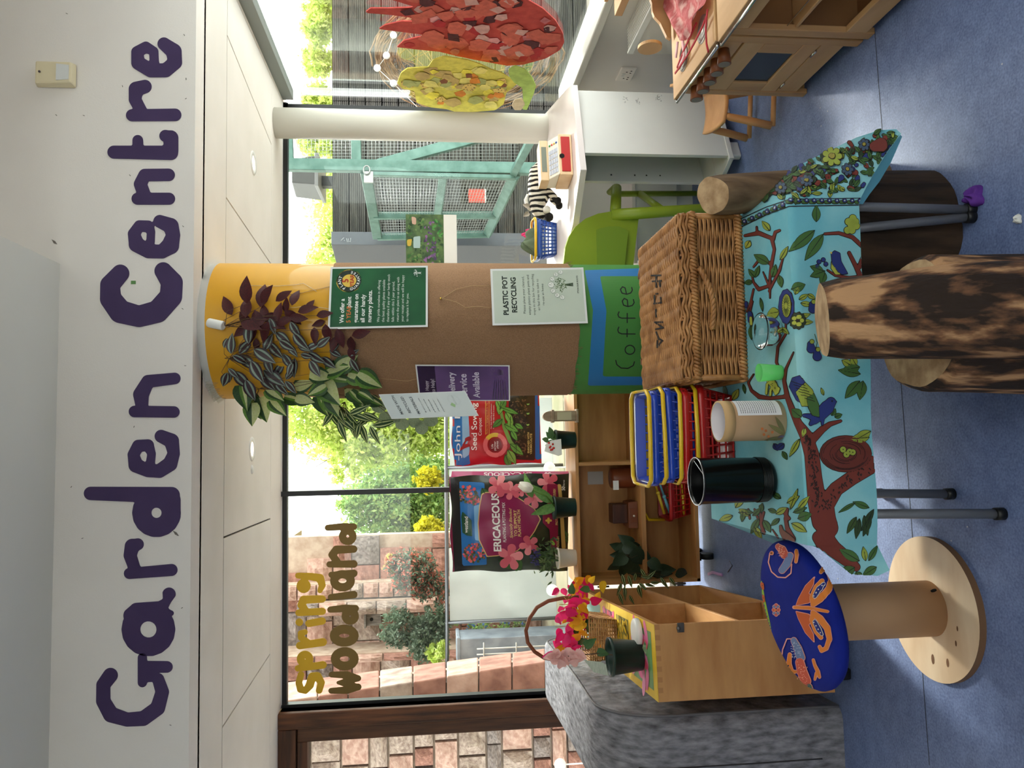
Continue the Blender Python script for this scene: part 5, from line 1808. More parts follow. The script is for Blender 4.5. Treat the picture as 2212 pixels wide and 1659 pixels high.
# --- stacked toy shopping baskets
def toy_basket(name, label, c, rgb, rot=0.0, L=0.27, W=0.19, h=0.115, hand=(232, 190, 36), slots='grid', group='toy shopping baskets', up=False):
    t = thing(name, label, 'basket', c, rot, group)
    m = mat('plastic_%d_%d_%d' % rgb, rgb, 0.3, coat=0.3)
    l0, w0 = L * 0.8, W * 0.76
    th = 0.004

    def corner(sx, sy, k):
        return Vector((sx * (l0 + (L - l0) * k) / 2, sy * (w0 + (W - w0) * k) / 2, h * k))
    b = MB()
    b.box((-l0 / 2, -w0 / 2, 0), (l0 / 2, w0 / 2, th))
    for A, B_ in (((-1, -1), (1, -1)), ((1, -1), (1, 1)), ((1, 1), (-1, 1)), ((-1, 1), (-1, -1))):
        n = 9 if A[1] == B_[1] else 6
        for i in range(n + 1):
            p0, p1 = corner(*A, 0).lerp(corner(*B_, 0), i / n), corner(*A, 1).lerp(corner(*B_, 1), i / n)
            b.tube([p0, p1], 0.0033, 6)
        for k in (0.03, 0.25, 0.45, 0.64):
            b.tube([corner(*A, k), corner(*B_, k)], 0.0033, 6)
        q = [corner(*A, 0.74), corner(*B_, 0.74), corner(*B_, 1), corner(*A, 1)]
        nn = (q[1] - q[0]).cross(q[3] - q[0]).normalized()
        b.poly(q, -nn * th)
    b.build('body', m, t, local=True)
    rim = MB()
    rp = []
    rc_ = 0.03
    for sx, sy, a0 in ((1, 1, 0), (-1, 1, 90), (-1, -1, 180), (1, -1, 270)):
        for k in range(5):
            a = math.radians(a0 + 22.5 * k)
            rp.append(Vector((sx * (L / 2 - rc_) + rc_ * math.cos(a) + 0.004 * sx, sy * (W / 2 - rc_) + rc_ * math.sin(a) + .004 * sy, h)))
    nr = len(rp)
    cz = Vector((0, 0, 0))
    sect = [(-.004, .0), (.006, .002), (.007, -.017), (.003, -.018)]
    rim.grid(lambda u, v: (lambda q, s_: Vector((q.x + q.normalized().x * s_[0], q.y + q.normalized().y * s_[0], h + s_[1])))(Vector((rp[round(u * nr) % nr].x, rp[round(u * nr) % nr].y, 0)), sect[round(v * 3)]), nr, 3, cu=True)
    rim.build('rim', m, t, local=True)
    mh = mat('plastic_%d_%d_%d' % hand, hand, 0.3, coat=0.3)
    for sy in (-1, 1):
        if up:
            pts = [(-L / 2 - .008, sy * .01, h), (-L / 2 - .004, sy * .02, h + .09), (-L / 2 + .05, sy * .03, h + .12), (L / 2 - .05, sy * .03, h + .12), (L / 2 + .004, sy * .02, h + .09), (L / 2 + .008, sy * .01, h)]
        else:
            y = sy * (W / 2 + 0.013)
            pts = [(-L / 2 - .01, 0, h + .014), (-L / 2 - .01, y * .7, h + .012), (-L / 2 + .01, y * .96, h + .011), (0, y, h + .011), (L / 2 - .01, y * .96, h + .011), (L / 2 + .01, y * .7, h + .012), (L / 2 + .01, 0, h + .014)]
        MB().tube(pts, 0.0046, 8, flat=1.5).build('handle', mh, t, local=True)
    return t


RED, BLUEP = (190, 30, 30), (30, 66, 180)
bx, by = 0.006, 2.345
for k, (dz, rgb, lab) in enumerate(((0.006, RED, 'red toy shopping basket at the bottom of the stack beside the hamper'), (0.056, RED, 'red toy shopping basket second from the bottom of the stack'),
                                    (0.104, BLUEP, 'blue toy shopping basket third up in the stack'), (0.148, BLUEP, 'blue toy shopping basket on top of the stack beside the hamper'))):
    toy_basket('shopping_basket', lab, (bx - 0.004 * k, by + 0.004 * k, ZTB + dz), rgb, math.radians((2, -2, 3, -1)[k]))
# --- cardboard tube, black pot, bowl, cup
ct = P(1700, 907, Z=ZTB + .006)
cc = Vector((ct.x, ct.y + 0.052, ZTB + .0065))
tubeo = thing('cardboard_tube', 'open brown cardboard tube with a white label on the tablecloth', 'container', cc)
R_, H_ = 0.053, 0.165
MB().lathe([(0.0, 0.0), (R_, 0.0), (R_, H_ * 0.83)], cc, 48).build('body', mat('brown_kraft_card', (206, 170, 132), 0.75, rgb2=(190, 152, 114), vs=6), tubeo)
MB().lathe([(R_ - .003, H_ * 0.3), (R_ - .003, H_)], cc, 48).build('inner_wall', mat('white_card', (226, 220, 224), 0.7), tubeo)
MB().lathe([(R_ - .003, H_), (R_ + .0012, H_), (R_ + .0012, H_ * 0.83), (R_, H_ * 0.83)], cc, 48).build('collar', mat('tan_card', (196, 160, 112), 0.75), tubeo)


def cylfn(c, r, z0, a0):
    return lambda u, v: Vector((c.x + r * math.sin(a0 + u / r), c.y - r * math.cos(a0 + u / r), c.z + z0 + v))


fnl = cylfn(cc, R_ + 0.0006, 0.012, 0.25)
MB().grid(lambda u, v: fnl(u * 0.062, v * 0.118), 14, 2).build('paper_label', mat('label_white', (232, 230, 232), 0.6), tubeo)
mb = MB()
fnt = cylfn(cc, R_ + 0.0012, 0.012, 0.25)
for k in range(17):
    u0, yy = .006, .108 - .0058 * k
    while u0 < .052:
        w0 = random.uniform(.002, .006)
        mb.add([fnt(u0, yy), fnt(u0 + w0, yy), fnt(u0 + w0, yy + .0016), fnt(u0, yy + .0016)], [(0, 1, 2, 3)])
        u0 += w0 + .0012
mb.build('label_print', paint((96, 92, 96)), tubeo, fix=False)
vs = [fn_ for fn_ in ()]
dt = Decal(*[(lambda m: (m.v, m.f))(MB().lathe([(R_, 0.0), (R_, H_ * .8)], cc, 48))][0], 0.0005)
for x, y, a, ln, w, c in ((1700, 940, -150, 46, 9, (120, 116, 70)), (1695, 935, -120, 40, 8, (104, 104, 66)), (1690, 945, 170, 40, 8, (120, 120, 80)), (1702, 935, -60, 30, 9, (90, 76, 110)), (1700, 945, 180, 22, 10, (110, 96, 134))):
    dt.leaf(x, y, a, ln, w, c, outline=(120, 100, 70), layer=1)
for x, y in ((1654, 930), (1650, 938), (1660, 942), (1646, 926), (1668, 933)):
    dt.shape((196, 112, 60), strokes=[[(x, y, 3)]], layer=3, cell=1)
dt.build('flower_print', tubeo)
bp_ = P(1684, 1038, Z=ZTB + .006)
pc_ = Vector((bp_.x, bp_.y + 0.062, ZTB + .0065))
pot = thing('black_pot', 'glossy black cylindrical flower pot on the tablecloth', 'pot', pc_)
MB_ = mat('gloss_black_plastic', (9, 9, 10), 0.22, spec=.35)
prof = [(0.0, 0.0), (0.05, 0.0), (0.056, 0.006), (0.058, 0.012), (0.0605, 0.05), (0.0625, 0.200), (0.065, 0.202), (0.065, 0.207), (0.061, 0.207), (0.059, 0.2), (0.055, 0.02), (0.0, 0.018)]
MB().lathe(prof, pc_, 56).build('body', MB_, pot)
for k in range(7):
    MB().lathe([(0.0588 + .0004 * k, 0.012 + 0.004 * k), (0.0606 + .0003 * k, 0.014 + 0.004 * k), (0.0590 + .0004 * k, 0.016 + .004 * k)], pc_, 56).build('ridge', MB_, pot)
wr_ = mat('silver_wire', (220, 220, 222), 0.2, metal=0.9)
MB().tube([pc_ + Vector((0.0645 * math.cos(a), 0.0645 * math.sin(a), 0.2075)) for a in [k * 6.2832 / 40 for k in range(40)]], 0.0011, 5, closed=True).build('rim_wire', wr_, pot)
MB().tube([pc_ + Vector(q) for q in ((0.055, 0.02, 0.203), (0.02, -0.01, 0.19), (-0.03, -0.025, 0.185), (-0.045, -0.02, 0.19), (-0.05, -0.03, 0.2))], 0.001, 5).build('inner_wire', wr_, pot)
bw = P(1693, 712, Z=ZTB + .006)
bc = Vector((bw.x, bw.y + 0.03, ZTB + .0065))
MB().lathe([(0.0, 0.0), (0.024, 0.0), (0.03, 0.004), (0.042, 0.024), (0.047, 0.05), (0.049, 0.052), (0.05, 0.05), (0.0465, 0.046), (0.040, 0.024), (0.028, 0.007), (0.0, 0.004)], bc, 40)
tag(MB().lathe([(0.0, 0.0), (0.024, 0.0), (0.03, 0.004), (0.042, 0.024), (0.047, 0.05), (0.049, 0.052), (0.05, 0.05), (0.0465, 0.046), (0.040, 0.024), (0.028, 0.007), (0.0, 0.004)], bc, 40).build('glass_bowl', mat('clear_plastic', (250, 252, 252), 0.02, trans=1.0, ior=1.3)), 'small clear glass bowl in front of the hamper', 'bowl')
cw = P(1695, 803, Z=ZTB + .006)
cq = Vector((cw.x, cw.y + 0.022, ZTB + .0065))
tag(MB().lathe([(0.0, 0.0), (0.019, 0.0), (0.0195, 0.004), (0.024, 0.06), (0.0232, 0.06), (0.0185, 0.005), (0.0, 0.004)], cq, 36).build('green_cup', mat('green_translucent_plastic', (168, 250, 178), 0.2, tl=0.7)), 'small translucent green plastic cup beside the glass bowl', 'cup')

# ================================================================ log chairs
M_BARK = mat('stripped_log_bark', (190, 146, 104), 0.85, rgb2=(44, 31, 23), rgb3=(118, 82, 56), vs=6.5, st=(3.6, 3.6, 1.0), det=12, lo=0.40, hi=0.56, bump=1.0, bs=7, bst=(6, 6, 1.4))
M_BARKD = mat('dark_old_log', (88, 66, 48), 0.9, rgb2=(34, 26, 20), vs=3.0, st=(5, 5, 0.9), det=9, lo=0.35, hi=0.68, bump=0.6, bs=9, bst=(6, 6, 1))
M_BARKG = mat('grey_brown_pole', (150, 122, 92), 0.85, rgb2=(96, 74, 54), vs=3.0, st=(6, 6, 0.9), det=8, bump=0.4, bs=12, bst=(6, 6, 1))
M_END = mat('sawn_log_end', (196, 166, 128), 0.85, rgb2=(158, 126, 92), vs=26, det=6, bump=0.3, bs=60)
M_KNOT = mat('log_knot', (126, 88, 58), 0.9, rgb2=(78, 52, 34), vs=24)


def log(t, name, base, top, r0, r1, m, seed, bulge=0.0, slope=0.0, slope_dir=0.0, n=40, flare=None):
    rr = random.Random(seed)
    ph = [rr.uniform(0, 6.3) for _ in range(6)]
    base, top = Vector(base), Vector(top)
    nz = 16
    mb = MB()

    def fn(u, v):
        a = u * 2 * math.pi
        r = r0 + (r1 - r0) * v + bulge * math.exp(-((v - 0.55) / 0.2) ** 2) * max(0, math.cos(a - 0.6))
        r *= 1 + 0.035 * math.sin(3 * a + ph[0] + v) + 0.02 * math.sin(5 * a + ph[1] + 2 * v) + 0.01 * math.sin(9 * a + ph[2] - 4 * v)
        if v > 0.955:
            r *= 1 - (v - 0.955) * 1.6
        p = base.lerp(top, v)
        return Vector((p.x + r * math.sin(a), p.y - r * math.cos(a), p.z + (slope * r * math.cos(a - slope_dir) if v > 0.5 else 0) * max(0, (v - .5) * 2)))
    mb.grid(fn, n, nz, cu=True)
    o1 = mb.build(name, m, t, fix=False)
    ring = [fn(i / n, 1.0) for i in range(n)]
    c = sum(ring, Vector()) / n
    MB().add([c + Vector((0, 0, 0.003))] + [c.lerp(q, 0.55) + Vector((0, 0, 0.002)) for q in ring] + ring,
             [(0, i + 1, (i + 1) % n + 1) for i in range(n)] + [(i + 1, i + 1 + n, (i + 1) % n + 1 + n, (i + 1) % n + 1) for i in range(n)]).build('sawn_end', M_END, o1)
    return fn


lc1 = thing('log_chair', 'log chair in the foreground with its rough back post towards us', 'chair', (0.235, 1.58, 0), group='log chairs')
pt_ = P(1766, 696, Z=0.60)
fa = log(lc1, 'back_post', (pt_.x + 0.012, 1.49, 0), (pt_.x, pt_.y - 0.02, 0.60), 0.114, 0.085, M_BARK, 5, bulge=0.012, slope=0.34, slope_dir=0.15)
sc_ = P(1975, 703, Z=0.33)
log(lc1, 'seat_stump', (sc_.x, 1.665, 0), (sc_.x, 1.665, 0.33), 0.165, 0.158, M_BARK, 8)
kn = P(1990, 628, Y=1.40)
MB().lathe([(0.0, 0.012), (0.012, 0.014), (0.02, 0.008), (0.03, 0.0)], (0, 0, 0), 14, T=Matrix.Rotation(math.radians(70), 4, 'X')).build('knot', M_KNOT, lc1).location = (fa(0.09, 0.62) + Vector((0.0, -0.004, 0)) - lc1.location)
lc2 = thing('log_chair', 'dark log chair at the right end of the table with a slim slanting post', 'chair', (0.57, 2.12, 0), group='log chairs')
log(lc2, 'seat_stump', (0.585, 2.115, 0), (0.585, 2.115, 0.36), 0.182, 0.168, M_BARKD, 12)
tp = P(1560, 432, Z=0.62)
log(lc2, 'back_post', (0.80, 2.30, 0), (tp.x + 0.02, tp.y + 0.02, 0.64), 0.066, 0.056, M_BARKG, 14, slope=-0.55, slope_dir=-0.5)

# ================================================================ hinged display cabinet
M_PINE = mat('pine_board', (206, 154, 96), 0.5, rgb2=(182, 128, 74), vs=3, st=(5, 1.0, 5), det=7, bump=0.05, bs=30)
M_PINEX = mat('pine_board_x', (200, 148, 92), 0.5, rgb2=(174, 120, 70), vs=3, st=(0.9, 5, 5), det=7, bump=0.05, bs=30)
ZB_, ZT_ = 0.09, 0.71
cab = thing('display_cabinet', 'pine display cabinet opened like a book, yellow picture top on its near half', 'cabinet', (-0.7, 3.3, 0))
N0 = Vector((-.640, 2.60, 0))
ca = Vector((-.099, .995, 0)).normalized()
cdv = Vector((-ca.y, ca.x, 0))
CL, CDp, TH = 1.30, 0.25, 0.017


def cb(s0, s1, d0, d1, z0, z1, name, m=M_PINE, bev=0.0015):
    q = []
    for z in (z0, z1):
        q += [N0 + ca * s0 + cdv * d0 + Z_ * z, N0 + ca * s1 + cdv * d0 + Z_ * z, N0 + ca * s1 + cdv * d1 + Z_ * z, N0 + ca * s0 + cdv * d1 + Z_ * z]
    return MB().hexa(q).build(name, m, cab, bev=bev)


M_PINEZ = mat('pine_end_panel', (198, 146, 90), 0.5, rgb2=(170, 118, 68), vs=3, st=(5, 5, 0.9), det=7)
cb(0, TH, 0, CDp, ZB_, ZT_, 'end_panel', M_PINEX)
cb(CL - TH, CL, 0, CDp, ZB_, ZT_, 'end_panel', M_PINEX)
cb(TH, CL - TH, 0, CDp, ZT_ - TH, ZT_, 'top_panel')
cb(TH, CL - TH, 0, CDp, ZB_, ZB_ + TH, 'bottom_panel')
cb(TH, CL - TH, CDp - 0.01, CDp, ZB_ + TH, ZT_ - TH, 'back_panel')
cb(TH, CL - TH, 0.004, CDp - 0.01, 0.392, 0.406, 'shelf')
cb(0.60, 0.614, 0.004, CDp - 0.01, 0.406, ZT_ - TH, 'divider')
cb(0.52, 0.534, 0.004, CDp - 0.01, ZB_ + TH, 0.392, 'divider')
# finger joints seen on the near panel
for k in range(7):
    z = ZT_ - 0.0 - 0.034 * k - 0.017
    cb(-0.0008, 0.002, CDp * 0 + k * 0.034, k * 0.034 + 0.017, ZT_ - TH, ZT_ + 0.0003, 'finger_joint', mat('pine_end_grain', (178, 126, 76), 0.6), 0)
# far half
X20, X21, Y20, Y21 = -.752, .40, 3.90, 4.19


def c2(x0, x1, y0, y1, z0, z1, name, m=M_PINEX):
    return MB().box((x0, y0, z0), (x1, y1, z1)).build(name, m, cab, bev=0.0015)


c2(X20, X20 + TH, Y20, Y21, ZB_, ZT_, 'end_panel', M_PINEZ)
c2(X21 - TH, X21, Y20, Y21, ZB_, ZT_, 'end_panel', M_PINEZ)
c2(X20, X21, Y20, Y21, ZT_, ZT_ + TH, 'top_panel')
c2(X20, X21, Y20, Y21, ZB_ - .002, ZB_ + TH, 'bottom_panel')
c2(X20, X21, Y21 - .012, Y21 - .002, ZB_, ZT_, 'back_panel')
zsh = P(1392, 1000, Y=3.9).z
c2(X20 + TH, X21 - TH, Y20 + .003, Y21 - .012, zsh, zsh + 0.024, 'shelf')
xdv = P(1330, 1001, Y=3.9).x
c2(xdv - .009, xdv + .009, Y20 + .004, Y21 - .012, zsh + .024, ZT_, 'divider', M_PINEZ)
zt2 = ZT_ + TH
M_RUB = mat('black_rubber', (18, 18, 19), 0.6)
for p in (N0 + ca * 0.06 + cdv * 0.05, N0 + ca * 1.24 + cdv * 0.05, N0 + ca * 1.24 + cdv * 0.2, N0 + ca * .06 + cdv * .2, Vector((X20 + .12, Y20 + .05, 0)), Vector((X21 - .06, Y20 + .05, 0)), Vector((X20 + .12, Y21 - .05, 0)), Vector((X21 - .06, Y21 - .05, 0))):
    mb = MB().cyl((p.x - .014, p.y, 0.036), (p.x + .014, p.y, 0.036), 0.036, n=20)
    mb.box((p.x - .02, p.y - .02, 0.07), (p.x + .02, p.y + .02, ZB_ - 0.002))
    mb.build('caster', M_RUB, cab)
M_IRON = mat('dull_iron', (92, 88, 86), 0.4, metal=0.7)
lp = N0 + cdv * 0.012 + Z_ * (ZT_ - 0.09)
MB().box((lp.x - .016, lp.y - .006, lp.z - .012), (lp.x + .016, lp.y, lp.z + .012)).cyl((lp.x, lp.y - .006, lp.z + .01), (lp.x, lp.y - .014, lp.z + .012), 0.006, n=10).build('latch', M_IRON, cab, bev=0.002)
for z in (0.2, 0.6):
    MB().cyl((X20 - .006, Y20 - 0.004, z - .03), (X20 - .006, Y20 - 0.004, z + .03), 0.005, n=8).build('hinge', M_IRON, cab)
# picture top
tq = [N0 + Z_ * (ZT_ + .0004), N0 + ca * CL + Z_ * (ZT_ + .0004), N0 + ca * CL + cdv * CDp + Z_ * (ZT_ + .0004), N0 + cdv * CDp + Z_ * (ZT_ + .0004)]
MB().poly(tq, (0, 0, 0.0012)).build('yellow_paper', mat('yellow_paper', (242, 204, 70), 0.45, rgb2=(230, 186, 44), vs=8), cab)


def tpt(s, d, e=0):
    return N0 + ca * s + cdv * d + Z_ * (ZT_ + 0.0022 + 0.0004 * e)


pics = MB()
pm = [mat('photo_green_blur', (86, 140, 78), 0.4, rgb2=(130, 176, 120), vs=9), mat('photo_dark_stems', (60, 66, 40), 0.4, rgb2=(176, 160, 60), vs=26), mat('photo_purple_blur', (120, 86, 120), 0.4, rgb2=(180, 110, 130), vs=9),
      paint((236, 112, 160), 0.4), paint((240, 150, 186), 0.4), paint((232, 190, 40), 0.4), paint((246, 214, 80), 0.4), paint((232, 80, 110), 0.4), mat('photo_teal', (120, 168, 160), 0.4)]
spans = [(0.045, 0.31), (0.36, 0.56), (0.60, 0.82), (0.87, 1.22)]
for (a, b), k in zip(spans, (0, 1, 2, 8)):
    pics.add([tpt(a, .03), tpt(b, .03), tpt(b, .222), tpt(a, .222)], [(0, 1, 2, 3)], k)
rp_ = random.Random(4)


def petal(s, d, ang, ln, w, k, e):
    vs = [tpt(s, d, e)]
    n = 10
    for i in range(n):
        t = 2 * math.pi * i / n
        q = (ln * (0.5 - 0.5 * math.cos(t)), w * math.sin(t))
        vs.append(tpt(s + q[0] * math.cos(ang) - q[1] * math.sin(ang), d + q[0] * math.sin(ang) + q[1] * math.cos(ang), e))
    pics.add(vs, [(0, i + 1, (i + 1) % n + 1) for i in range(n)], k)


for s, d in ((.09, .08), (.15, .19), (.24, .08), (.26, .17), (.1, .16)):
    for j in range(4):
        petal(s, d, rp_.uniform(-.6, .6) + 0.5 * j - .8, .09, .02, rp_.choice((3, 4, 7)), 1 + j)
for j in range(70):
    petal(rp_.uniform(.37, .54), rp_.uniform(.04, .2), rp_.uniform(0, 6.3), .03, .009, rp_.choice((5, 6)), 1 + j % 5)
for j in range(26):
    petal(rp_.uniform(.62, .78), rp_.uniform(.04, .2), rp_.uniform(0, 6.3), .05, .014, rp_.choice((3, 4, 7)), 1 + j % 5)
pics.build('flower_pictures', pm, cab, fix=False, kind='stuff')

# ---- compost bags on the far half
ZP = zt2


def bag(name, label, TL, TR, BL, BRr, Y, th, face, side, seed, lean=0.0, gus=0.04):
    tl, tr, bl, br = P(*TL, Y=Y), P(*TR, Y=Y), P(*BL, Y=Y), P(*BRr, Y=Y)
    t = thing(name, label, 'compost bag', (bl + br) / 2 + Vector((0, th / 2, 0)))
    r = random.Random(seed)
    ph = [r.uniform(0, 6) for _ in range(8)]

    def fn(u, v):
        p = bl.lerp(br, u).lerp(tl.lerp(tr, u), v)
        e = min(1, 5 * min(u, 1 - u)) * min(1, 5 * min(v, 1 - v))
        bulge = th * 0.32 * (1 - (2 * u - 1) ** 4) * (1 - (2 * v - 1) ** 4)
        wr = 0.004 * e * (math.sin(9 * u + 7 * v + ph[0]) + 0.7 * math.sin(17 * v - 8 * u + ph[1]) + 0.5 * math.sin(23 * u + 5 * v + ph[2]))
        edge = 0.005 * math.sin(13 * v + ph[3]) * (1 if u in (0, 1) else 0)
        return Vector((p.x + edge, p.y - bulge - wr, p.z + 0.006 * math.sin(11 * u + ph[4]) * (1 if v == 1 else 0)))
    mb = MB().grid(fn, 30, 36)

    def bk(u, v):
        p = fn(u, v)
        q = bl.lerp(br, u).lerp(tl.lerp(tr, u), v)
        w = (1 - (2 * v - 1) ** 6) * (1 - 0.75 * (2 * u - 1) ** 6)
        return Vector((q.x, Y + th * 0.66 * w + 0.001, p.z))
    m2 = MB().grid(bk, 30, 36)
    N = 36
    for u in (0, 1):
        m2.grid(lambda a, v: fn(u, v).lerp(bk(u, v), a), 3, N)
    for v in (0, 1):
        m2.grid(lambda u_, a: fn(u_, v).lerp(bk(u_, v), a), 30, 1)
    mb.build('front', face, t, fix=False)
    m2.build('back_and_gussets', side, t, fix=False)
    return t, mb


Z8 = lambda x, y: (940 + x / 3.95, 840 + y / 3.95)
M_BAGB = mat('black_bag_plastic', (26, 22, 22), 0.3, coat=0.3)
M_MAG = mat('magenta_bag_plastic', (152, 24, 76), 0.3, coat=0.3)
b1, m1 = bag('ericaceous_compost_bag', 'large magenta and black ericaceous potting mix bag on the cabinet', (976, 1234), (972, 1030), (1226, 1232), (1229, 1022), 4.05, 0.13, mat('bag_dark_leaf_print', (40, 52, 34), 0.3, rgb2=(24, 20, 18), vs=14, coat=0.3), M_MAG, 3)
E_ = Decal(m1.v, m1.f, 0.0007)


def zp(*pts):
    return [Z8(*p) for p in pts]


def dtext(dec, txt, x, y, height, rgb, layer, width=None, slope=0.0, **k):
    """lettering on a surface: baseline starts at photograph pixel (x, y), reads towards smaller y"""
    v, f = glyphs(txt, 1.0, **k)
    s = height / 0.70
    sw = s
    if width:
        w = max(a for a, b in v) - min(a for a, b in v)
        sw = width / w
    dec.put([(x - b * s + a * sw * slope, y - a * sw) for a, b in v], f, rgb, 0.4, layer)


E_.shape((34, 108, 178), polys=[zp((205, 790), (420, 800), (440, 1500), (232, 1510))], cell=4, layer=1, rough=.3)
E_.shape((120, 170, 214), polys=[zp((330, 1000), (400, 980), (400, 1300), (340, 1290))], cell=4, layer=2, rough=.3)
E_.shape((24, 22, 22), polys=[zp((130, 760), (205, 770), (232, 1530), (150, 1560))], cell=4, layer=2, rough=.3)
E_.shape((124, 26, 62), strokes=[[(*Z8(118, 760), 3.0), (*Z8(135, 1150), 2.4), (*Z8(155, 1550), 2.6)]], cell=2, layer=3, rough=.3)
re_ = random.Random(9)
for cx, cy, r0, n in ((270, 900, 120, 90), (340, 1400, 130, 90), (330, 950, 60, 40)):
    for k in range(n):
        a, r = re_.uniform(0, 6.3), r0 * math.sqrt(re_.random())
        x, y = cx + 0.75 * r * math.cos(a), cy + 0.62 * r * math.sin(a)
        if x < 212:
            continue
        E_.shape(re_.choice([(206, 76, 86), (226, 110, 104), (70, 84, 44), (52, 62, 34), (90, 96, 60), (200, 60, 80)]), strokes=[[(*Z8(x, y), re_.uniform(1.6, 3.6))]], cell=1.6, layer=3 + k % 3, rough=.3)
SH = zp((362, 1150), (372, 1290), (440, 1432), (540, 1424), (700, 1384), (780, 1310), (850, 1215), (903, 1112), (850, 1020), (800, 985), (690, 915), (640, 886), (430, 880), (395, 895), (375, 1000))
E_.shape((214, 176, 110), polys=[SH], cell=3, layer=7, rough=.3)
cxs, cys = Z8(600, 1150)
E_.shape((138, 22, 74), polys=[[(cxs + (x - cxs) * .965, cys + (y - cys) * .972) for x, y in SH]], cell=3, layer=8, rough=.3)
for fx, fy, r in ((540, 830, 95), (650, 870, 80), (840, 930, 90), (960, 800, 90), (640, 1430, 110), (800, 1330, 85), (745, 860, 60)):
    a0 = re_.uniform(0, 6)
    for j in range(5):
        t = a0 + j * 1.2566
        E_.shape(((220, 112, 124), (206, 88, 104), (232, 140, 146))[j % 3], strokes=[[(*Z8(fx + r * .2 * math.cos(t), fy + r * .2 * math.sin(t)), r * .06), (*Z8(fx + r * .68 * math.cos(t), fy + r * .68 * math.sin(t)), r * .085)]], cell=2, layer=10 + j, rough=.3)
for x, y, a, ln, w in ((400, 850, 60, 40, 20), (540, 1460, 20, 45, 22), (860, 1250, 150, 40, 20), (720, 1440, 100, 36, 18), (460, 780, 20, 40, 18), (1090, 1270, 20, 40, 14), (1080, 1200, 60, 40, 14)):
    E_.leaf(*Z8(x, y), a, ln, w, (56, 92, 44), outline=(30, 50, 26), layer=5)
E_.shape((138, 22, 60), polys=[zp((950, 815), (1040, 815), (1040, 1365), (985, 1365), (970, 1195), (915, 1140), (915, 1060), (955, 1040))], cell=3, layer=16, rough=.3)
E_.shape((206, 172, 96), polys=[zp((1040, 815), (1068, 815), (1105, 1362), (1072, 1362))], cell=3, layer=16, rough=.3)
E_.shape((222, 180, 70), strokes=[[(*Z8(945, 1122), 2.2), (*Z8(980, 1122), 2.2)], [(*Z8(962, 1105), 2.2), (*Z8(962, 1140), 2.2)]], cell=1.2, layer=18)
for k in range(6):
    t = -2.2 + k * .45
    E_.shape((214, 170, 60), strokes=[[(*Z8(985, 915), 1.2), (*Z8(985 + 26 * math.cos(t + 3.9), 915 + 30 * math.sin(t + 3.1)), 2.0)]], cell=1.2, layer=18)
E_.shape((150, 186, 70), strokes=[[(*Z8(1005, 1320), 3), (*Z8(990, 1300), 3)]], cell=1.2, layer=18)
E_.shape((26, 72, 42), polys=[zp((235, 1225), (225, 1090), (235, 1045), (270, 1080), (310, 1120), (318, 1258), (270, 1250))], cell=2, layer=9, rough=.3)
W_ = (236, 232, 228)
GO = (226, 192, 120)
sx, sy = 3.95, 3.95
dtext(E_, 'westland', *Z8(280, 1228), 30 / sx, W_, 11, width=140 / sx, bold=.01)
dtext(E_, 'ERICACEOUS', *Z8(562, 1388), 62 / sx, W_, 11, width=490 / sx, slope=-0.045, bold=.03)
dtext(E_, 'PLANTING & POTTING MIX', *Z8(607, 1306), 26 / sx, W_, 11, width=335 / sx, slope=-0.04)
dtext(E_, 'Specially Blended', *Z8(662, 1274), 24 / sx, GO, 11, width=255 / sx, slope=-0.05, shear=.4)
dtext(E_, 'TO SUPPORT', *Z8(700, 1258), 24 / sx, GO, 11, width=225 / sx, slope=-0.04, bold=.02)
dtext(E_, 'PLANT HEALTH', *Z8(731, 1258), 24 / sx, GO, 11, width=225 / sx, slope=-0.04, bold=.02)
dtext(E_, 'NOURISH', *Z8(1050, 1358), 20 / sx, GO, 18, width=100 / sx, bold=.02)
dtext(E_, 'PROTECT', *Z8(1036, 1160), 18 / sx, GO, 18, width=90 / sx, bold=.02)
dtext(E_, 'FLOURISH', *Z8(1022, 930), 20 / sx, GO, 18, width=72 / sx, bold=.02)
dtext(E_, '50', *Z8(1098, 868), 26 / sx, W_, 18, width=34 / sx, bold=.03)
dtext(E_, 'litres', *Z8(1098, 830), 16 / sx, W_, 18, width=50 / sx)
E_.build('printed_front', b1)
# gusset with its own lettering on the right-hand side
g0, g1, g2, g3 = P(974, 1033, Y=4.052), P(976, 1018, Y=4.10), P(1228, 1018, Y=4.10), P(1229, 1024, Y=4.052)
gm = MB().grid(lambda u, v: g0.lerp(g1, u).lerp(g3.lerp(g2, u), v), 3, 14)
gm.build('gusset', mat('pink_gusset', (176, 44, 104), 0.3, coat=.3), b1, fix=False)
G_ = Decal(gm.v, gm.f, 0.0007)
v, f_ = glyphs('ERICACEOUS', 1.0, bold=.03)
w_ = max(a for a, b in v)
G_.put([(1150 - a * 105 / w_, 1021 + b * 11) for a, b in v], f_, (232, 216, 222), .4, 2)
v, f_ = glyphs('50', 1.0, bold=.03)
G_.put([(1190 - a * 14, 1021 + b * 12) for a, b in v], f_, (232, 216, 222), .4, 2)
G_.build('gusset_print', b1)
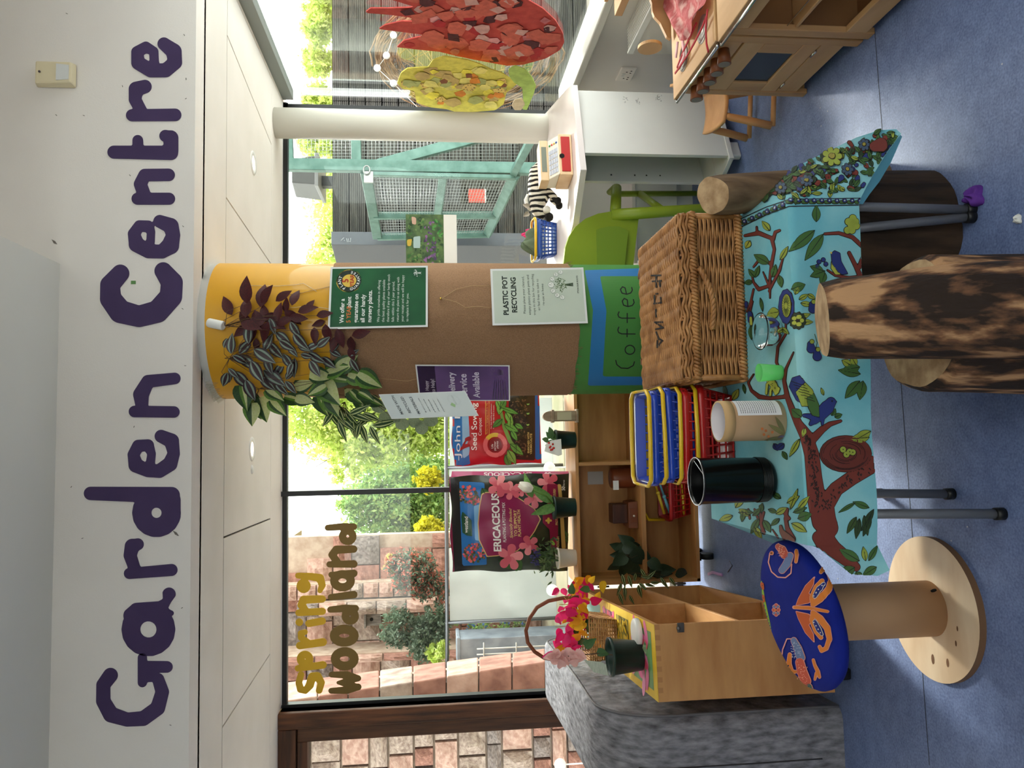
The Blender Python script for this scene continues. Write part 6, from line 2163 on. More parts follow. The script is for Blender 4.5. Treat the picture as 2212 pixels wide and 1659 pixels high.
# second bag, fixed to the glass
b2, m2_ = bag('seed_compost_bag', 'blue and red seed sowing compost bag against the window beside the column', (980, 1006), (972, 842), (1170, 1000), (1164, 842), 4.37, 0.085, mat('bag_red', (176, 30, 34), 0.3, coat=.3), mat('bag_blue', (34, 100, 176), 0.3, coat=.3), 5)
S_ = Decal(m2_.v, m2_.f, 0.0007)
S_.shape((40, 108, 178), polys=[zp((140, -20), (300, -20), (300, 640), (150, 680))], cell=4, layer=1, rough=.3)
S_.shape((140, 180, 214), polys=[zp((225, -20), (292, -20), (292, 560), (235, 600))], cell=4, layer=2, rough=.3)
S_.shape((176, 30, 34), polys=[zp((285, -20), (620, -20), (620, 600), (300, 640), (288, 560), (298, 500), (270, 470), (296, 420), (284, 200))], cell=4, layer=3, rough=.3)
S_.shape((50, 38, 28), polys=[zp((630, -20), (850, -20), (850, 610), (690, 600), (650, 500), (625, 300))], cell=4, layer=4, rough=.3)
for k in range(150):
    x, y = re_.uniform(640, 780), re_.uniform(-10, 590)
    S_.shape(re_.choice([(84, 62, 44), (34, 24, 18), (108, 82, 58)]), strokes=[[(*Z8(x, y), 1.2), (*Z8(x + re_.uniform(-16, 16), y + re_.uniform(-16, 16)), 1.6)]], cell=1.8, layer=5 + k % 3, rough=.4)
S_.shape((28, 96, 178), polys=[zp((850, -20), (890, -20), (915, 590), (875, 605), (852, 600))], cell=4, layer=5, rough=.3)
for x, y, a, ln, w in ((600, 90, 120, 30, 14), (560, 120, 100, 26, 14), (520, 100, 60, 26, 12), (600, 200, 60, 30, 14), (640, 240, 90, 26, 12), (590, 300, 30, 34, 14), (570, 260, 140, 26, 12), (640, 470, 40, 36, 14), (620, 520, 60, 34, 16), (690, 470, 90, 20, 10), (680, 300, 30, 20, 10), (650, 360, 60, 24, 10), (600, 560, 70, 30, 14), (560, 160, 20, 40, 10)):
    S_.leaf(*Z8(x, y), a, ln, w, re_.choice([(96, 154, 62), (120, 172, 76), (84, 136, 58)]), outline=(50, 84, 36), layer=9)
S_.shape((110, 150, 70), strokes=[[(*Z8(560, 200), 3), (*Z8(590, 330), 4), (*Z8(640, 450), 4), (*Z8(700, 520), 3)]], cell=2, layer=8)
S_.shape((150, 26, 30), strokes=[[(*Z8(212, 520), 2), (*Z8(250, 490), 4), (*Z8(285, 480), 3.4)], [(*Z8(270, 430), 4), (*Z8(290, 425), 5)], [(*Z8(240, 480), 2), (*Z8(262, 440), 1.6)]], cell=1.6, layer=5)
for k, c in enumerate(((206, 176, 60), (214, 110, 110), (206, 96, 100), (214, 110, 110), (206, 96, 100))):
    t0 = -2.4 + k * 1.26
    S_.shape(c, strokes=[[(*Z8(512 + 86 * math.cos(t), 478 + 86 * math.sin(t)), 4.6) for t in [t0 + .2 * j for j in range(6)]]], cell=1.8, layer=10, rough=.3)
S_.shape((120, 20, 26), strokes=[[(*Z8(512, 478), 14)]], cell=2, layer=10, rough=.3)
for k, tx in enumerate(('Life', 'partner', 'plants')):
    dtext(S_, tx, *Z8(494 + 22 * k, 522 - (0 if k else -0) + (-14 if k != 1 else 4)), 4.6, W_, 12)
dtext(S_, 'John Innes', *Z8(215, 580), 48 / sx, (214, 220, 226), 6, width=640 / sx)
dtext(S_, 'Seed Sowing', *Z8(355, 524), 46 / sx, W_, 6, width=400 / sx, bold=.01)
dtext(S_, 'Compost', *Z8(395, 400), 28 / sx, W_, 6, width=150 / sx)
dtext(S_, 'Perfect for bringing seeds to life', *Z8(447, 385), 11 / sx, (226, 192, 90), 6, width=260 / sx)
dtext(S_, 'For fast, healthy germination', *Z8(482, 340), 10 / sx, W_, 6, width=210 / sx)
dtext(S_, 'Feeds for the first 3 weeks', *Z8(503, 340), 10 / sx, W_, 6, width=200 / sx)
for xx in (430, 460):
    S_.shape((226, 192, 90), strokes=[[(*Z8(xx, 390), .5), (*Z8(xx, 100), .5)]], cell=.9, layer=6)
dtext(S_, 'ENRICHED WITH', *Z8(800, 548), 15 / sx, (206, 190, 120), 10, width=175 / sx, bold=.02)
dtext(S_, 'VERMICULITE', *Z8(822, 556), 15 / sx, (206, 190, 120), 10, width=175 / sx, bold=.02)
for y in (305, 210, 130):
    S_.leaf(*Z8(790, y + 10), -60, 5, 3, (140, 180, 90), rib=False, layer=10, cell=.8)
    S_.leaf(*Z8(790, y + 10), -130, 5, 3, (140, 180, 90), rib=False, layer=10, cell=.8)
S_.build('printed_front', b2)
for x, y in ((980, 990), (978, 880)):
    q = P(x, y, Y=4.375)
    MB().box((q.x - .012, 4.36, q.z - .03), (q.x + .012, YW - 0.001, q.z - .027)).build('fixing_strap', mat('clear_strap', (220, 226, 230), .3), b2)

# ---- plants and pots on the far half
M_POT = mat('dark_green_plastic_pot', (28, 54, 44), 0.4, rgb2=(22, 44, 36), vs=8)
M_SOIL = mat('potting_soil', (44, 32, 24), 0.95, rgb2=(24, 18, 14), vs=60, bump=.6, bs=80)


def pot_shape(t, c, r, h, m=M_POT, soil=True, n=36):
    c = Vector(c)
    MB().lathe([(0, 0), (r * .76, 0), (r * .78, .002), (r * .96, h * .9), (r, h * .9), (r * 1.03, h * .92), (r * 1.03, h), (r * .97, h), (r * .95, h * .9), (r * .74, .006), (0, .006)], c, n).build('pot', m, t)
    if soil:
        MB().lathe([(0, h * .82), (r * .92, h * .8)], c, n).build('soil', M_SOIL, t)


def on(x, y, z, back=0.0):
    q = P(x, y, Z=z)
    return Vector((q.x, q.y + back, z))


c = on(1246, 1097, zt2, .045)
tul = thing('potted_tulip', 'white tulip in a dark green pot before the magenta compost bag', 'plant', c, group='potted plants on the cabinet')
pot_shape(tul, c, 0.058, 0.115)
s0 = c + Vector((0.0, 0, .1))
s1 = P(1150, 1058, Y=c.y - .02)
MB().tube([s0, s0.lerp(s1, .4) + Vector((.02, 0, .0)), s1], [.004, .0035, .003], 8).build('stem', M_MGL, tul)
tp_ = (P(1112, 1042, Y=c.y - .02) - s1).normalized()
bud = MB()
for k in range(6):
    a = k * 1.0472
    ux = tp_.orthogonal().normalized()
    uy = tp_.cross(ux)
    o_dir = ux * math.cos(a) + uy * math.sin(a)

    def pf(u, v):
        w = math.sin(math.pi * (0.12 + .85 * v) ** .8) * .022
        out = .004 + .02 * math.sin(math.pi * (.1 + .72 * v))
        side = tp_.cross(o_dir)
        return s1 + tp_ * (.075 * v) + o_dir * (out * (1 - .25 * (2 * u - 1) ** 2)) + side * ((2 * u - 1) * w)
    MB().grid(pf, 6, 8).build('petal', mat('white_petal', (244, 242, 232), .5, tl=.35), tul, fix=False)
for ang, ln, px, wd in ((215, .16, (1195, 1085), 1.0), (160, .15, (1205, 1092), 1.0), (250, .13, (1150, 1075), .8)):
    me = leaf_mesh('leaf', lambda v: .16 * math.sin(math.pi * v ** .7) + .01, [0] * 4, [mat('tulip_leaf', (110, 158, 84), .45, rgb2=(88, 136, 68), vs=10, tl=.3)], .3, .25)
    inst('leaf', me, tul, leafM(P(*px, Y=c.y), ang, ln, .2))
c = on(1246, 950, zt2, .045)
stp = thing('potted_strawberry', 'small strawberry plant with a picture tag in a dark green pot', 'plant', c, group='potted plants on the cabinet')
pot_shape(stp, c, 0.052, 0.105)
sm = leaf_mesh('leaf', heart, [0] * 4, [mat('strawberry_leaf', (74, 110, 60), .5, rgb2=(56, 90, 48), vs=12, tl=.2)], .2, .2)
for px, a, ln in (((1200, 945), 200, .045), ((1195, 955), 160, .045), ((1190, 945), 230, .04), ((1205, 940), 130, .04), ((1185, 950), 180, .04), ((1198, 960), 120, .04), ((1192, 938), 250, .04)):
    inst('leaf', sm, stp, leafM(P(*px, Y=c.y), a, ln, .5))
MB().tube([c + Vector((0, 0, .085)), P(1195, 948, Y=c.y)], .002, 6).build('stem', M_MGL, stp)
tg = [P(1180, 958, Y=c.y - .05), P(1176, 975, Y=c.y - .05), P(1206, 985, Y=c.y - .056), P(1214, 982, Y=c.y - .056), P(1212, 948, Y=c.y - .056), P(1190, 952, Y=c.y - .05)]
MB().poly(tg, (0, .0012, 0)).build('picture_tag', mat('white_tag', (236, 234, 230), .4), stp)
mb = MB()
for k in range(9):
    q = P(1184 + re_.random() * 14, 955 + re_.random() * 18, Y=c.y - .0585)
    mb.lathe([(0, 0), (.0055, .0003), (.0001, .0006)], q, 10, T=Matrix.Rotation(math.radians(90), 4, 'X'))
mb.build('strawberry_picture', paint((206, 48, 40)), stp, fix=False, kind='stuff')
c = on(1247, 1207, zt2, .04)
her = thing('potted_herb', 'bushy green herb with dark blue flowers in a white pot', 'plant', c, group='potted plants on the cabinet')
pot_shape(her, c, 0.052, 0.098, mat('cream_pot', (224, 216, 200), .5))
hm = [leaf_mesh('leaf', narrow, [0] * 2, [m], .2, .2, 4) for m in (mat('herb_leaf', (92, 112, 66), .6, tl=.2), mat('herb_leaf_dark', (66, 88, 52), .6, tl=.2))]
for k in range(110):
    x, y = re_.gauss(1186, 10), re_.gauss(1205, 17)
    inst('leaf', re_.choice(hm), her, leafM(P(x, y, Y=c.y + re_.uniform(-.04, .04)), re_.uniform(90, 270), re_.uniform(.02, .04), .6))
fm = MB().lathe([(0, -.005), (.004, -.002), (.005, .001), (.002, .006), (0, .007)], (0, 0, 0), 7).mesh('floret', mat('dark_blue_floret', (50, 46, 96), .6))
for k in range(26):
    x, y = re_.gauss(1156, 6), 1190 + re_.choice((0, 12, 26)) + re_.gauss(0, 3)
    inst('floret', fm, her, Matrix.LocRotScale(P(x, y, Y=c.y - .01), None, Vector((1, 1, 1.4))))
for y in (1190, 1202, 1216):
    MB().tube([c + Vector((0, 0, .08)), P(1165, y, Y=c.y)], .0013, 5).build('flower_stalk', M_MGL, her)
# little wooden post house
c = on(1250, 898, zt2, .02)
ph_ = thing('wooden_post_model', 'small pale wooden post ornament with a rounded head beside the column', 'ornament', c)
wm_ = mat('driftwood', (168, 146, 124), .7, rgb2=(140, 118, 98), vs=8, st=(6, 6, 1))
zt_ = P(1172, 898, Y=c.y).z
h = zt_ - zt2
MB().box((c.x - .034, c.y - .02, zt2), (c.x + .034, c.y + .03, zt2 + .012)).build('base', wm_, ph_, bev=.003)
MB().box((c.x - .026, c.y - .014, zt2 + .012), (c.x + .026, c.y + .024, zt2 + h * .68)).build('post', wm_, ph_, bev=.003)
MB().box((c.x - .02, c.y - .016, zt2 + h * .2), (c.x + .02, c.y - .013, zt2 + h * .6)).build('recess', mat('pale_recess', (188, 176, 150), .7), ph_)
MB().box((c.x - .032, c.y - .018, zt2 + h * .68), (c.x + .032, c.y + .026, zt2 + h * .76)).build('collar', wm_, ph_, bev=.003)
MB().poly([Vector((c.x + .026 * math.cos(t), c.y - .012, zt2 + h * .76 + h * .24 * math.sin(t))) for t in [math.pi * k / 12 for k in range(13)]], (0, .032, 0)).build('rounded_head', wm_, ph_)

# ---- inside the far half
c = Vector((P(1372, 1032, Y=4.0).x, 4.02, zsh + .0245))
jr = thing('brown_jar', 'brown cylindrical jar with a white tag on the upper cabinet shelf', 'jar', c)
MB().lathe([(0, 0), (.05, 0), (.054, .006), (.054, .12), (.05, .128), (.044, .13), (0, .13)], c, 30).build('body', mat('brown_glaze', (128, 66, 38), .35), jr)
MB().box((c.x - .058, c.y - .062, c.z + .1), (c.x - .01, c.y - .06, c.z + .13)).build('tag', mat('white_tag', (236, 234, 230), .4), jr)
wc = Vector((P(1287, 1034, Y=4.1).x, 4.12, 0))
pk = MB().box((wc.x - .035, 4.172, P(1303, 1034, Y=4.17).z), (wc.x + .035, 4.1745, P(1270, 1034, Y=4.17).z)).build('paper_packet', mat('grey_packet', (186, 182, 176), .7))
tag(pk, 'white paper packet fixed to the cabinet back above the brown jar', 'packet')
c = Vector((P(1378, 1105, Y=3.98).x, 4.02, zsh + .0245))
gr = thing('coffee_grinder_box', 'dark wooden box with a small drawer on the upper cabinet shelf', 'box', c)
dw = mat('dark_walnut', (84, 44, 28), .45, rgb2=(60, 30, 20), vs=6, st=(1, 6, 6))
MB().hexa([(c.x - .085, c.y - .055, c.z), (c.x + .055, c.y - .055, c.z), (c.x + .055, c.y + .075, c.z), (c.x - .085, c.y + .075, c.z), (c.x - .085, c.y - .05, c.z + .05), (c.x + .05, c.y - .05, c.z + .05), (c.x + .05, c.y + .07, c.z + .05), (c.x - .08, c.y + .07, c.z + .05)]).build('base', mat('mid_walnut', (122, 66, 38), .45), gr, bev=.003)
MB().box((c.x - .06, c.y - .035, c.z + .05), (c.x + .04, c.y + .06, c.z + .13)).build('body', dw, gr, bev=.004)
dr = MB().box((c.x - .055, c.y - .061, c.z + .008), (c.x + .02, c.y - .056, c.z + .042)).build('drawer', mat('mid_walnut', (122, 66, 38), .45), gr, bev=.001)
MB().lathe([(0, -.006), (.005, -.004), (.006, 0), (.005, .004), (0, .006)], (c.x - .02, c.y - .067, c.z + .025), 12).build('knob', mat('white_knob', (226, 222, 210), .3), dr)
rbk = toy_basket('shopping_basket', 'red toy shopping basket with yellow handles inside the cabinet', (P(1490, 1060, Y=4.0).x, 4.04, ZB_ + TH + .001), RED, 0, L=.29, W=.2, h=.12, group='toy shopping baskets', up=True)
tools = [((1405, 1010), (1435, 1110), (226, 190, 50)), ((1420, 1030), (1447, 1108), (110, 176, 200)), ((1447, 1020), (1462, 1100), (196, 36, 34)), ((1470, 1020), (1478, 1112), (226, 190, 50))]
for k, (a, b, cl_) in enumerate(tools):
    m = mat('plastic_%d_%d_%d' % cl_, cl_, .3, coat=.3)
    p, q = P(*a, Y=3.955), P(*b, Y=3.97)
    mid = p.lerp(q, .55)
    tb = MB().tube([p, mid], .006, 8).tube([mid, q], .008, 8)
    tb.lathe([(0, -.011), (.008, -.008), (.011, 0), (.008, .008), (0, .011)], mid, 12)
    o1 = tb.build('toy_garden_tool', m)
    tag(o1, ('yellow plastic toy tool resting across the red basket, highest one', 'pale blue plastic toy tool resting across the red basket', 'red plastic toy tool resting across the red basket', 'yellow plastic toy tool resting across the red basket, lowest one')[k], 'toy tool', 'toy garden tools')
# dark trailing plant hung over the hinge
pv = thing('trailing_plant', 'dark leafy artificial plant spilling from the open cabinet shelf', 'plant', P(1390, 1200, Y=3.98))
L_DK = [leaf_mesh('leaf', heart, [0] * 4, [mat('deep_green_leaf', (36, 52, 36), .5, rgb2=(48, 70, 48), vs=18)], .2, .25), leaf_mesh('leaf', lens, [0, 1, 0, 0, 1, 0], [M_DGL, mat('sage_leaf', (92, 116, 92), .5)], .2, .2)]
k_ = 3.607
vine(pv, (1385, 1195), [(400, 1180, 200, 130), (380, 1250, 160, 150), (330, 1230, 190, 120), (430, 1300, 120, 150), (350, 1340, 140, 140), (310, 1400, 130, 130), (450, 1240, 20, 140), (480, 1230, 0, 120), (500, 1330, 60, 170), (430, 1380, 80, 160),
                        (540, 1290, 20, 150), (470, 1420, 60, 150), (640, 1370, 40, 130), (690, 1430, 20, 150), (650, 1440, 60, 130), (850, 1450, 30, 120), (720, 1400, 0, 140), (380, 1430, 100, 120), (340, 1290, 180, 120)], L_DK[:1], k=k_, ox=1240, oy=840, pxm=.0024, hubY=3.9, scale=1.0)
vine(pv, (1390, 1240), [(390, 1490, 70, 100), (430, 1500, 80, 100), (480, 1480, 90, 90), (540, 1440, 60, 90), (600, 1460, -30, 100), (640, 1520, 20, 100), (700, 1510, 60, 100), (770, 1500, 50, 90), (360, 1560, 100, 100), (400, 1590, 80, 100), (510, 1580, 80, 110),
                        (370, 1630, 60, 90), (450, 1640, 60, 80), (540, 1540, 40, 90), (590, 1530, 20, 80), (560, 1470, 10, 80)], L_GST, k=k_, ox=1240, oy=840, pxm=.0022, hubY=3.78, scale=1.15)
redp = MB().box((0, 0, 0), (.004, .11, .05))
rp1 = N0 + ca * .75 + cdv * .09 + Z_ * .4065
tag(MB().hexa([rp1, rp1 + ca * .2, rp1 + ca * .2 + cdv * .03, rp1 + cdv * .03, rp1 + Z_ * .03, rp1 + ca * .2 + Z_ * .03, rp1 + ca * .2 + cdv * .02 + Z_ * .03, rp1 + cdv * .02 + Z_ * .03]).build('red_folder', mat('red_gloss', (190, 24, 44), .3)), 'red plastic folder lying on the near cabinet shelf', 'folder')

# ---- on the picture top: flower basket, green pot, lid, rose, packet
ZQ = ZT_ + .004
fb0, fb1 = P(1330, 1318, Z=ZQ), P(1312, 1416, Z=ZQ)
fcx = N0 + ca * .66 + cdv * .125
fb = thing('flower_basket', 'wicker flower basket with a hoop handle and pink and yellow silk flowers', 'basket', (fcx.x, fcx.y, ZQ))
M_WIL = mat('honey_willow', (196, 152, 98), .6, rgb2=(160, 114, 66), vs=20)
wb_ = MB()
BL2, BW2, BH2 = .27, .17, .115


def bpt(s, d, z, k=1.0):
    return fcx + ca * (s * BL2 / 2 * k) + cdv * (d * BW2 / 2 * k) + Z_ * (ZQ + .003 + z)


for j in range(13):
    z = BH2 * j / 12
    k = .84 + .16 * j / 12
    pts = []
    for (a, b), n in ((((-1, -1), (1, -1)), 12), (((1, -1), (1, 1)), 8), (((1, 1), (-1, 1)), 12), (((-1, 1), (-1, -1)), 8)):
        for i in range(n):
            t = i / n
            q = bpt(a[0] + (b[0] - a[0]) * t, a[1] + (b[1] - a[1]) * t, z, k * (1 + .012 * (-1) ** (i + j)))
            pts.append(q)
    wb_.tube(pts, .0036, 5, closed=True)
for i in range(16):
    t = -1 + 2 * i / 15
    for d in (-1, 1):
        wb_.tube([bpt(t, d, 0, .84), bpt(t, d, BH2)], .0028, 5)
    if i < 11:
        t = -1 + 2 * i / 10
        for s in (-1, 1):
            wb_.tube([bpt(s, t, 0, .84), bpt(s, t, BH2)], .0028, 5)
wb_.build('woven_body', M_WIL, fb, kind='stuff')
MB().poly([bpt(-.82, -.82, 0), bpt(.82, -.82, 0), bpt(.82, .82, 0), bpt(-.82, .82, 0)], (0, 0, .006)).build('base', M_WIL, fb)
hl = MB()
Yh = fcx.y
hpx = [(1250, 1290), (1215, 1292), (1185, 1298), (1160, 1312), (1144, 1335), (1136, 1362), (1140, 1388), (1155, 1408), (1175, 1421), (1195, 1425), (1250, 1422)]
hl.tube([P(x, y, Y=Yh) for x, y in hpx], .008, 10)
hl.build('hoop_handle', mat('brown_bentwood', (150, 88, 56), .5, rgb2=(120, 66, 40), vs=14), fb)
PINK = [mat('hot_pink_silk', (226, 28, 106), .6, tl=.3), mat('pink_silk_light', (240, 60, 130), .6, tl=.3), mat('orange_yellow_silk', (240, 170, 30), .6, tl=.3), mat('yellow_silk', (250, 206, 50), .6, tl=.3)]
pet = [leaf_mesh('petal', heart, [0] * 4, [m], .35, -.25) for m in PINK]
for k in range(96):
    t = re_.random()
    x = 1262 - 22 * t + re_.gauss(0, 17)
    y = 1258 + 150 * t + re_.gauss(0, 7)
    kk = re_.randrange(2) if re_.random() < .68 else 2 + re_.randrange(2)
    if kk > 1:
        x += 12
    p = P(x - 18, y, Y=Yh - .06 + re_.uniform(-.1, .05) + (.35 * (1 - t) if y < 1300 else 0))
    inst('petal', pet[kk], fb, leafM(p, re_.uniform(0, 360), re_.uniform(.038, .058), .7))
for k in range(10):
    inst('leaf', sm, fb, leafM(P(1255 + re_.gauss(0, 12), 1270 + 13 * k, Y=Yh - .08), re_.uniform(0, 360), .045, .6))
stb = MB()
for k in range(14):
    a, b = P(1245, 1262 + 11 * k, Y=Yh - .05), P(1235 + re_.gauss(0, 16), 1262 + 11 * k + re_.gauss(0, 14), Y=Yh - .09)
    stb.tube([a, b], .0014, 5)
stb.build('flower_stems', mat('yellow_green_stem', (196, 184, 90), .6), fb, kind='stuff')
c = on(1394, 1425, ZQ, .055)
gp_ = thing('green_plant_pot', 'empty dark green plant pot on the pink picture of the cabinet top', 'pot', c)
pot_shape(gp_, c, .066, .118, soil=False)
rs = thing('silk_rose', 'pale pink silk rose whose stem stands in the green pot', 'flower', c + Vector((0, 0, .02)))
rc0 = P(1222, 1418, Y=c.y)
for k in range(26):
    a = k * 2.4
    rr = .006 + .0013 * k
    me_ = pet_rose if k else None
    if k == 0:
        pet_rose = leaf_mesh('petal', heart, [0] * 4, [mat('pale_pink_silk', (232, 176, 172), .6, rgb2=(240, 200, 190), vs=20, tl=.3)], .4, -.35)
        me_ = pet_rose
    inst('petal', me_, rs, leafM(rc0 + CR * (rr * math.cos(a)) + CD * (rr * math.sin(a)) + CF * (.012 - .0006 * k), math.degrees(a) * -1 + 90, .03 + .0007 * k, .45))
MB().tube([rc0, rc0.lerp(c + Vector((0, 0, .03)), .5) + Vector((.01, 0, 0)), c + Vector((-.01, 0, .012))], .0022, 6).build('stem', M_STEM, rs)
inst('leaf', sm, rs, leafM(P(1262, 1395, Y=c.y), -30, .05, .3))
inst('leaf', sm, rs, leafM(P(1290, 1405, Y=c.y), 20, .045, .3))
c = on(1388, 1372, ZQ, .04)
tag(MB().lathe([(0, 0), (.046, 0), (.05, .003), (.05, .018), (.047, .021), (.03, .023), (0, .023)], c, 36).build('round_plastic_cover', mat('white_plastic_lid', (232, 230, 224), .4)), 'round white plastic cover lying beside the green pot', 'cover')
q = [P(1408, 1386, Z=ZQ), P(1420, 1446, Z=ZQ), P(1382, 1400, Z=ZQ + .03), P(1392, 1385, Z=ZQ + .03)]
tag(MB().poly([P(1392, 1384, Y=2.70), P(1424, 1452, Y=2.68), P(1412, 1450, Y=2.69), P(1388, 1400, Y=2.71)], (0, .002, 0)).build('plant_label', mat('leaf_photo_label', (70, 100, 62), .4, rgb2=(150, 170, 130), vs=60)), 'leafy green plant label lying against the green pot', 'label')
tag(MB().poly([P(1262, 1426, Y=3.05), P(1282, 1452, Y=3.03), P(1322, 1462, Y=2.98), P(1316, 1440, Y=2.98), P(1300, 1430, Y=3.0)], (0, .0012, .0)).build('seed_packet_sheet', mat('pale_green_paper', (196, 206, 190), .6, rgb2=(170, 182, 166), vs=40, st=(1, 1, 8))), 'folded pale printed sheet behind the green pot', 'paper')
# ---- grey quilted bench end
sf = thing('quilted_bench', 'grey quilted upholstered bench standing behind the pine cabinet', 'bench', (-1.14, 3.45, 0))
prof = []
A0, A1, HT = 2.70, 4.25, .875
RR = .24
prof = [(A0, .0), (A0, .1), (A0 - .004, .3), (A0, HT - RR)]
for k in range(1, 9):
    a = math.pi / 2 * k / 8
    prof.append((A0 + RR - RR * math.cos(a), HT - RR + RR * math.sin(a)))
for k in range(1, 8):
    prof.append((A0 + RR + (A1 - A0 - RR - .12) * k / 8, HT))
for k in range(0, 6):
    a = math.pi / 2 * (1 - k / 5)
    prof.append((A1 - .12 + .12 * math.cos(a), HT - .12 + .12 * math.sin(a)))
prof.append((A1, .0))
SX0, SX1 = -1.30, -.985
n_ = len(prof)


def sfn(u, v):
    k = v * (n_ - 1)
    i = min(int(k), n_ - 2)
    f = k - i
    y = prof[i][0] + (prof[i + 1][0] - prof[i][0]) * f
    z = prof[i][1] + (prof[i + 1][1] - prof[i][1]) * f
    e = (2 * u - 1)
    inset = .035 * max(0, (abs(e) - .72) / .28) ** 2
    yc, zc = (A0 + A1) / 2, HT / 2
    dy, dz = yc - y, zc - z
    l = math.hypot(dy, dz)
    x = SX0 + (SX1 - SX0) * u - .10 * (y - A0) / (A1 - A0)
    return Vector((x, y + dy / l * inset, z + dz / l * inset * (1 if z > .05 else 0)))


mb = MB().grid(sfn, 14, 60)
for u in (0, 1):
    rng = [sfn(u, k / 60) for k in range(61)]
    mb.f.append(tuple(range(len(mb.v), len(mb.v) + 61)))
    mb.v.extend([tuple(p) for p in rng]); mb.m.append(0); mb.s.append(False)
mqn = mat('grey_crushed_velvet', (158, 157, 164), .85, spec=.15, rgb2=(84, 83, 88), vs=16, st=(3.5, 1, 1.2), det=6, bump=.8, bs=22, bst=(3, 1, 1), lo=.3, hi=.75)
mb.build('upholstery', mqn, sf)
MB().tube([sfn(.985, k / 60) + Vector((.002, -.003, .003)) for k in range(0, 60)], .005, 6).build('piping', mat('grey_piping', (110, 108, 112), .7), sf)
MB().tube([sfn(.45, k / 60) + Vector((0, -.001, .002)) for k in range(2, 14)], .0025, 5).build('seam', mat('dark_seam', (60, 58, 60), .8), sf)
# ---- round stool with the batik seat cover
SCX, SCY = -.515, 2.14
st = thing('round_stool', 'round plywood pedestal stool with a blue batik seat cover', 'stool', (SCX, SCY, 0))
M_PLY = mat('birch_plywood', (240, 214, 182), .5, rgb2=(222, 190, 154), vs=3, st=(1.2, 4, 1), det=7)
M_PLYE = mat('plywood_edge', (120, 88, 62), .6)
MB().lathe([(0, .02), (.205, .02)], (SCX, SCY, 0), 72).lathe([(0, 0), (.205, .0)], (SCX, SCY, 0), 72).build('base_disc', M_PLY, st)
MB().lathe([(.205, .0), (.205, .02)], (SCX, SCY, 0), 72).build('base_edge', M_PLYE, st)
MB().cyl((SCX, SCY, .02), (SCX, SCY, .40), .0785, n=56).build('pedestal', mat('kraft_tube', (190, 150, 112), .6, rgb2=(176, 136, 98), vs=4, st=(1, 1, .5)), st)
kk_ = MB()
for x, y, w in ((2015, 1424, 6), (2047, 1432, 5), (2065, 1390, 3.4), (2068, 1358, 3)):
    q = P(x, y, Z=.0205)
    kk_.add([q + Vector((.0011 * w * 2.2 * math.cos(t), .0011 * w * math.sin(t), .0002)) for t in [k * .5236 for k in range(12)]], [tuple(range(12))])
kk_.build('wood_knots', mat('ply_knot', (120, 82, 54), .7), st)
q = P(2038, 1284, Z=.05)
MB().cyl((q.x + .002, SCY - .0788 + .02, .045), (q.x, SCY - .0805 + .02, .045), .008, n=14).build('screw_hole', mat('hole_black', (14, 13, 12), .9), st)
tilt = Matrix.Rotation(math.radians(-8.5), 4, 'Y') @ Matrix.Rotation(math.radians(2), 4, 'X')
seatc = Vector((SCX + .0, SCY, .412))
sp = [(0, -.022), (.19, -.022), (.203, -.018), (.209, -.006), (.209, .006), (.203, .016), (.19, .02), (.1, .023), (0, .024)]
sm_ = MB().lathe(sp, seatc, 72, T=tilt)
sm_.build('seat_cover', mat('royal_blue_cotton', (20, 34, 128), .85, spec=.2, rgb2=(26, 42, 144), vs=6, bump=.25, bs=12), st)
Q_ = Decal(sm_.v, sm_.f, .0007)
OR, OD, RD, WT, SG = (230, 130, 44), (206, 92, 36), (214, 92, 70), (230, 220, 210), (110, 130, 176)
QL = lambda x, y: (1600 + x / 2.967, 1100 + y / 2.967)


def qs(rgb, *lst, **k):
    Q_.shape(rgb, strokes=[[(*QL(x, y), r / 2.967) for x, y, r in s] for s in lst], **k)


def qp(rgb, pts, **k):
    Q_.shape(rgb, polys=[[QL(*p) for p in pts]], **k)


PKL = (236, 160, 150)
qp((150, 190, 60), ((132, 430), (155, 560), (190, 730), (240, 980), (215, 990), (160, 850), (136, 700), (128, 560)), layer=1)
for x, y in ((140, 480), (145, 560), (165, 700), (175, 780), (195, 850), (210, 910)):
    qs(OD, [(x, y, 12), (x + 8, y + 30, 7)], layer=3)
    qs((40, 70, 60), [(x + 6, y + 8, 4)], layer=5)
qs(PKL, [(345, 628, 12), (440, 632, 14), (560, 655, 10)], layer=2)
qs(OR, [(350, 628, 8), (440, 632, 10), (560, 655, 8)], layer=3)
for sgn in (-1, 1):
    Y0 = 634

    def my(y):
        return Y0 + (y - Y0) * (1 if sgn > 0 else -.92)
    qp(OD, [(360, my(655)), (375, my(700)), (420, my(790)), (475, my(850)), (470, my(800)), (440, my(740)), (470, my(700)), (440, my(672))], outline=PKL, layer=3)
    qs(OR, [(470, my(660), 14), (515, my(700), 20), (560, my(760), 18), (575, my(830), 14), (555, my(890), 12), (525, my(905), 11), (512, my(880), 9)], [(470, my(670), 14), (462, my(710), 14), (490, my(780), 14), (520, my(820), 12)], outline=PKL, layer=4)
    qs((30, 44, 130), [(485, my(720), 12), (510, my(770), 15), (530, my(800), 7)], outline=WT, layer=6)
    for k in range(4):
        qs(WT, [(482 + 14 * k, my(722 + 22 * k), 4.5)], layer=9, cell=1)
for k in range(8):
    t = k * .7854
    qs((RD, SG)[k % 2], [(230 + 16 * math.cos(t), 645 + 30 * math.sin(t), 9)], outline=PKL, layer=2, cell=1.4)
qs(OR, [(230, 645, 8)], layer=5, cell=1.2)
qs(SG, [(345, 840, 18), (370, 890, 24), (390, 950, 26)], outline=PKL, layer=3)
qs(RD, [(385, 980, 26), (400, 1040, 30), (425, 1100, 30)], outline=PKL, layer=4)
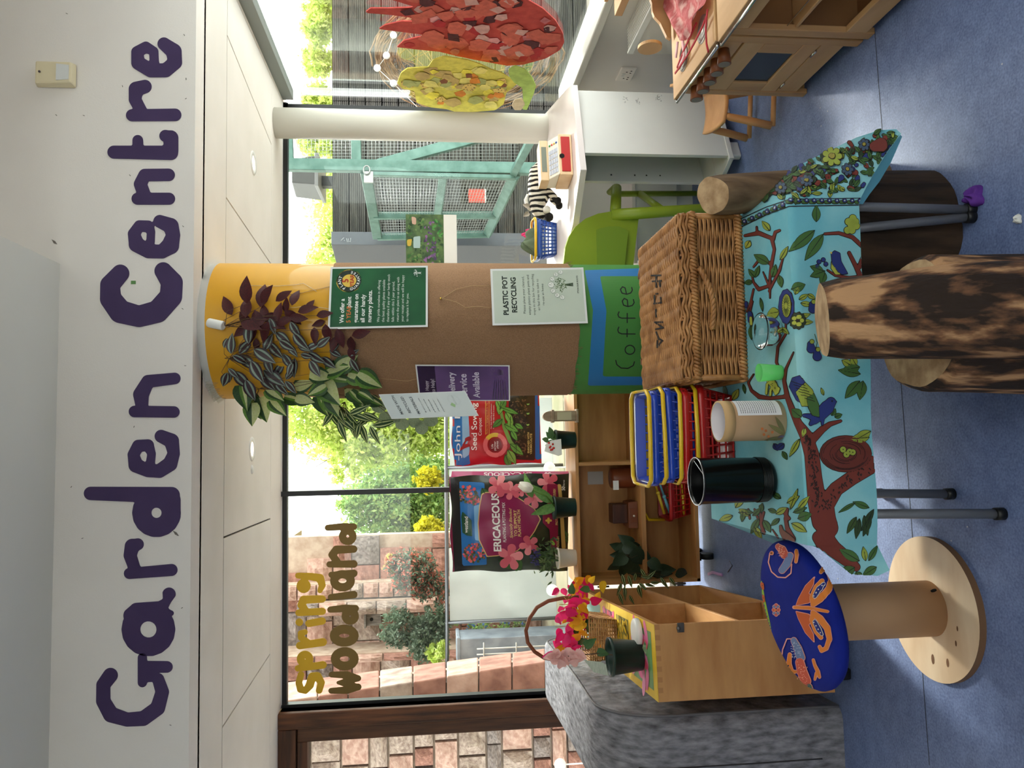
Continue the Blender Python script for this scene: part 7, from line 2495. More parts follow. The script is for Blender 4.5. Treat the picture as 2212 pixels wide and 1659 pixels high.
qs((60, 100, 96), [(440, 1140, 24), (450, 1160, 20)], outline=PKL, layer=4)
qs(PKL, [(300, 830, 4), (272, 900, 4), (268, 960, 4), (290, 1020, 4), (330, 1050, 4), (350, 1040, 4)], [(300, 830, 4), (340, 830, 4), (380, 880, 4)], layer=3)
qs(OR, [(320, 930, 10), (315, 990, 14), (335, 1040, 10), (360, 1040, 8)], outline=PKL, layer=4)
qs((20, 24, 60), [(315, 1000, 5)], layer=7, cell=1)
qp(OR, ((262, 995), (275, 1030), (300, 1090), (330, 1130), (325, 1080), (300, 1040)), outline=PKL, layer=3)
qs(OR, [(470, 965, 7), (480, 1000, 8), (500, 1040, 10), (510, 1075, 7)], [(490, 1050, 8), (480, 1090, 5)], outline=PKL, layer=3)
qs(PKL, [(190, 280, 4), (180, 340, 4), (200, 400, 4), (240, 435, 4), (290, 438, 4), (325, 410, 4), (330, 350, 4)], layer=2)
qs(RD, [(245, 240, 16), (270, 260, 24), (285, 290, 24)], outline=PKL, layer=3)
qs(SG, [(320, 300, 22), (300, 350, 24), (270, 390, 20)], outline=PKL, layer=3)
qs(OR, [(205, 280, 10)], [(360, 270, 8), (365, 300, 9), (360, 335, 8)], outline=PKL, layer=4)
qs((20, 24, 60), [(205, 280, 5)], layer=7, cell=1)
for k in range(40):
    x, y, s_ = re_.uniform(368, 440), re_.uniform(975, 1110), 3
    qs((246, 176, 150), [(x, y, s_)], layer=8, cell=.9)
    qs((196, 206, 220), [(re_.uniform(335, 400), re_.uniform(850, 950), 3)], layer=8, cell=.9)
    qs((246, 176, 150), [(re_.uniform(250, 295), re_.uniform(235, 300), 3)], layer=8, cell=.9)
Q_.build('batik_print', st)
tagw = P(1640, 1240, Z=.03)

# ================================================================ right-hand side
M_WLAM = mat('white_laminate', (218, 218, 214), .4, rgb2=(212, 212, 208), vs=4)
M_WTOP = mat('white_worktop', (232, 224, 222), .35, rgb2=(226, 216, 214), vs=4)
ZK = .78
ctr = thing('white_counter', 'white angled counter unit with an open end under the right-hand window', 'counter', (1.4, 3.75, 0))
poly = [(1.193, 3.309), (1.66, 3.468), (1.70, 3.60), (1.88, 4.30), (1.88, 4.36), (.80, 4.36), (.812, 4.15), (.857, 3.913), (.93, 3.70), (1.008, 3.518)]
MB().poly([Vector((x, y, ZK)) for x, y in poly], (0, 0, -.028)).build('worktop', M_WTOP, ctr, bev=.003)
e1, en = Vector((.917, .399, 0)), Vector((-.399, .917, 0))
S0 = Vector((1.285, 3.345, 0))


def cu(a0, a1, b0, b1, z0, z1, name, m=M_WLAM, bev=.002):
    q = []
    for z in (z0, z1):
        q += [S0 + e1 * a + en * b + Z_ * z for a, b in ((a0, b0), (a1, b0), (a1, b1), (a0, b1))]
    return MB().hexa(q).build(name, m, ctr, bev=bev)


cu(0, .40, 0, .018, .075, ZK - .028, 'side_panel')
cu(.11, .40, .30, .318, .075, ZK - .028, 'side_panel')
cu(.30, .318, .018, .30, .075, ZK - .028, 'back_panel', mat('shaded_white_panel', (176, 190, 176), .5))  # white panel; the recess's greenish shade is put into its colour
cu(-.02, .40, -.006, .16, .055, .077, 'bottom_panel')
cu(.05, .40, .16, .325, .055, .077, 'bottom_panel')
for a, b in ((.02, .02), (.10, .27), (.30, .02)):
    cu(a, a + .09, b, b + .03, 0, .055, 'plinth_foot', M_WLAM, .008)
hb = MB()
for z in (.30, .37, .43, .55):
    q = S0 + e1 * .15 + en * .299 + Z_ * z
    hb.cyl(q, q - en * .002, .0035, n=8)
hb.build('shelf_pin_hole', mat('hole_black', (14, 13, 12), .9), ctr)
mk = MB()
rk = random.Random(2)
for k, (x, y) in enumerate(((1350, 211), (1349, 218), (1376, 216), (1379, 224), (1420, 212), (1424, 208), (1426, 216))):
    for j in range(5):
        o_ = S0 - en * .0012
        d = ray(x + rk.uniform(-4, 4), y + rk.uniform(-4, 4))
        t = (o_ - CP).dot(en) / d.dot(en)
        q = CP + d * t
        q2 = q + e1 * rk.uniform(-.007, .007) + Z_ * rk.uniform(-.007, .007)
        mk.tube([q, q2], .0007, 4)
mk.build('pen_scribble', paint((52, 58, 74)), ctr, kind='stuff')
# low white bench beneath the window behind the chair
lb = thing('low_white_bench', 'low white storage bench under the window behind the counter', 'bench', (1.3, 4.2, 0))
MB().box((.95, 4.02, .10), (1.80, 4.38, .34)).build('body', M_WLAM, lb, bev=.004)
MB().box((.93, 4.00, .34), (1.80, 4.38, .36)).build('top', M_WTOP, lb, bev=.003)
MB().box((1.0, 4.06, 0), (1.78, 4.36, .10)).build('plinth', M_WLAM, lb)
MB().box((.93, 4.36, .36), (1.80, 4.378, ZK - .03)).build('back_board', M_WLAM, lb)

# ---- toy till
tc = P(1236, 333, Z=ZK + .001)
till = thing('toy_till', 'wooden toy cash register with a red drawer on the counter', 'toy till', (tc.x, tc.y, ZK + .001), math.radians(9))
M_BEE = mat('pale_beech', (236, 206, 166), .45, rgb2=(222, 188, 146), vs=5, st=(1, 4, 4))
M_CRE = mat('cream_panel', (240, 232, 216), .45)
MB().box((-.105, 0, 0), (.105, .15, .062)).build('drawer_case', M_BEE, till, bev=.003, local=True)
dr = MB().box((-.09, -.004, .010), (.09, .01, .052)).build('drawer', mat('red_lacquer', (176, 28, 30), .35), till, bev=.002, local=True)
MB().cyl((-.012, -.0055, .05), (-.012, -.003, .05), .012, n=20).build('finger_notch', mat('hole_black', (14, 13, 12), .9), dr, local=True)
slope_ = [(-.10, .004, .062), (.10, .004, .062), (.10, .15, .062), (-.10, .15, .062), (-.10, .06, .105), (.10, .06, .105), (.10, .15, .105), (-.10, .15, .105)]
kbl = MB().hexa([Vector(q) for q in slope_]).build('keyboard_block', M_CRE, till, bev=.003, local=True)
dbl = MB().box((-.105, .062, .105), (.105, .15, .145)).build('display_block', M_BEE, till, bev=.003, local=True)
MB().box((-.06, .0605, .113), (.07, .063, .137)).build('display', mat('grey_green_display', (120, 126, 112), .3), dbl, local=True)
nrm = Vector((0, -.043, .056)).normalized()
uu = Vector((0, .056, .043)).normalized()
for i in range(5):
    for j in range(4):
        c = Vector((-.075 + .026 * i, .004, .062)) + uu * (.014 + .0145 * j)
        MB().hexa([c + Vector((dx * .0105, 0, 0)) + uu * (dy * .0055) + nrm * dz for dz in (0, .003) for dx, dy in ((-1, -1), (1, -1), (1, 1), (-1, 1))]).build('key', mat('key_grey', (196, 200, 214), .4), kbl, local=True)
for j, c_ in enumerate(((46, 84, 160), (224, 196, 90), (206, 80, 72), (74, 150, 84))):
    c = Vector((.068, .004, .062)) + uu * (.014 + .0145 * j)
    MB().lathe([(.0055, 0), (.0055, .002), (.003, .004), (0, .0045)], (0, 0, 0), 14).build('round_key', mat('key_%d' % j, c_, .35), kbl, local=True).matrix_local = Matrix.Translation(c) @ nrm.to_track_quat('Z', 'Y').to_matrix().to_4x4()
# ---- zebra soft toy
zb = thing('zebra_toy', 'black and white plush zebra lying along the counter', 'soft toy', P(1205, 400, Z=ZK))
M_ZEB = mat('zebra_plush', (24, 22, 22), .95, rgb2=(230, 222, 208), kind='wave', vs=13, det=1.5, lo=.42, hi=.52, bump=.4, bs=200)
M_BPL = mat('black_plush', (20, 18, 18), .95, bump=.4, bs=200)
M_WPL = mat('white_plush', (232, 228, 220), .95, bump=.4, bs=200)


def skin(name, verts, edges, rads, m, parent, sub=2):
    me = bpy.data.meshes.new(name)
    me.from_pydata([tuple(v) for v in verts], edges, [])
    me.materials.append(m)
    o = bpy.data.objects.new(name, me)
    COL.objects.link(o)
    o.parent = parent
    o.matrix_parent_inverse = WM(parent).inverted()
    md = o.modifiers.new('skin', 'SKIN')
    for i, r in enumerate(rads):
        me.skin_vertices[0].data[i].radius = (r, r)
    me.skin_vertices[0].data[0].use_root = True
    md.use_smooth_shade = True
    s = o.modifiers.new('subdivision', 'SUBSURF')
    s.levels = s.render_levels = sub
    return o


YZ = 3.69
zp_ = [(1168, 356), (1158, 376), (1158, 402), (1170, 426), (1160, 442), (1156, 452), (1166, 461), (1180, 465)]
zv = [P(x, y, Y=YZ) for x, y in zp_]
zr = [.043, .052, .053, .047, .038, .035, .032, .026]
zed = [(i, i + 1) for i in range(7)]
legs_ = [((1180, 372), (1192, 384), (1200, 388), YZ - .05), ((1185, 414), (1196, 424), (1203, 432), YZ - .06), ((1188, 424), (1200, 436), (1206, 442), YZ - .02), ((1175, 356), (1192, 352), (1202, 352), YZ + .02)]
roots = (1, 3, 3, 0)
for (a, b, c, yy), rt in zip(legs_, roots):
    k = len(zv)
    zv += [P(*a, Y=yy + .015), P(*b, Y=yy), P(*c, Y=yy)]
    zr += [.02, .017, .015]
    zed += [(rt, k), (k, k + 1), (k + 1, k + 2)]
skin('body', zv, zed, zr, M_ZEB, zb)
for a, b, c, yy in legs_:
    q = P(c[0] + 2, c[1] + 2, Y=yy)
    MB().lathe([(0, -.017), (.012, -.014), (.019, -.004), (.018, .008), (.01, .016), (0, .018)], q, 16).build('hoof', M_BPL, zb)
MB().lathe([(0, -.022), (.014, -.018), (.023, -.004), (.021, .01), (.012, .019), (0, .022)], P(1186, 469, Y=YZ - .02), 18).build('muzzle', M_BPL, zb)
MB().lathe([(0, -.02), (.012, -.016), (.02, -.004), (.018, .008), (.01, .017), (0, .02)], P(1181, 453, Y=YZ - .03), 18).build('white_cheek', M_WPL, zb)
for y in (447, 460):
    inst('ear', leaf_mesh('ear', heart, [0] * 4, [mat('grey_plush_ear', (170, 160, 146), .95)], .5, .1), zb, leafM(P(1143, y, Y=YZ - .01), 200 if y == 447 else 150, .034, .1))
MB().tube([P(x, y, Y=YZ + .005) for x, y in ((1140, 420), (1136, 432), (1138, 444), (1146, 455))], [.006, .01, .01, .006], 8).build('mane', M_WPL, zb)
# ---- blue basket with cloths
c = P(1203, 512, Z=ZK + .001)
bbk = toy_basket('shopping_basket', 'blue toy shopping basket filled with dressing-up cloths on the counter', (c.x, c.y + .07, ZK + .001), (36, 84, 176), math.radians(-6), L=.2, W=.15, h=.105)


def crumple(name, label, cat, c, rx, ry, h, m, seed, mats=None):
    r = random.Random(seed)
    ph = [r.uniform(0, 6) for _ in range(6)]

    def fn(u, v):
        a, t = u * 2 * math.pi, v
        rr = math.sin(t * math.pi / 2 * 1.0)
        k = 1 + .18 * math.sin(3 * a + ph[0]) + .12 * math.sin(5 * a + 4 * t + ph[1])
        z = h * (1 - t ** 2) * (1 + .25 * math.sin(4 * a + ph[2]) + .2 * math.sin(7 * t + 3 * a + ph[3]))
        return Vector((c[0] + rx * rr * k * math.cos(a), c[1] + ry * rr * k * math.sin(a), c[2] + z))
    o = MB().grid(fn, 30, 12, cu=True).build(name, m, fix=True)
    return tag(o, label, cat)


crumple('green_cloth', 'crumpled sage green cloth heaped in the blue basket', 'cloth', (c.x - .015, c.y + .07, ZK + .085), .075, .05, .075, mat('sage_cloth', (112, 128, 104), .9, rgb2=(92, 108, 86), vs=20), 3)
crumple('pink_cloth', 'bright pink cloth tucked behind the green one in the blue basket', 'cloth', (c.x + .04, c.y + .10, ZK + .09), .035, .03, .065, mat('pink_cloth', (226, 60, 120), .8), 5)

# ---- lime green armchair
gc = thing('green_chair', 'lime green plastic armchair seen from behind beside the column', 'chair', (.86, 3.72, 0))
M_LIME = mat('lime_plastic', (140, 160, 44), .4, rgb2=(132, 152, 38), vs=4)
YC = 3.50
bq = [(1225, 700), (1214, 640), (1214, 575), (1218, 540), (1226, 516), (1240, 494), (1262, 476), (1290, 464), (1320, 458), (1352, 458), (1380, 472), (1374, 520), (1368, 575), (1366, 640), (1368, 700)]


def tz(x, y, off=0.0):
    q = P(x, y, Y=YC)
    return Vector((q.x, YC + off - (q.z - .5) * .12, q.z))


xl = .585
cc_ = [tz(x, y) for x, y in bq]
outl = [q for q in cc_ if q.x > .72]
mir = [Vector((1.44 - 2 * 0.0 - q.x + (.0), q.y, q.z)) for q in reversed(outl)]
xm_ = .77
outl = [q for q in cc_ if q.x > xm_ + .01]
loop = outl + [Vector((2 * xm_ - q.x, q.y, q.z)) for q in reversed(outl)]
MB().poly(loop, (0, .022, .002)).build('backrest', M_LIME, gc, bev=.008)
cen = sum(loop, Vector()) / len(loop)
inn = [cen + Vector(((q.x - cen.x) * .74, -.0025, (q.z - cen.z) * .70)) for q in loop]
MB().poly(inn, (0, .004, 0)).build('backrest_panel', mat('lime_plastic_dull', (112, 138, 30), .5), gc, bev=.004)
xr_ = max(q.x for q in loop)
for sg in (1, -1):
    X = lambda x: xm_ + sg * (x - xm_)
    a = P(1350, 461, Y=YC)
    MB().tube([Vector((X(a.x - .01), YC, .60)), Vector((X(a.x), YC - .01, .45)), Vector((X(a.x + .02), YC - .06, .0))], [.02, .019, .016], 12, flat=1.5).build('leg', M_LIME, gc)
    b = P(1318, 418, Y=3.88)
    f = P(1540, 404, Y=3.94)
    MB().tube([Vector((X(a.x - .01), YC, .58)), Vector((X(b.x - .02), 3.72, b.z + .005)), Vector((X(b.x), 3.86, b.z)), Vector((X(b.x + .005), 3.90, b.z - .04)), Vector((X(b.x + .03), 3.95, .0))], [.019, .018, .017, .016, .014], 12, flat=1.4).build('arm_and_front_leg', M_LIME, gc)
    MB().tube([Vector((X(a.x + .005), YC - .01, .34)), Vector((X(b.x + .01), 3.91, .34))], .018, 10).build('side_rail', M_LIME, gc)
MB().hexa([Vector(q) for q in ((xm_ - .2, 3.5, .325), (xm_ + .2, 3.5, .325), (xm_ + .21, 3.9, .335), (xm_ - .21, 3.9, .335), (xm_ - .2, 3.5, .35), (xm_ + .2, 3.5, .35), (xm_ + .21, 3.9, .36), (xm_ - .21, 3.9, .36))]).build('seat', M_LIME, gc, bev=.01)

# ---- socket and heater on the wall
sk_ = thing('double_socket', 'white double wall socket under the right-hand window sill', 'socket', P(1352, 158, X=XR))
s0 = P(1352, 158, X=XR)
MB().box((XR - .012, s0.y - .073, s0.z - .043), (XR, s0.y + .073, s0.z + .043)).build('face_plate', mat('socket_white', (236, 230, 222), .35), sk_, bev=.004)
ho = MB()
for yy in (-.036, .036):
    for dy, dz in ((0, .014), (-.011, -.008), (.011, -.008)):
        ho.box((XR - .0128, s0.y + yy + dy - .003, s0.z + dz - .0045 - .01), (XR - .0118, s0.y + yy + dy + .003, s0.z + dz + .0045 - .01))
ho.build('pin_holes', mat('hole_black', (14, 13, 12), .9), sk_)
for yy in (-.012, .012):
    MB().box((XR - .016, s0.y + yy - .005, s0.z + .008), (XR - .011, s0.y + yy + .005, s0.z + .024)).build('rocker', M_WHITE, sk_, bev=.001)
hc = P(1358, 115, X=1.84)
ht = thing('wall_heater', 'white convector heater with a slatted top on the right wall', 'heater', (1.9, hc.y - .3, hc.z - .35))
MB().box((1.84, hc.y - .9, hc.z - .36), (XR, hc.y, hc.z - .012)).build('case', mat('heater_white', (216, 212, 204), .5), ht, bev=.004)
for k in range(9):
    x = 1.846 + .0145 * k
    MB().box((x, hc.y - .9, hc.z - .014), (x + .008, hc.y - .006, hc.z + .004)).build('slat', mat('heater_slat', (226, 224, 218), .4), ht)
MB().box((1.836, hc.y - .9, hc.z - .02), (1.846, hc.y, hc.z + .006)).build('front_lip', M_WHITE, ht)

# ---- wooden play kitchen
KX0, KX1, KZ = 1.305, 1.80, .516
M_BCH = mat('beech_board', (214, 172, 122), .45, rgb2=(196, 152, 104), vs=3, st=(4, 1, 4), det=7)
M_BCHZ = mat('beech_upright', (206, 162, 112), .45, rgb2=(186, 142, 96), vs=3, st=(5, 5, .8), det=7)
M_DKIN = mat('shaded_beech_inside', (150, 108, 70), .6, rgb2=(132, 92, 58), vs=3)  # darker copy of the beech, with the shade inside the units painted in
M_CHR = mat('chrome_rail', (210, 212, 214), .15, metal=1.0)
hk = thing('play_cooker', 'wooden play cooker with five brown knobs, oven window and hob', 'play kitchen', (1.45, 2.56, 0))
Y0k, Y1k = 2.345, 2.775


def kb(t, x0, x1, y0, y1, z0, z1, name, m=M_BCH, bev=.003):
    return MB().box((x0, y0, z0), (x1, y1, z1)).build(name, m, t, bev=bev)


kb(hk, KX0 - .02, KX1, Y0k, Y1k + .012, KZ - .02, KZ, 'hob_board')
kb(hk, KX0, KX0 + .02, Y0k + .005, Y0k + .045, 0, KZ - .02, 'stile', M_BCHZ)
kb(hk, KX0, KX0 + .02, Y1k - .035, Y1k, 0, KZ - .02, 'stile', M_BCHZ)
kb(hk, KX0 + .02, KX1, Y1k - .018, Y1k, 0, KZ - .02, 'side_panel', M_BCHZ)
kb(hk, KX0 + .02, KX1, Y0k + .005, Y0k + .023, 0, KZ - .02, 'side_panel', M_BCHZ)
kb(hk, KX0 + .006, KX0 + .02, Y0k + .045, Y1k - .035, .40, KZ - .02, 'control_panel')
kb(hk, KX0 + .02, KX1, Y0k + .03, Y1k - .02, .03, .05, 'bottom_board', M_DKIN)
odr = kb(hk, KX0 + .002, KX0 + .02, Y0k + .047, Y1k - .037, .325, .396, 'oven_door_rail')
kb(hk, KX0 + .002, KX0 + .02, Y0k + .047, Y1k - .037, .13, .19, 'oven_door_rail')
kb(hk, KX0 + .002, KX0 + .02, Y0k + .047, Y0k + .11, .19, .325, 'oven_door_stile', M_BCHZ)
kb(hk, KX0 + .002, KX0 + .02, Y1k - .10, Y1k - .037, .19, .325, 'oven_door_stile', M_BCHZ)
kb(hk, KX0 + .010, KX0 + .014, Y0k + .11, Y1k - .10, .19, .325, 'oven_window', mat('smoked_glass', (46, 54, 64), .12))
kb(hk, KX0 + .004, KX0 + .02, Y0k + .047, Y1k - .037, .045, .126, 'kick_board')
for y in (Y0k + .10, Y1k - .09):
    MB().cyl((KX0 + .0005, y - .02, .128), (KX0 + .0005, y + .02, .128), .004, n=8).build('hinge', M_CHR, hk)
M_KNB = mat('brown_turned_knob', (150, 88, 50), .35, rgb2=(130, 72, 40), vs=8)
for k in range(5):
    y = Y1k - .05 - .064 * k * 1.08
    q = MB().cyl((KX0 + .006, y, .447), (KX0 - .045, y, .447), .019, .024, n=20)
    kn_ = q.build('knob', M_KNB, hk)
    MB().cyl((KX0 - .0455, y, .447), (KX0 - .047, y, .447), .019, n=20).build('knob_cap', mat('grey_knob_face', (128, 120, 110), .5), kn_)
MB().tube([(KX0 - .022, Y1k, KZ - .012), (KX0 - .034, Y1k, KZ - .01), (KX0 - .034, Y0k + .01, KZ - .01), (KX0 - .022, Y0k + .01, KZ - .012)], .005, 8).build('towel_rail', M_CHR, hk)
for x, y in ((KX0 + .08, Y0k + .11), (KX0 + .2, Y0k + .11), (KX0 + .08, Y0k + .31), (KX0 + .2, Y0k + .31)):
    MB().lathe([(0, .003), (.02, .003), (.021, .0015), (.035, .0015), (.036, .003), (.046, .003), (.048, 0)], (x, y, KZ), 30).build('burner', mat('grey_burner', (150, 144, 138), .4, metal=.4), hk)
# second unit
k2 = thing('play_sink_unit', 'wooden play kitchen unit with open shelf and hutch at the right edge', 'play kitchen', (1.45, 2.05, 0))
Y2, Y3 = 1.80, 2.325
kb(k2, KX0 - .035, KX1, Y2, Y3, KZ - .02, KZ, 'worktop')
kb(k2, KX0 - .01, KX0 + .012, Y3 - .042, Y3 - .002, 0, KZ - .02, 'stile', M_BCHZ)
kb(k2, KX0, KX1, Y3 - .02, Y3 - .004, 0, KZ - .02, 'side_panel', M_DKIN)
kb(k2, KX0 - .01, KX0 + .012, Y2, Y3 - .042, .43, KZ - .02, 'top_rail')
kb(k2, KX0 - .01, KX0 + .012, Y2, Y3 - .042, .03, .10, 'bottom_rail')
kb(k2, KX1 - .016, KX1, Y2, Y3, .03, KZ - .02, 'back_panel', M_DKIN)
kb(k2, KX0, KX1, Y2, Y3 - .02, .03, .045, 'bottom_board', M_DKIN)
kb(k2, KX0 + .0, KX1 - .02, Y2, Y3 - .03, .262, .274, 'shelf', M_BCH)
MB().tube([(KX0 - .038, Y3 - .01, KZ - .012), (KX0 - .05, Y3 - .01, KZ - .008), (KX0 - .05, Y2, KZ - .008)], .005, 8).build('towel_rail', M_CHR, k2)
for z in (.30, .262):
    MB().tube([(KX0 + .004, Y3 - .045, z), (KX0 + .004, Y2, z)], .0022, 6).build('shelf_trim', M_CHR, k2)
sk0 = Vector((KX0 + .13, Y2 + .36, KZ))
MB().lathe([(.075, .004), (.083, .004), (.085, 0), (.07, -.004), (.06, -.018)], sk0, 36).build('sink_rim', mat('sink_steel', (150, 150, 152), .25, metal=.8), k2)
# hutch: curved side and shelves
YH = Y1k - .004
side = [P(x, y, Y=YH) for x, y in ((1447, 89), (1438, 84), (1431, 69), (1424, 54), (1411, 40), (1407, 29), (1406, 12), (1398, -10), (1330, -14), (1330, -60), (1447, -60))]
MB().poly(side, (0, -.016, 0)).build('curved_side', M_BCHZ, hk, bev=.003)
hs_ = P(1344, 18, Y=YH)
kb(hk, hs_.x - .03, hs_.x + .22, Y0k, YH + .004, hs_.z, hs_.z + .03, 'hutch_shelf')
kb(hk, hs_.x + .01, hs_.x + .22, Y0k, YH - .02, hs_.z + .06, hs_.z + .076, 'hutch_shelf')
kb(hk, hs_.x + .20, hs_.x + .22, Y0k, YH - .016, KZ, hs_.z + .1, 'hutch_back', M_BCH)
# round board standing on the cooker
rb_ = P(1428, 106, X=1.55)
_rb = (MB().poly([Vector((1.55, rb_.y + .05 * math.cos(t), KZ + .002 + .048 + .048 * math.sin(t))) for t in [k * 6.2832 / 28 for k in range(28)]], (.012, 0, 0)).build('side_roundel', M_BCH, hk, bev=.003))
# pink apron thrown over the hob
ap = thing('pink_apron', 'crumpled pink patterned apron with red ties on the play kitchen', 'apron', (KX0 + .15, 2.35, KZ))
apx = [(1452, -30), (1447, 10), (1455, 40), (1470, 62), (1485, 88), (1500, 70), (1512, 45), (1528, 30), (1532, 0), (1535, -30)]
rr_ = random.Random(8)


def apf(u, v):
    a, b = (1452 + 2 * math.sin(9 * v)), (1530 + 3 * math.sin(7 * v))
    y = -40 + 128 * v
    x0 = 1448 + (0 if v < .45 else (v - .45) * 55)
    x1 = 1532 - (0 if v < .4 else (v - .4) * 70)
    x = x0 + (x1 - x0) * u
    q = P(x, y, Z=KZ + .012)
    return q + Vector((0, 0, .006 + .010 * math.sin(7 * u + 6 * v) * math.sin(5 * v + 2 * u) + .008 * math.sin(13 * u - 9 * v) + .012))


MB().grid(apf, 26, 40).build('cloth', mat('pink_print_cotton', (226, 138, 140), .85, rgb2=(236, 190, 184), rgb3=(206, 104, 108), vs=22, det=6, tl=.2), ap, fix=False)
rt_ = mat('red_tape', (176, 44, 56), .8)
for pts in ([(1530, 35), (1520, 60), (1505, 90), (1488, 120), (1468, 150), (1462, 158)], [(1508, 50), (1494, 80), (1480, 110), (1466, 146)], [(1532, 20), (1528, 60), (1530, 95), (1534, 112)]):
    MB().tube([P(x, y, Z=KZ + .012) + Vector((0, 0, .006)) for x, y in pts], .0055, 6, flat=.5).build('tie', rt_, ap)
for pts in ([(1476, 80), (1480, 120), (1470, 145)], [(1466, 90), (1462, 125)]):
    MB().tube([P(x, y, Z=KZ + .012) + Vector((0, 0, .004)) for x, y in pts], .012, 6, flat=.3).build('strap', mat('pale_pink_tape', (226, 176, 180), .8), ap)

# ---- small bent-ply chair behind the cooker
F1, F2, F3, F4 = P(1661, 222, Z=.012), P(1707, 212, Z=.012), P(1608, 255, Z=.012), P(1645, 245, Z=.012)
wc_ = thing('bentwood_chair', 'small bent beech chair standing behind the play cooker', 'chair', ((F1 + F4) / 2).xy.to_3d())
M_BW = mat('bent_beech', (222, 170, 112), .4, rgb2=(206, 150, 94), vs=3, st=(4, 4, 1))
t1, t2 = P(1503, 200, Y=F3.y - .02), P(1508, 246, Y=F3.y + .02)
ctrf = (F1 + F2 + F3 + F4) / 4
fx = (F1 - F3) * .5 + (F2 - F4) * .5
sd = Vector((fx.x, fx.y, 0)).normalized()
fw = Vector((-sd.y, sd.x, 0))
sw, sdp = .12, .10
cs = ctrf.copy()
cs.z = 0


def sh(u, v):
    """bent shell: seat running up into the back"""
    a = v * 2.0
    if a < 1:
        y, z = -.09 + .17 * a, .235 - .012 * math.sin(a * math.pi)
    else:
        k = a - 1
        y, z = .08 + .035 * k + .01 * math.sin(k * 3), .235 + .17 * k
    w = sw * (1 - .18 * max(0, v - .7) / .3)
    return cs + sd * ((2 * u - 1) * w) + fw * (y - .012 * (1 - (2 * u - 1) ** 2)) + Z_ * z


g_ = MB().grid(sh, 10, 22)
o_ = g_.build('shell_seat', M_BW, wc_, fix=True)
so1 = o_.modifiers.new('thickness', 'SOLIDIFY')
so1.thickness = .012
for s_ in (-1, 1):
    for y0, yt in ((-.1, -.06), (.1, .06)):
        b = cs + sd * (s_ * (sw + .004)) + fw * y0
        t = cs + sd * (s_ * (sw - .01)) + fw * yt + Z_ * .228
        MB().tube([b + Z_ * .04, b.lerp(t, .5) + Z_ * .02, b.lerp(t, .85) + Z_ * .02, t], [.013, .013, .012, .010], 10, flat=1.3).build('leg', M_BW, wc_)
        MB().box((-.02, -.016, 0), (.02, .016, .05)).build('foot_block', mat('pale_ash_block', (206, 172, 128), .5), wc_, bev=.004).matrix_world = Matrix.Translation(b) @ Rz(math.atan2(sd.y, sd.x))
    MB().tube([cs + sd * (s_ * sw) + fw * -.1 + Z_ * .03, cs + sd * (s_ * sw) + fw * .1 + Z_ * .03], .011, 8).build('runner', M_BW, wc_)

# ================================================================ lettering cut from paper
M_PURP = mat('purple_sugar_paper', (68, 52, 92), .8, rgb2=(62, 46, 86), vs=6)
za = lambda x, y: (x / 1.998, y / 1.998)
zb_ = lambda x, y: (x / 2.0016, 830 + y / 2.0016)


def ring(cx, cy, R, r, n=18):
    return [(cx + R * math.cos(k * 6.2832 / n), cy + R * math.sin(k * 6.2832 / n), r) for k in range(n + 1)]


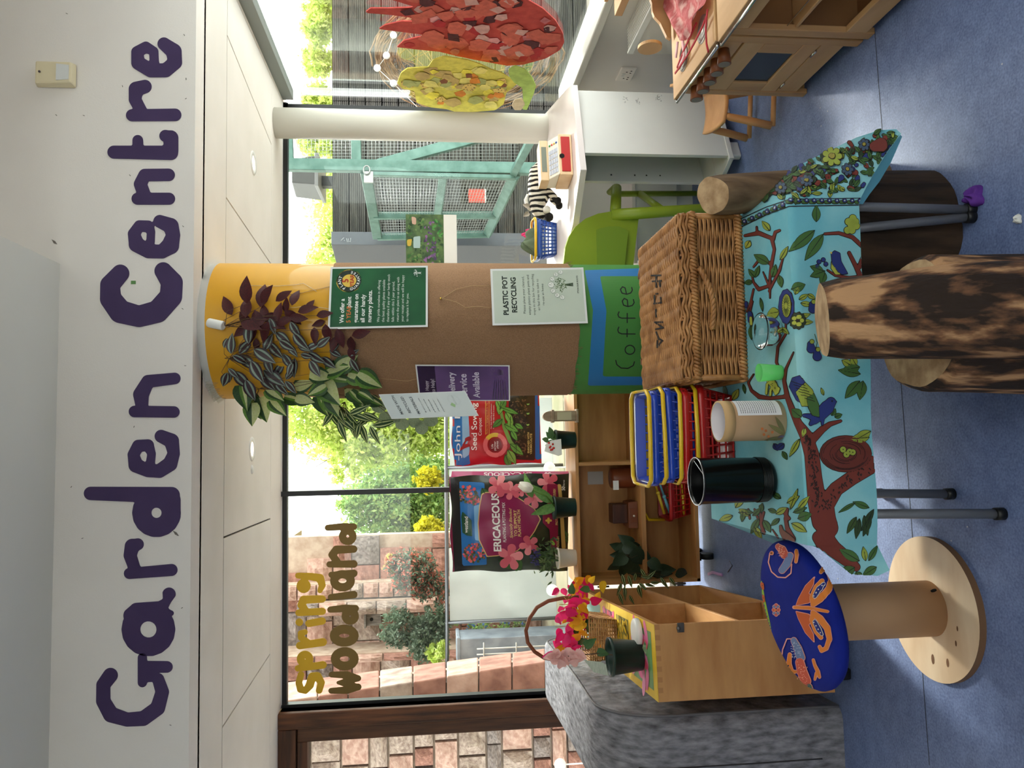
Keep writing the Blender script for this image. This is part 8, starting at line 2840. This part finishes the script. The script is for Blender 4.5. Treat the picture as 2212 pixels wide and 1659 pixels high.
LET = [
    ('G', 'purple paper letter G that starts Garden on the fascia', zb_, [[(478, 1258, 32), (447, 1300, 30), (447, 1370, 31), (480, 1428, 34), (550, 1450, 30), (620, 1445, 32), (682, 1400, 32), (702, 1330, 29), (684, 1275, 26)], [(616, 1290, 20), (616, 1182, 20)], [(630, 1222, 26), (722, 1222, 25)], [(640, 1262, 26), (668, 1262, 24)]]),
    ('a', 'purple paper letter a in Garden on the fascia', zb_, [ring(642, 1060, 76, 40), [(570, 1000, 36), (590, 975, 30), (690, 972, 34), (722, 938, 18), (731, 908, 29)], [(700, 985, 30), (740, 990, 12)]]),
    ('r', 'purple paper letter r in Garden on the fascia', zb_, [[(560, 818, 24), (742, 803, 26)], [(580, 790, 26), (563, 740, 28), (572, 700, 32), (596, 692, 26)]]),
    ('d', 'purple paper letter d in Garden on the fascia', zb_, [ring(677, 556, 64, 41), [(392, 472, 29), (742, 480, 36)], [(745, 500, 36), (745, 570, 36)]]),
    ('e', 'purple paper letter e in Garden on the fascia', zb_, [[(697, 225, 28), (742, 245, 32), (752, 300, 26), (735, 345, 32), (690, 375, 30), (640, 375, 27), (588, 350, 32), (577, 305, 25), (598, 266, 26), (640, 264, 26), (656, 300, 18), (650, 345, 20)]]),
    ('n', 'purple paper letter n that ends Garden on the fascia', zb_, [[(582, 118, 25), (752, 120, 25)], [(615, 105, 26), (610, 45, 34), (640, -12, 28), (756, -25, 25)]]),
    ('C', 'purple paper letter C that starts Centre on the fascia', za, [[(520, 1180, 38), (475, 1230, 42), (478, 1290, 46), (520, 1345, 50), (600, 1366, 46), (680, 1345, 48), (738, 1280, 48), (742, 1220, 47), (705, 1170, 38)]]),
    ('e', 'purple paper letter e just after C in Centre on the fascia', za, [[(690, 956, 28), (737, 975, 34), (748, 1015, 30), (735, 1060, 38), (700, 1086, 30), (640, 1085, 30), (590, 1055, 34), (578, 1010, 26), (602, 975, 24), (640, 978, 26), (652, 1000, 18), (650, 1045, 18)]]),
    ('n', 'purple paper letter n in Centre on the fascia', za, [[(594, 858, 26), (730, 858, 26)], [(625, 845, 28), (606, 795, 28), (625, 756, 27), (728, 755, 27)]]),
    ('t', 'purple paper letter t in Centre on the fascia', za, [[(492, 657, 28), (738, 660, 31)], [(738, 650, 32), (738, 595, 32), (714, 587, 26)], [(596, 650, 24), (595, 606, 23)]]),
    ('r', 'purple paper letter r in Centre on the fascia', za, [[(570, 498, 26), (756, 496, 27)], [(610, 480, 26), (583, 430, 27), (588, 385, 32), (626, 374, 29)]]),
    ('e', 'purple paper letter e that ends Centre on the fascia', za, [[(708, 190, 28), (750, 222, 34), (756, 270, 30), (715, 304, 30), (650, 304, 30), (597, 272, 30), (592, 225, 25), (630, 204, 24), (664, 222, 20), (666, 262, 20), (668, 290, 22)]]),
]
for ch, lab, fn, sts in LET:
    s = 1.998
    vfe = sdf_cells([[(*fn(x, y), r / s) for x, y, r in st] for st in sts], cell=3.0)
    mb = MB()
    cutout(mb, vfe, lambda x, y: P(x, y, Y=YF - .0008), (0, -.0016, 0))
    tag(mb.build('paper_letter', M_PURP), lab, 'letter', 'Garden Centre letters')

M_YL = mat('yellow_window_letter', (214, 174, 34), .5, tl=.12)
M_OL = mat('olive_window_letter', (128, 104, 48), .5, tl=.2)
z3 = lambda x, y: (600 + x / 2.681, 1040 + y / 2.681)
q3 = 2.681
SPR = [('S', 'yellow letter S that starts Spring on the window', [[(135, 1118, 15), (122, 1165, 15), (132, 1203, 17), (160, 1212, 14), (185, 1180, 20), (200, 1130, 20), (230, 1128, 20), (252, 1165, 17), (240, 1210, 15)]], []),
       ('p', 'yellow letter p in Spring on the window', [[(118, 1082, 15), (262, 1062, 18)], ring(158, 1028, 26, 18)], []),
       ('r', 'yellow letter r in Spring on the window', [[(128, 950, 18), (262, 930, 19)], [(170, 930, 16), (135, 905, 14), (135, 880, 15), (158, 872, 12)]], []),
       ('i', 'yellow letter i in Spring on the window', [[(180, 822, 17), (258, 808, 17)], [(125, 815, 18)]], []),
       ('n', 'yellow letter n in Spring on the window', [[(122, 760, 16), (258, 752, 17)], [(160, 745, 16), (138, 715, 20), (150, 685, 20), (258, 680, 17)]], []),
       ('g', 'yellow letter g that ends Spring on the window', [ring(150, 605, 22, 15), [(118, 545, 13), (190, 550, 17), (245, 560, 20), (258, 600, 16), (245, 632, 11)]], [])]
WOO = [('w', 'olive letter w that starts Woodland on the window', [[(310, 1212, 13), (400, 1208, 18), (465, 1190, 16)], [(465, 1190, 14), (400, 1175, 14), (350, 1165, 6)], [(350, 1165, 6), (400, 1155, 14), (465, 1140, 14)], [(312, 1118, 13), (400, 1120, 18), (465, 1140, 14)]], []),
       ('o', 'first olive letter o in Woodland on the window', [[(x, y, r) for x, y, r in [(388 + 55 * math.cos(t), 1027 + 42 * math.sin(t), 22) for t in [k * .3491 for k in range(19)]]]], []),
       ('o', 'second olive letter o in Woodland on the window', [[(x, y, r) for x, y, r in [(385 + 58 * math.cos(t), 893 + 38 * math.sin(t), 22) for t in [k * .3491 for k in range(19)]]]], []),
       ('d', 'olive letter d in the middle of Woodland on the window', [[(305, 742, 14), (380, 735, 18), (450, 735, 16)], ring(420, 780, 28, 18)], []),
       ('l', 'olive letter l in Woodland on the window', [[(308, 670, 14), (440, 655, 18)]], []),
       ('a', 'olive letter a in Woodland on the window', [[(x, y, r) for x, y, r in [(375 + 48 * math.cos(t), 575 + 38 * math.sin(t), 20) for t in [k * .3491 for k in range(19)]]], [(310, 540, 13), (440, 532, 18)]], []),
       ('n', 'olive letter n in Woodland on the window', [[(300, 480, 14), (440, 478, 18)], [(340, 460, 18), (315, 425, 18), (340, 395, 20), (440, 392, 17)]], []),
       ('d', 'olive letter d that ends Woodland on the window', [[(290, 268, 14), (370, 262, 17), (440, 262, 15)], ring(405, 318, 30, 17)], [])]
for lst, m, grp in ((SPR, M_YL, 'Spring letters'), (WOO, M_OL, 'Woodland letters')):
    for ch, lab, sts, _ in lst:
        vfe = sdf_cells([[(*z3(x, y), r / q3) for x, y, r in st] for st in sts], cell=1.8, grow=1.5)
        mb = MB()
        cutout(mb, vfe, lambda x, y: P(x, y, Y=YW - .0005), (0, -.0014, 0))
        tag(mb.build('window_letter', m), lab, 'letter', grp)

# ================================================================ collages on the right-hand window
XC_ = XR + .040


def collage(name, label, outline, base, patches, X, th=.006, seed=1, off=0.0):
    t = thing(name, label, 'collage', P(*outline[0], X=X))
    vfe = sdf_cells((), [outline], cell=4)
    mb = MB()
    cutout(mb, vfe, lambda x, y: P(x, y, X=X), (th, 0, 0))
    mb.build('backing_sheet', base, t)
    r = random.Random(seed)
    xs = [p[0] for p in outline]
    ys = [p[1] for p in outline]

    def inside(x, y):
        c = False
        n = len(outline)
        for i in range(n):
            (ax, ay), (bx, by) = outline[i], outline[(i + 1) % n]
            if (ay > y) != (by > y) and x < (bx - ax) * (y - ay) / (by - ay) + ax:
                c = not c
        return c
    k = 0
    for m, n, s0, s1 in patches:
        for _ in range(n):
            for _try in range(60):
                x, y = r.uniform(min(xs), max(xs)), r.uniform(min(ys), max(ys))
                if not inside(x, y):
                    continue
                s = r.uniform(s0, s1)
                nn = r.randint(4, 7)
                a0 = r.uniform(0, 6)
                pl = [(x + s * r.uniform(.6, 1.1) * 1.5 * math.cos(a0 + j * 6.2832 / nn), y + s * r.uniform(.6, 1.1) * .8 * math.sin(a0 + j * 6.2832 / nn)) for j in range(nn)]
                if all(inside(*q) for q in pl):
                    d = .0009 + .0011 * (k % 7)
                    b = MB()
                    f3 = [P(*q, X=X - d) + Vector((-.0015 * r.random(), 0, 0)) for q in pl]
                    b.poly(f3, (.0008, 0, 0))
                    b.build('fabric_scrap', m, t)
                    k += 1
                    break
    return t


RT = [(790, 62), (796, 52), (840, 44), (866, 40), (930, 30), (935, 20), (850, 0), (800, -14), (900, -30), (1060, -22), (1130, -4), (1172, 20), (1200, 46), (1216, 74), (1219, 92), (1210, 108), (1180, 126), (1130, 140), (1095, 142), (1040, 132), (990, 122), (960, 112), (910, 105), (857, 102), (866, 92), (900, 82), (925, 80), (890, 74), (820, 62), (838, 54), (880, 46), (870, 44)]
RT = [(857, 102), (872, 88), (905, 80), (940, 79), (905, 74), (818, 63), (832, 54), (868, 46), (905, 47), (885, 38), (840, 32), (788, 28), (800, 18), (840, 18), (900, 16), (860, 4), (800, -14), (850, -30), (930, -40), (1060, -30), (1130, -6), (1172, 18), (1200, 44), (1216, 72), (1219, 92), (1210, 108), (1180, 126), (1130, 140), (1095, 142), (1040, 132), (990, 122), (950, 112), (910, 108)]
mr = lambda n, c, c2=None: mat(n, c, .9, rgb2=c2 or tuple(int(v * .88) for v in c), vs=26, bump=.3, bs=60, tl=.1)
collage('red_tulip_collage', 'big red fabric and tissue tulip stuck on the right-hand window', RT, mr('red_tissue', (186, 74, 66), (168, 60, 56)),
        [(mr('coral_tissue', (204, 100, 86)), 46, 12, 22), (mr('deep_red_felt', (176, 40, 48)), 12, 8, 13), (mr('maroon_felt', (82, 32, 40)), 22, 9, 15), (mr('pale_rose_lace', (206, 160, 156)), 18, 9, 16), (mr('pink_tissue', (226, 156, 160)), 3, 10, 14), (mr('gingham_red', (196, 110, 116)), 3, 9, 12)], XC_ - .012, seed=4)
YD_ = [(858, 180), (866, 158), (880, 148), (925, 145), (935, 130), (958, 122), (985, 126), (1010, 130), (1040, 140), (1060, 150), (1085, 158), (1100, 168), (1118, 180), (1110, 188), (1094, 200), (1088, 225), (1070, 238), (1050, 240), (1020, 242), (985, 242), (965, 236), (930, 232), (900, 222), (895, 196), (870, 192)]
dotm = mat('black_spotted_cotton', (60, 52, 30), .9, rgb2=(206, 176, 96), vs=70, kind='voronoi', lo=.28, hi=.34)
collage('daffodil_collage', 'yellow fabric and paper daffodil collage standing on the window sill', YD_, mr('yellow_tissue', (216, 206, 92)),
        [(mr('pale_yellow_paper', (226, 214, 120)), 16, 9, 14), (mr('tan_fabric', (196, 170, 104)), 12, 9, 15), (dotm, 7, 10, 15), (mr('orange_paper', (224, 140, 50)), 8, 7, 11), (mr('lemon_paper', (240, 226, 80)), 9, 8, 12), (mr('sheer_green', (176, 180, 110)), 8, 9, 13), (mr('brown_dots', (136, 84, 50)), 3, 7, 10)], 1.945, seed=7)
lf = [(1098, 150), (1112, 142), (1135, 150), (1150, 168), (1158, 186), (1152, 205), (1145, 222), (1138, 238), (1128, 236), (1130, 215), (1128, 190), (1110, 178), (1100, 165)]
lfm = MB()
cutout(lfm, sdf_cells((), [lf], cell=3), lambda x, y: P(x, y, X=1.944), (.005, 0, 0))
tag(lfm.build('paper_leaf', mr('lime_card', (170, 196, 100))), 'curved lime green paper leaf below the daffodil collage', 'collage')
lf2 = [(1105, 228), (1112, 215), (1128, 212), (1134, 225), (1126, 238), (1112, 238)]
lfm = MB()
cutout(lfm, sdf_cells((), [lf2], cell=3), lambda x, y: P(x, y, X=1.942), (.004, 0, 0))
tag(lfm.build('paper_scrap', mr('beige_tissue', (196, 176, 146))), 'beige tissue paper scrap at the end of the green paper leaf', 'collage')

# ---- garden photograph on the window
ph1 = thing('garden_photo', 'garden photograph with a white strip below, stuck on the window beside the column', 'poster', P(985, 520, Y=YW - .002))
a, b = P(878, 640, Y=YW), P(958, 464, Y=YW)
c = P(986, 464, Y=YW)
pm_ = MB().box((a.x, YW - .003, c.z), (b.x, YW - .0005, a.z))
pm_.build('card', M_WHITE, ph1)
fm_ = MB().grid(lambda u, v: Vector((a.x + (b.x - a.x) * u, YW - .0034, b.z + (a.z - b.z) * v)), 2, 2)
fm_.build('picture', mat('photo_foliage', (44, 74, 42), .4, rgb2=(92, 120, 66), vs=24, det=8), ph1)
rq = random.Random(6)
pr = Decal([tuple(v) for v in fm_.v], fm_.f, .0004)
for k in range(150):
    x, y = rq.uniform(880, 955), rq.uniform(467, 580)
    cl_ = rq.choice([(60, 110, 54), (40, 70, 40), (110, 140, 80), (90, 130, 70)]) if not 915 < x < 942 else rq.choice([(112, 84, 130), (140, 100, 150), (60, 90, 60), (80, 60, 100)])
    if x > 935 and y < 520:
        cl_ = rq.choice([(50, 120, 56), (80, 150, 70), (40, 96, 50)])
    pr.shape(cl_, strokes=[[(x, y, rq.uniform(1.2, 3)), (x + rq.uniform(-4, 4), y + rq.uniform(-5, 5), 1.5)]], cell=1.4, layer=1 + k % 5)
pr.shape((170, 196, 196), polys=[[(893, 512), (908, 510), (908, 536), (893, 536)]], cell=3, layer=7)
pr.shape((206, 176, 70), polys=[[(879, 518), (890, 516), (888, 532), (880, 532)]], cell=3, layer=7)
pr.shape((206, 170, 150), polys=[[(889, 468), (899, 470), (899, 486), (890, 484)]], cell=3, layer=7)
pr.build('printed_picture', ph1)

# ================================================================ ceiling fittings and alarm sensor
for (x, y), lab in (((547, 352), 'recessed downlight in the soffit to the right of the column'), ((544, 970), 'recessed downlight in the soffit to the left of the column')):
    q = P(x, y, Z=ZS)
    dl = thing('downlight', lab, 'downlight', q, group='soffit downlights')
    MB().lathe([(.034, -.001), (.038, -.004), (.055, -.004), (.058, 0)], q, 32).build('trim_ring', M_WHITE, dl)
    MB().lathe([(0, -.0008), (.034, -.0008)], q, 28).build('lamp_face', mat('warm_lamp', (255, 226, 196), .5, emit=3.0), dl)
    ld = bpy.data.lights.new('downlight_lamp', 'SPOT')
    ld.energy, ld.spot_size, ld.spot_blend, ld.color, ld.shadow_soft_size = 6, math.radians(100), .6, (1, .86, .7), .03
    lo1 = bpy.data.objects.new('downlight_lamp', ld)
    lo1.location = q + Vector((0, 0, -.012))
    COL.objects.link(lo1)
q = P(544, 1014, Z=ZS)
tag(MB().lathe([(0, -.006), (.014, -.006), (.02, -.003), (.022, 0)], q, 20).build('ceiling_sensor', M_WHITE), 'tiny round white sensor in the soffit near the left downlight', 'sensor')
q = P(124, 165, Y=YF)
pir = thing('alarm_sensor', 'cream motion alarm sensor mounted on the fascia above Centre', 'sensor', (q.x, YF, q.z))
M_CR = mat('cream_abs', (222, 210, 176), .5)
MB().hexa([Vector((q.x + x, YF - y, q.z + z)) for x, y, z in ((-.045, .002, -.068), (.045, .002, -.068), (.045, 0, .068), (-.045, 0, .068))] + [Vector((q.x + x, YF - y, q.z + z)) for x, y, z in ((-.038, .036, -.062), (.038, .036, -.062), (.042, .03, .062), (-.042, .03, .062))]).build('case', M_CR, pir, bev=.006)
MB().poly([Vector((q.x + x, YF - .0375, q.z + z)) for x, z in ((-.026, -.055), (.026, -.055), (.03, -.012), (-.03, -.012))], (0, .004, 0)).build('lens', mat('sensor_lens', (214, 216, 214), .3), pir)
MB().cyl((q.x + .0, YF - .0335, q.z + .045), (q.x, YF - .036, q.z + .045), .004, n=10).build('indicator', mat('dark_indicator', (60, 50, 60), .4), pir)
# staple marks on the fascia
fas = [o for o in bpy.data.objects if o.name == 'wall_fascia'][0]
mb = MB()
for x, y in ((146, 30), (123, 250), (183, 250), (399, 77), (402, 172), (403, 212), (397, 490), (282, 380), (396, 668), (402, 790), (386, 1157), (180, 1162), (395, 1312), (370, 1567), (290, 920), (155, 1050), (265, 188)):
    p = P(x, y, Y=YF - .0008)
    an = random.uniform(0, 3.1)
    mb.tube([p, p + Vector((.006 * math.cos(an), -.0012, .006 * math.sin(an)))], .0011, 5)
for x, y in ((124, 528), (386, 1157)):
    p = P(x, y, Y=YF - .0008)
    mb.poly([p, p + Vector((.012, 0, .008)), p + Vector((.018, 0, .02)), p + Vector((.004, 0, .012))], (0, -.001, 0))
mb.build('staple_marks', mat('grey_staple', (112, 104, 98), .6), fas, kind='stuff')
p = P(288, 610, Y=YF - .001)
MB().box((p.x - .006, YF - .0016, p.z - .008), (p.x + .006, YF, p.z + .008)).build('paper_scrap', mat('green_scrap', (96, 140, 84), .8), fas)
# ================================================================ bits on the floor
crumple('crumpled_paper', 'crumpled purple tissue paper on the blue floor by the table leg', 'litter', tuple(P(2112, 425, Z=.001)), .028, .024, .03, mat('purple_tissue', (98, 48, 146), .8, rgb2=(78, 34, 122), vs=30), 9)
crumple('white_scrap', 'small white paper scrap at the right edge of the floor', 'litter', tuple(P(2200, 474, Z=.001)), .012, .012, .01, M_WHITE, 11)
rb2 = P(1542, 1238, Z=.003)
tag(MB().tube([P(1530, 1240, Z=.004), P(1540, 1236, Z=.012), P(1552, 1240, Z=.004), P(1560, 1242, Z=.004)], .008, 8, flat=.5).build('lilac_ribbon', mat('lilac_ribbon', (186, 146, 196), .6)), 'lilac ribbon lying on the floor between the cabinet halves', 'ribbon')
tag(MB().tube([P(1576, 1212, Z=.002), P(1582, 1222, Z=.002), P(1572, 1236, Z=.002)], .0018, 6).build('twig', mat('pale_twig', (150, 140, 130), .8)), 'thin pale twig on the floor left of the tablecloth', 'twig')
gl_ = MB()
for x, y in ((1772, 233), (1788, 240), (1774, 272), (1800, 215), (2165, 138), (2090, 1138), (2055, 1168), (1998, 400), (1606, 300), (1810, 1250)):
    p = P(x, y, Z=.001)
    gl_.add([p + Vector((-.003, 0, 0)), p + Vector((0, -.003, .0005)), p + Vector((.003, 0, 0)), p + Vector((0, .003, .001))], [(0, 1, 2, 3)])
gl_.build('glitter_specks', mat('glitter', (230, 230, 236), .2, metal=.3), floor, kind='stuff')
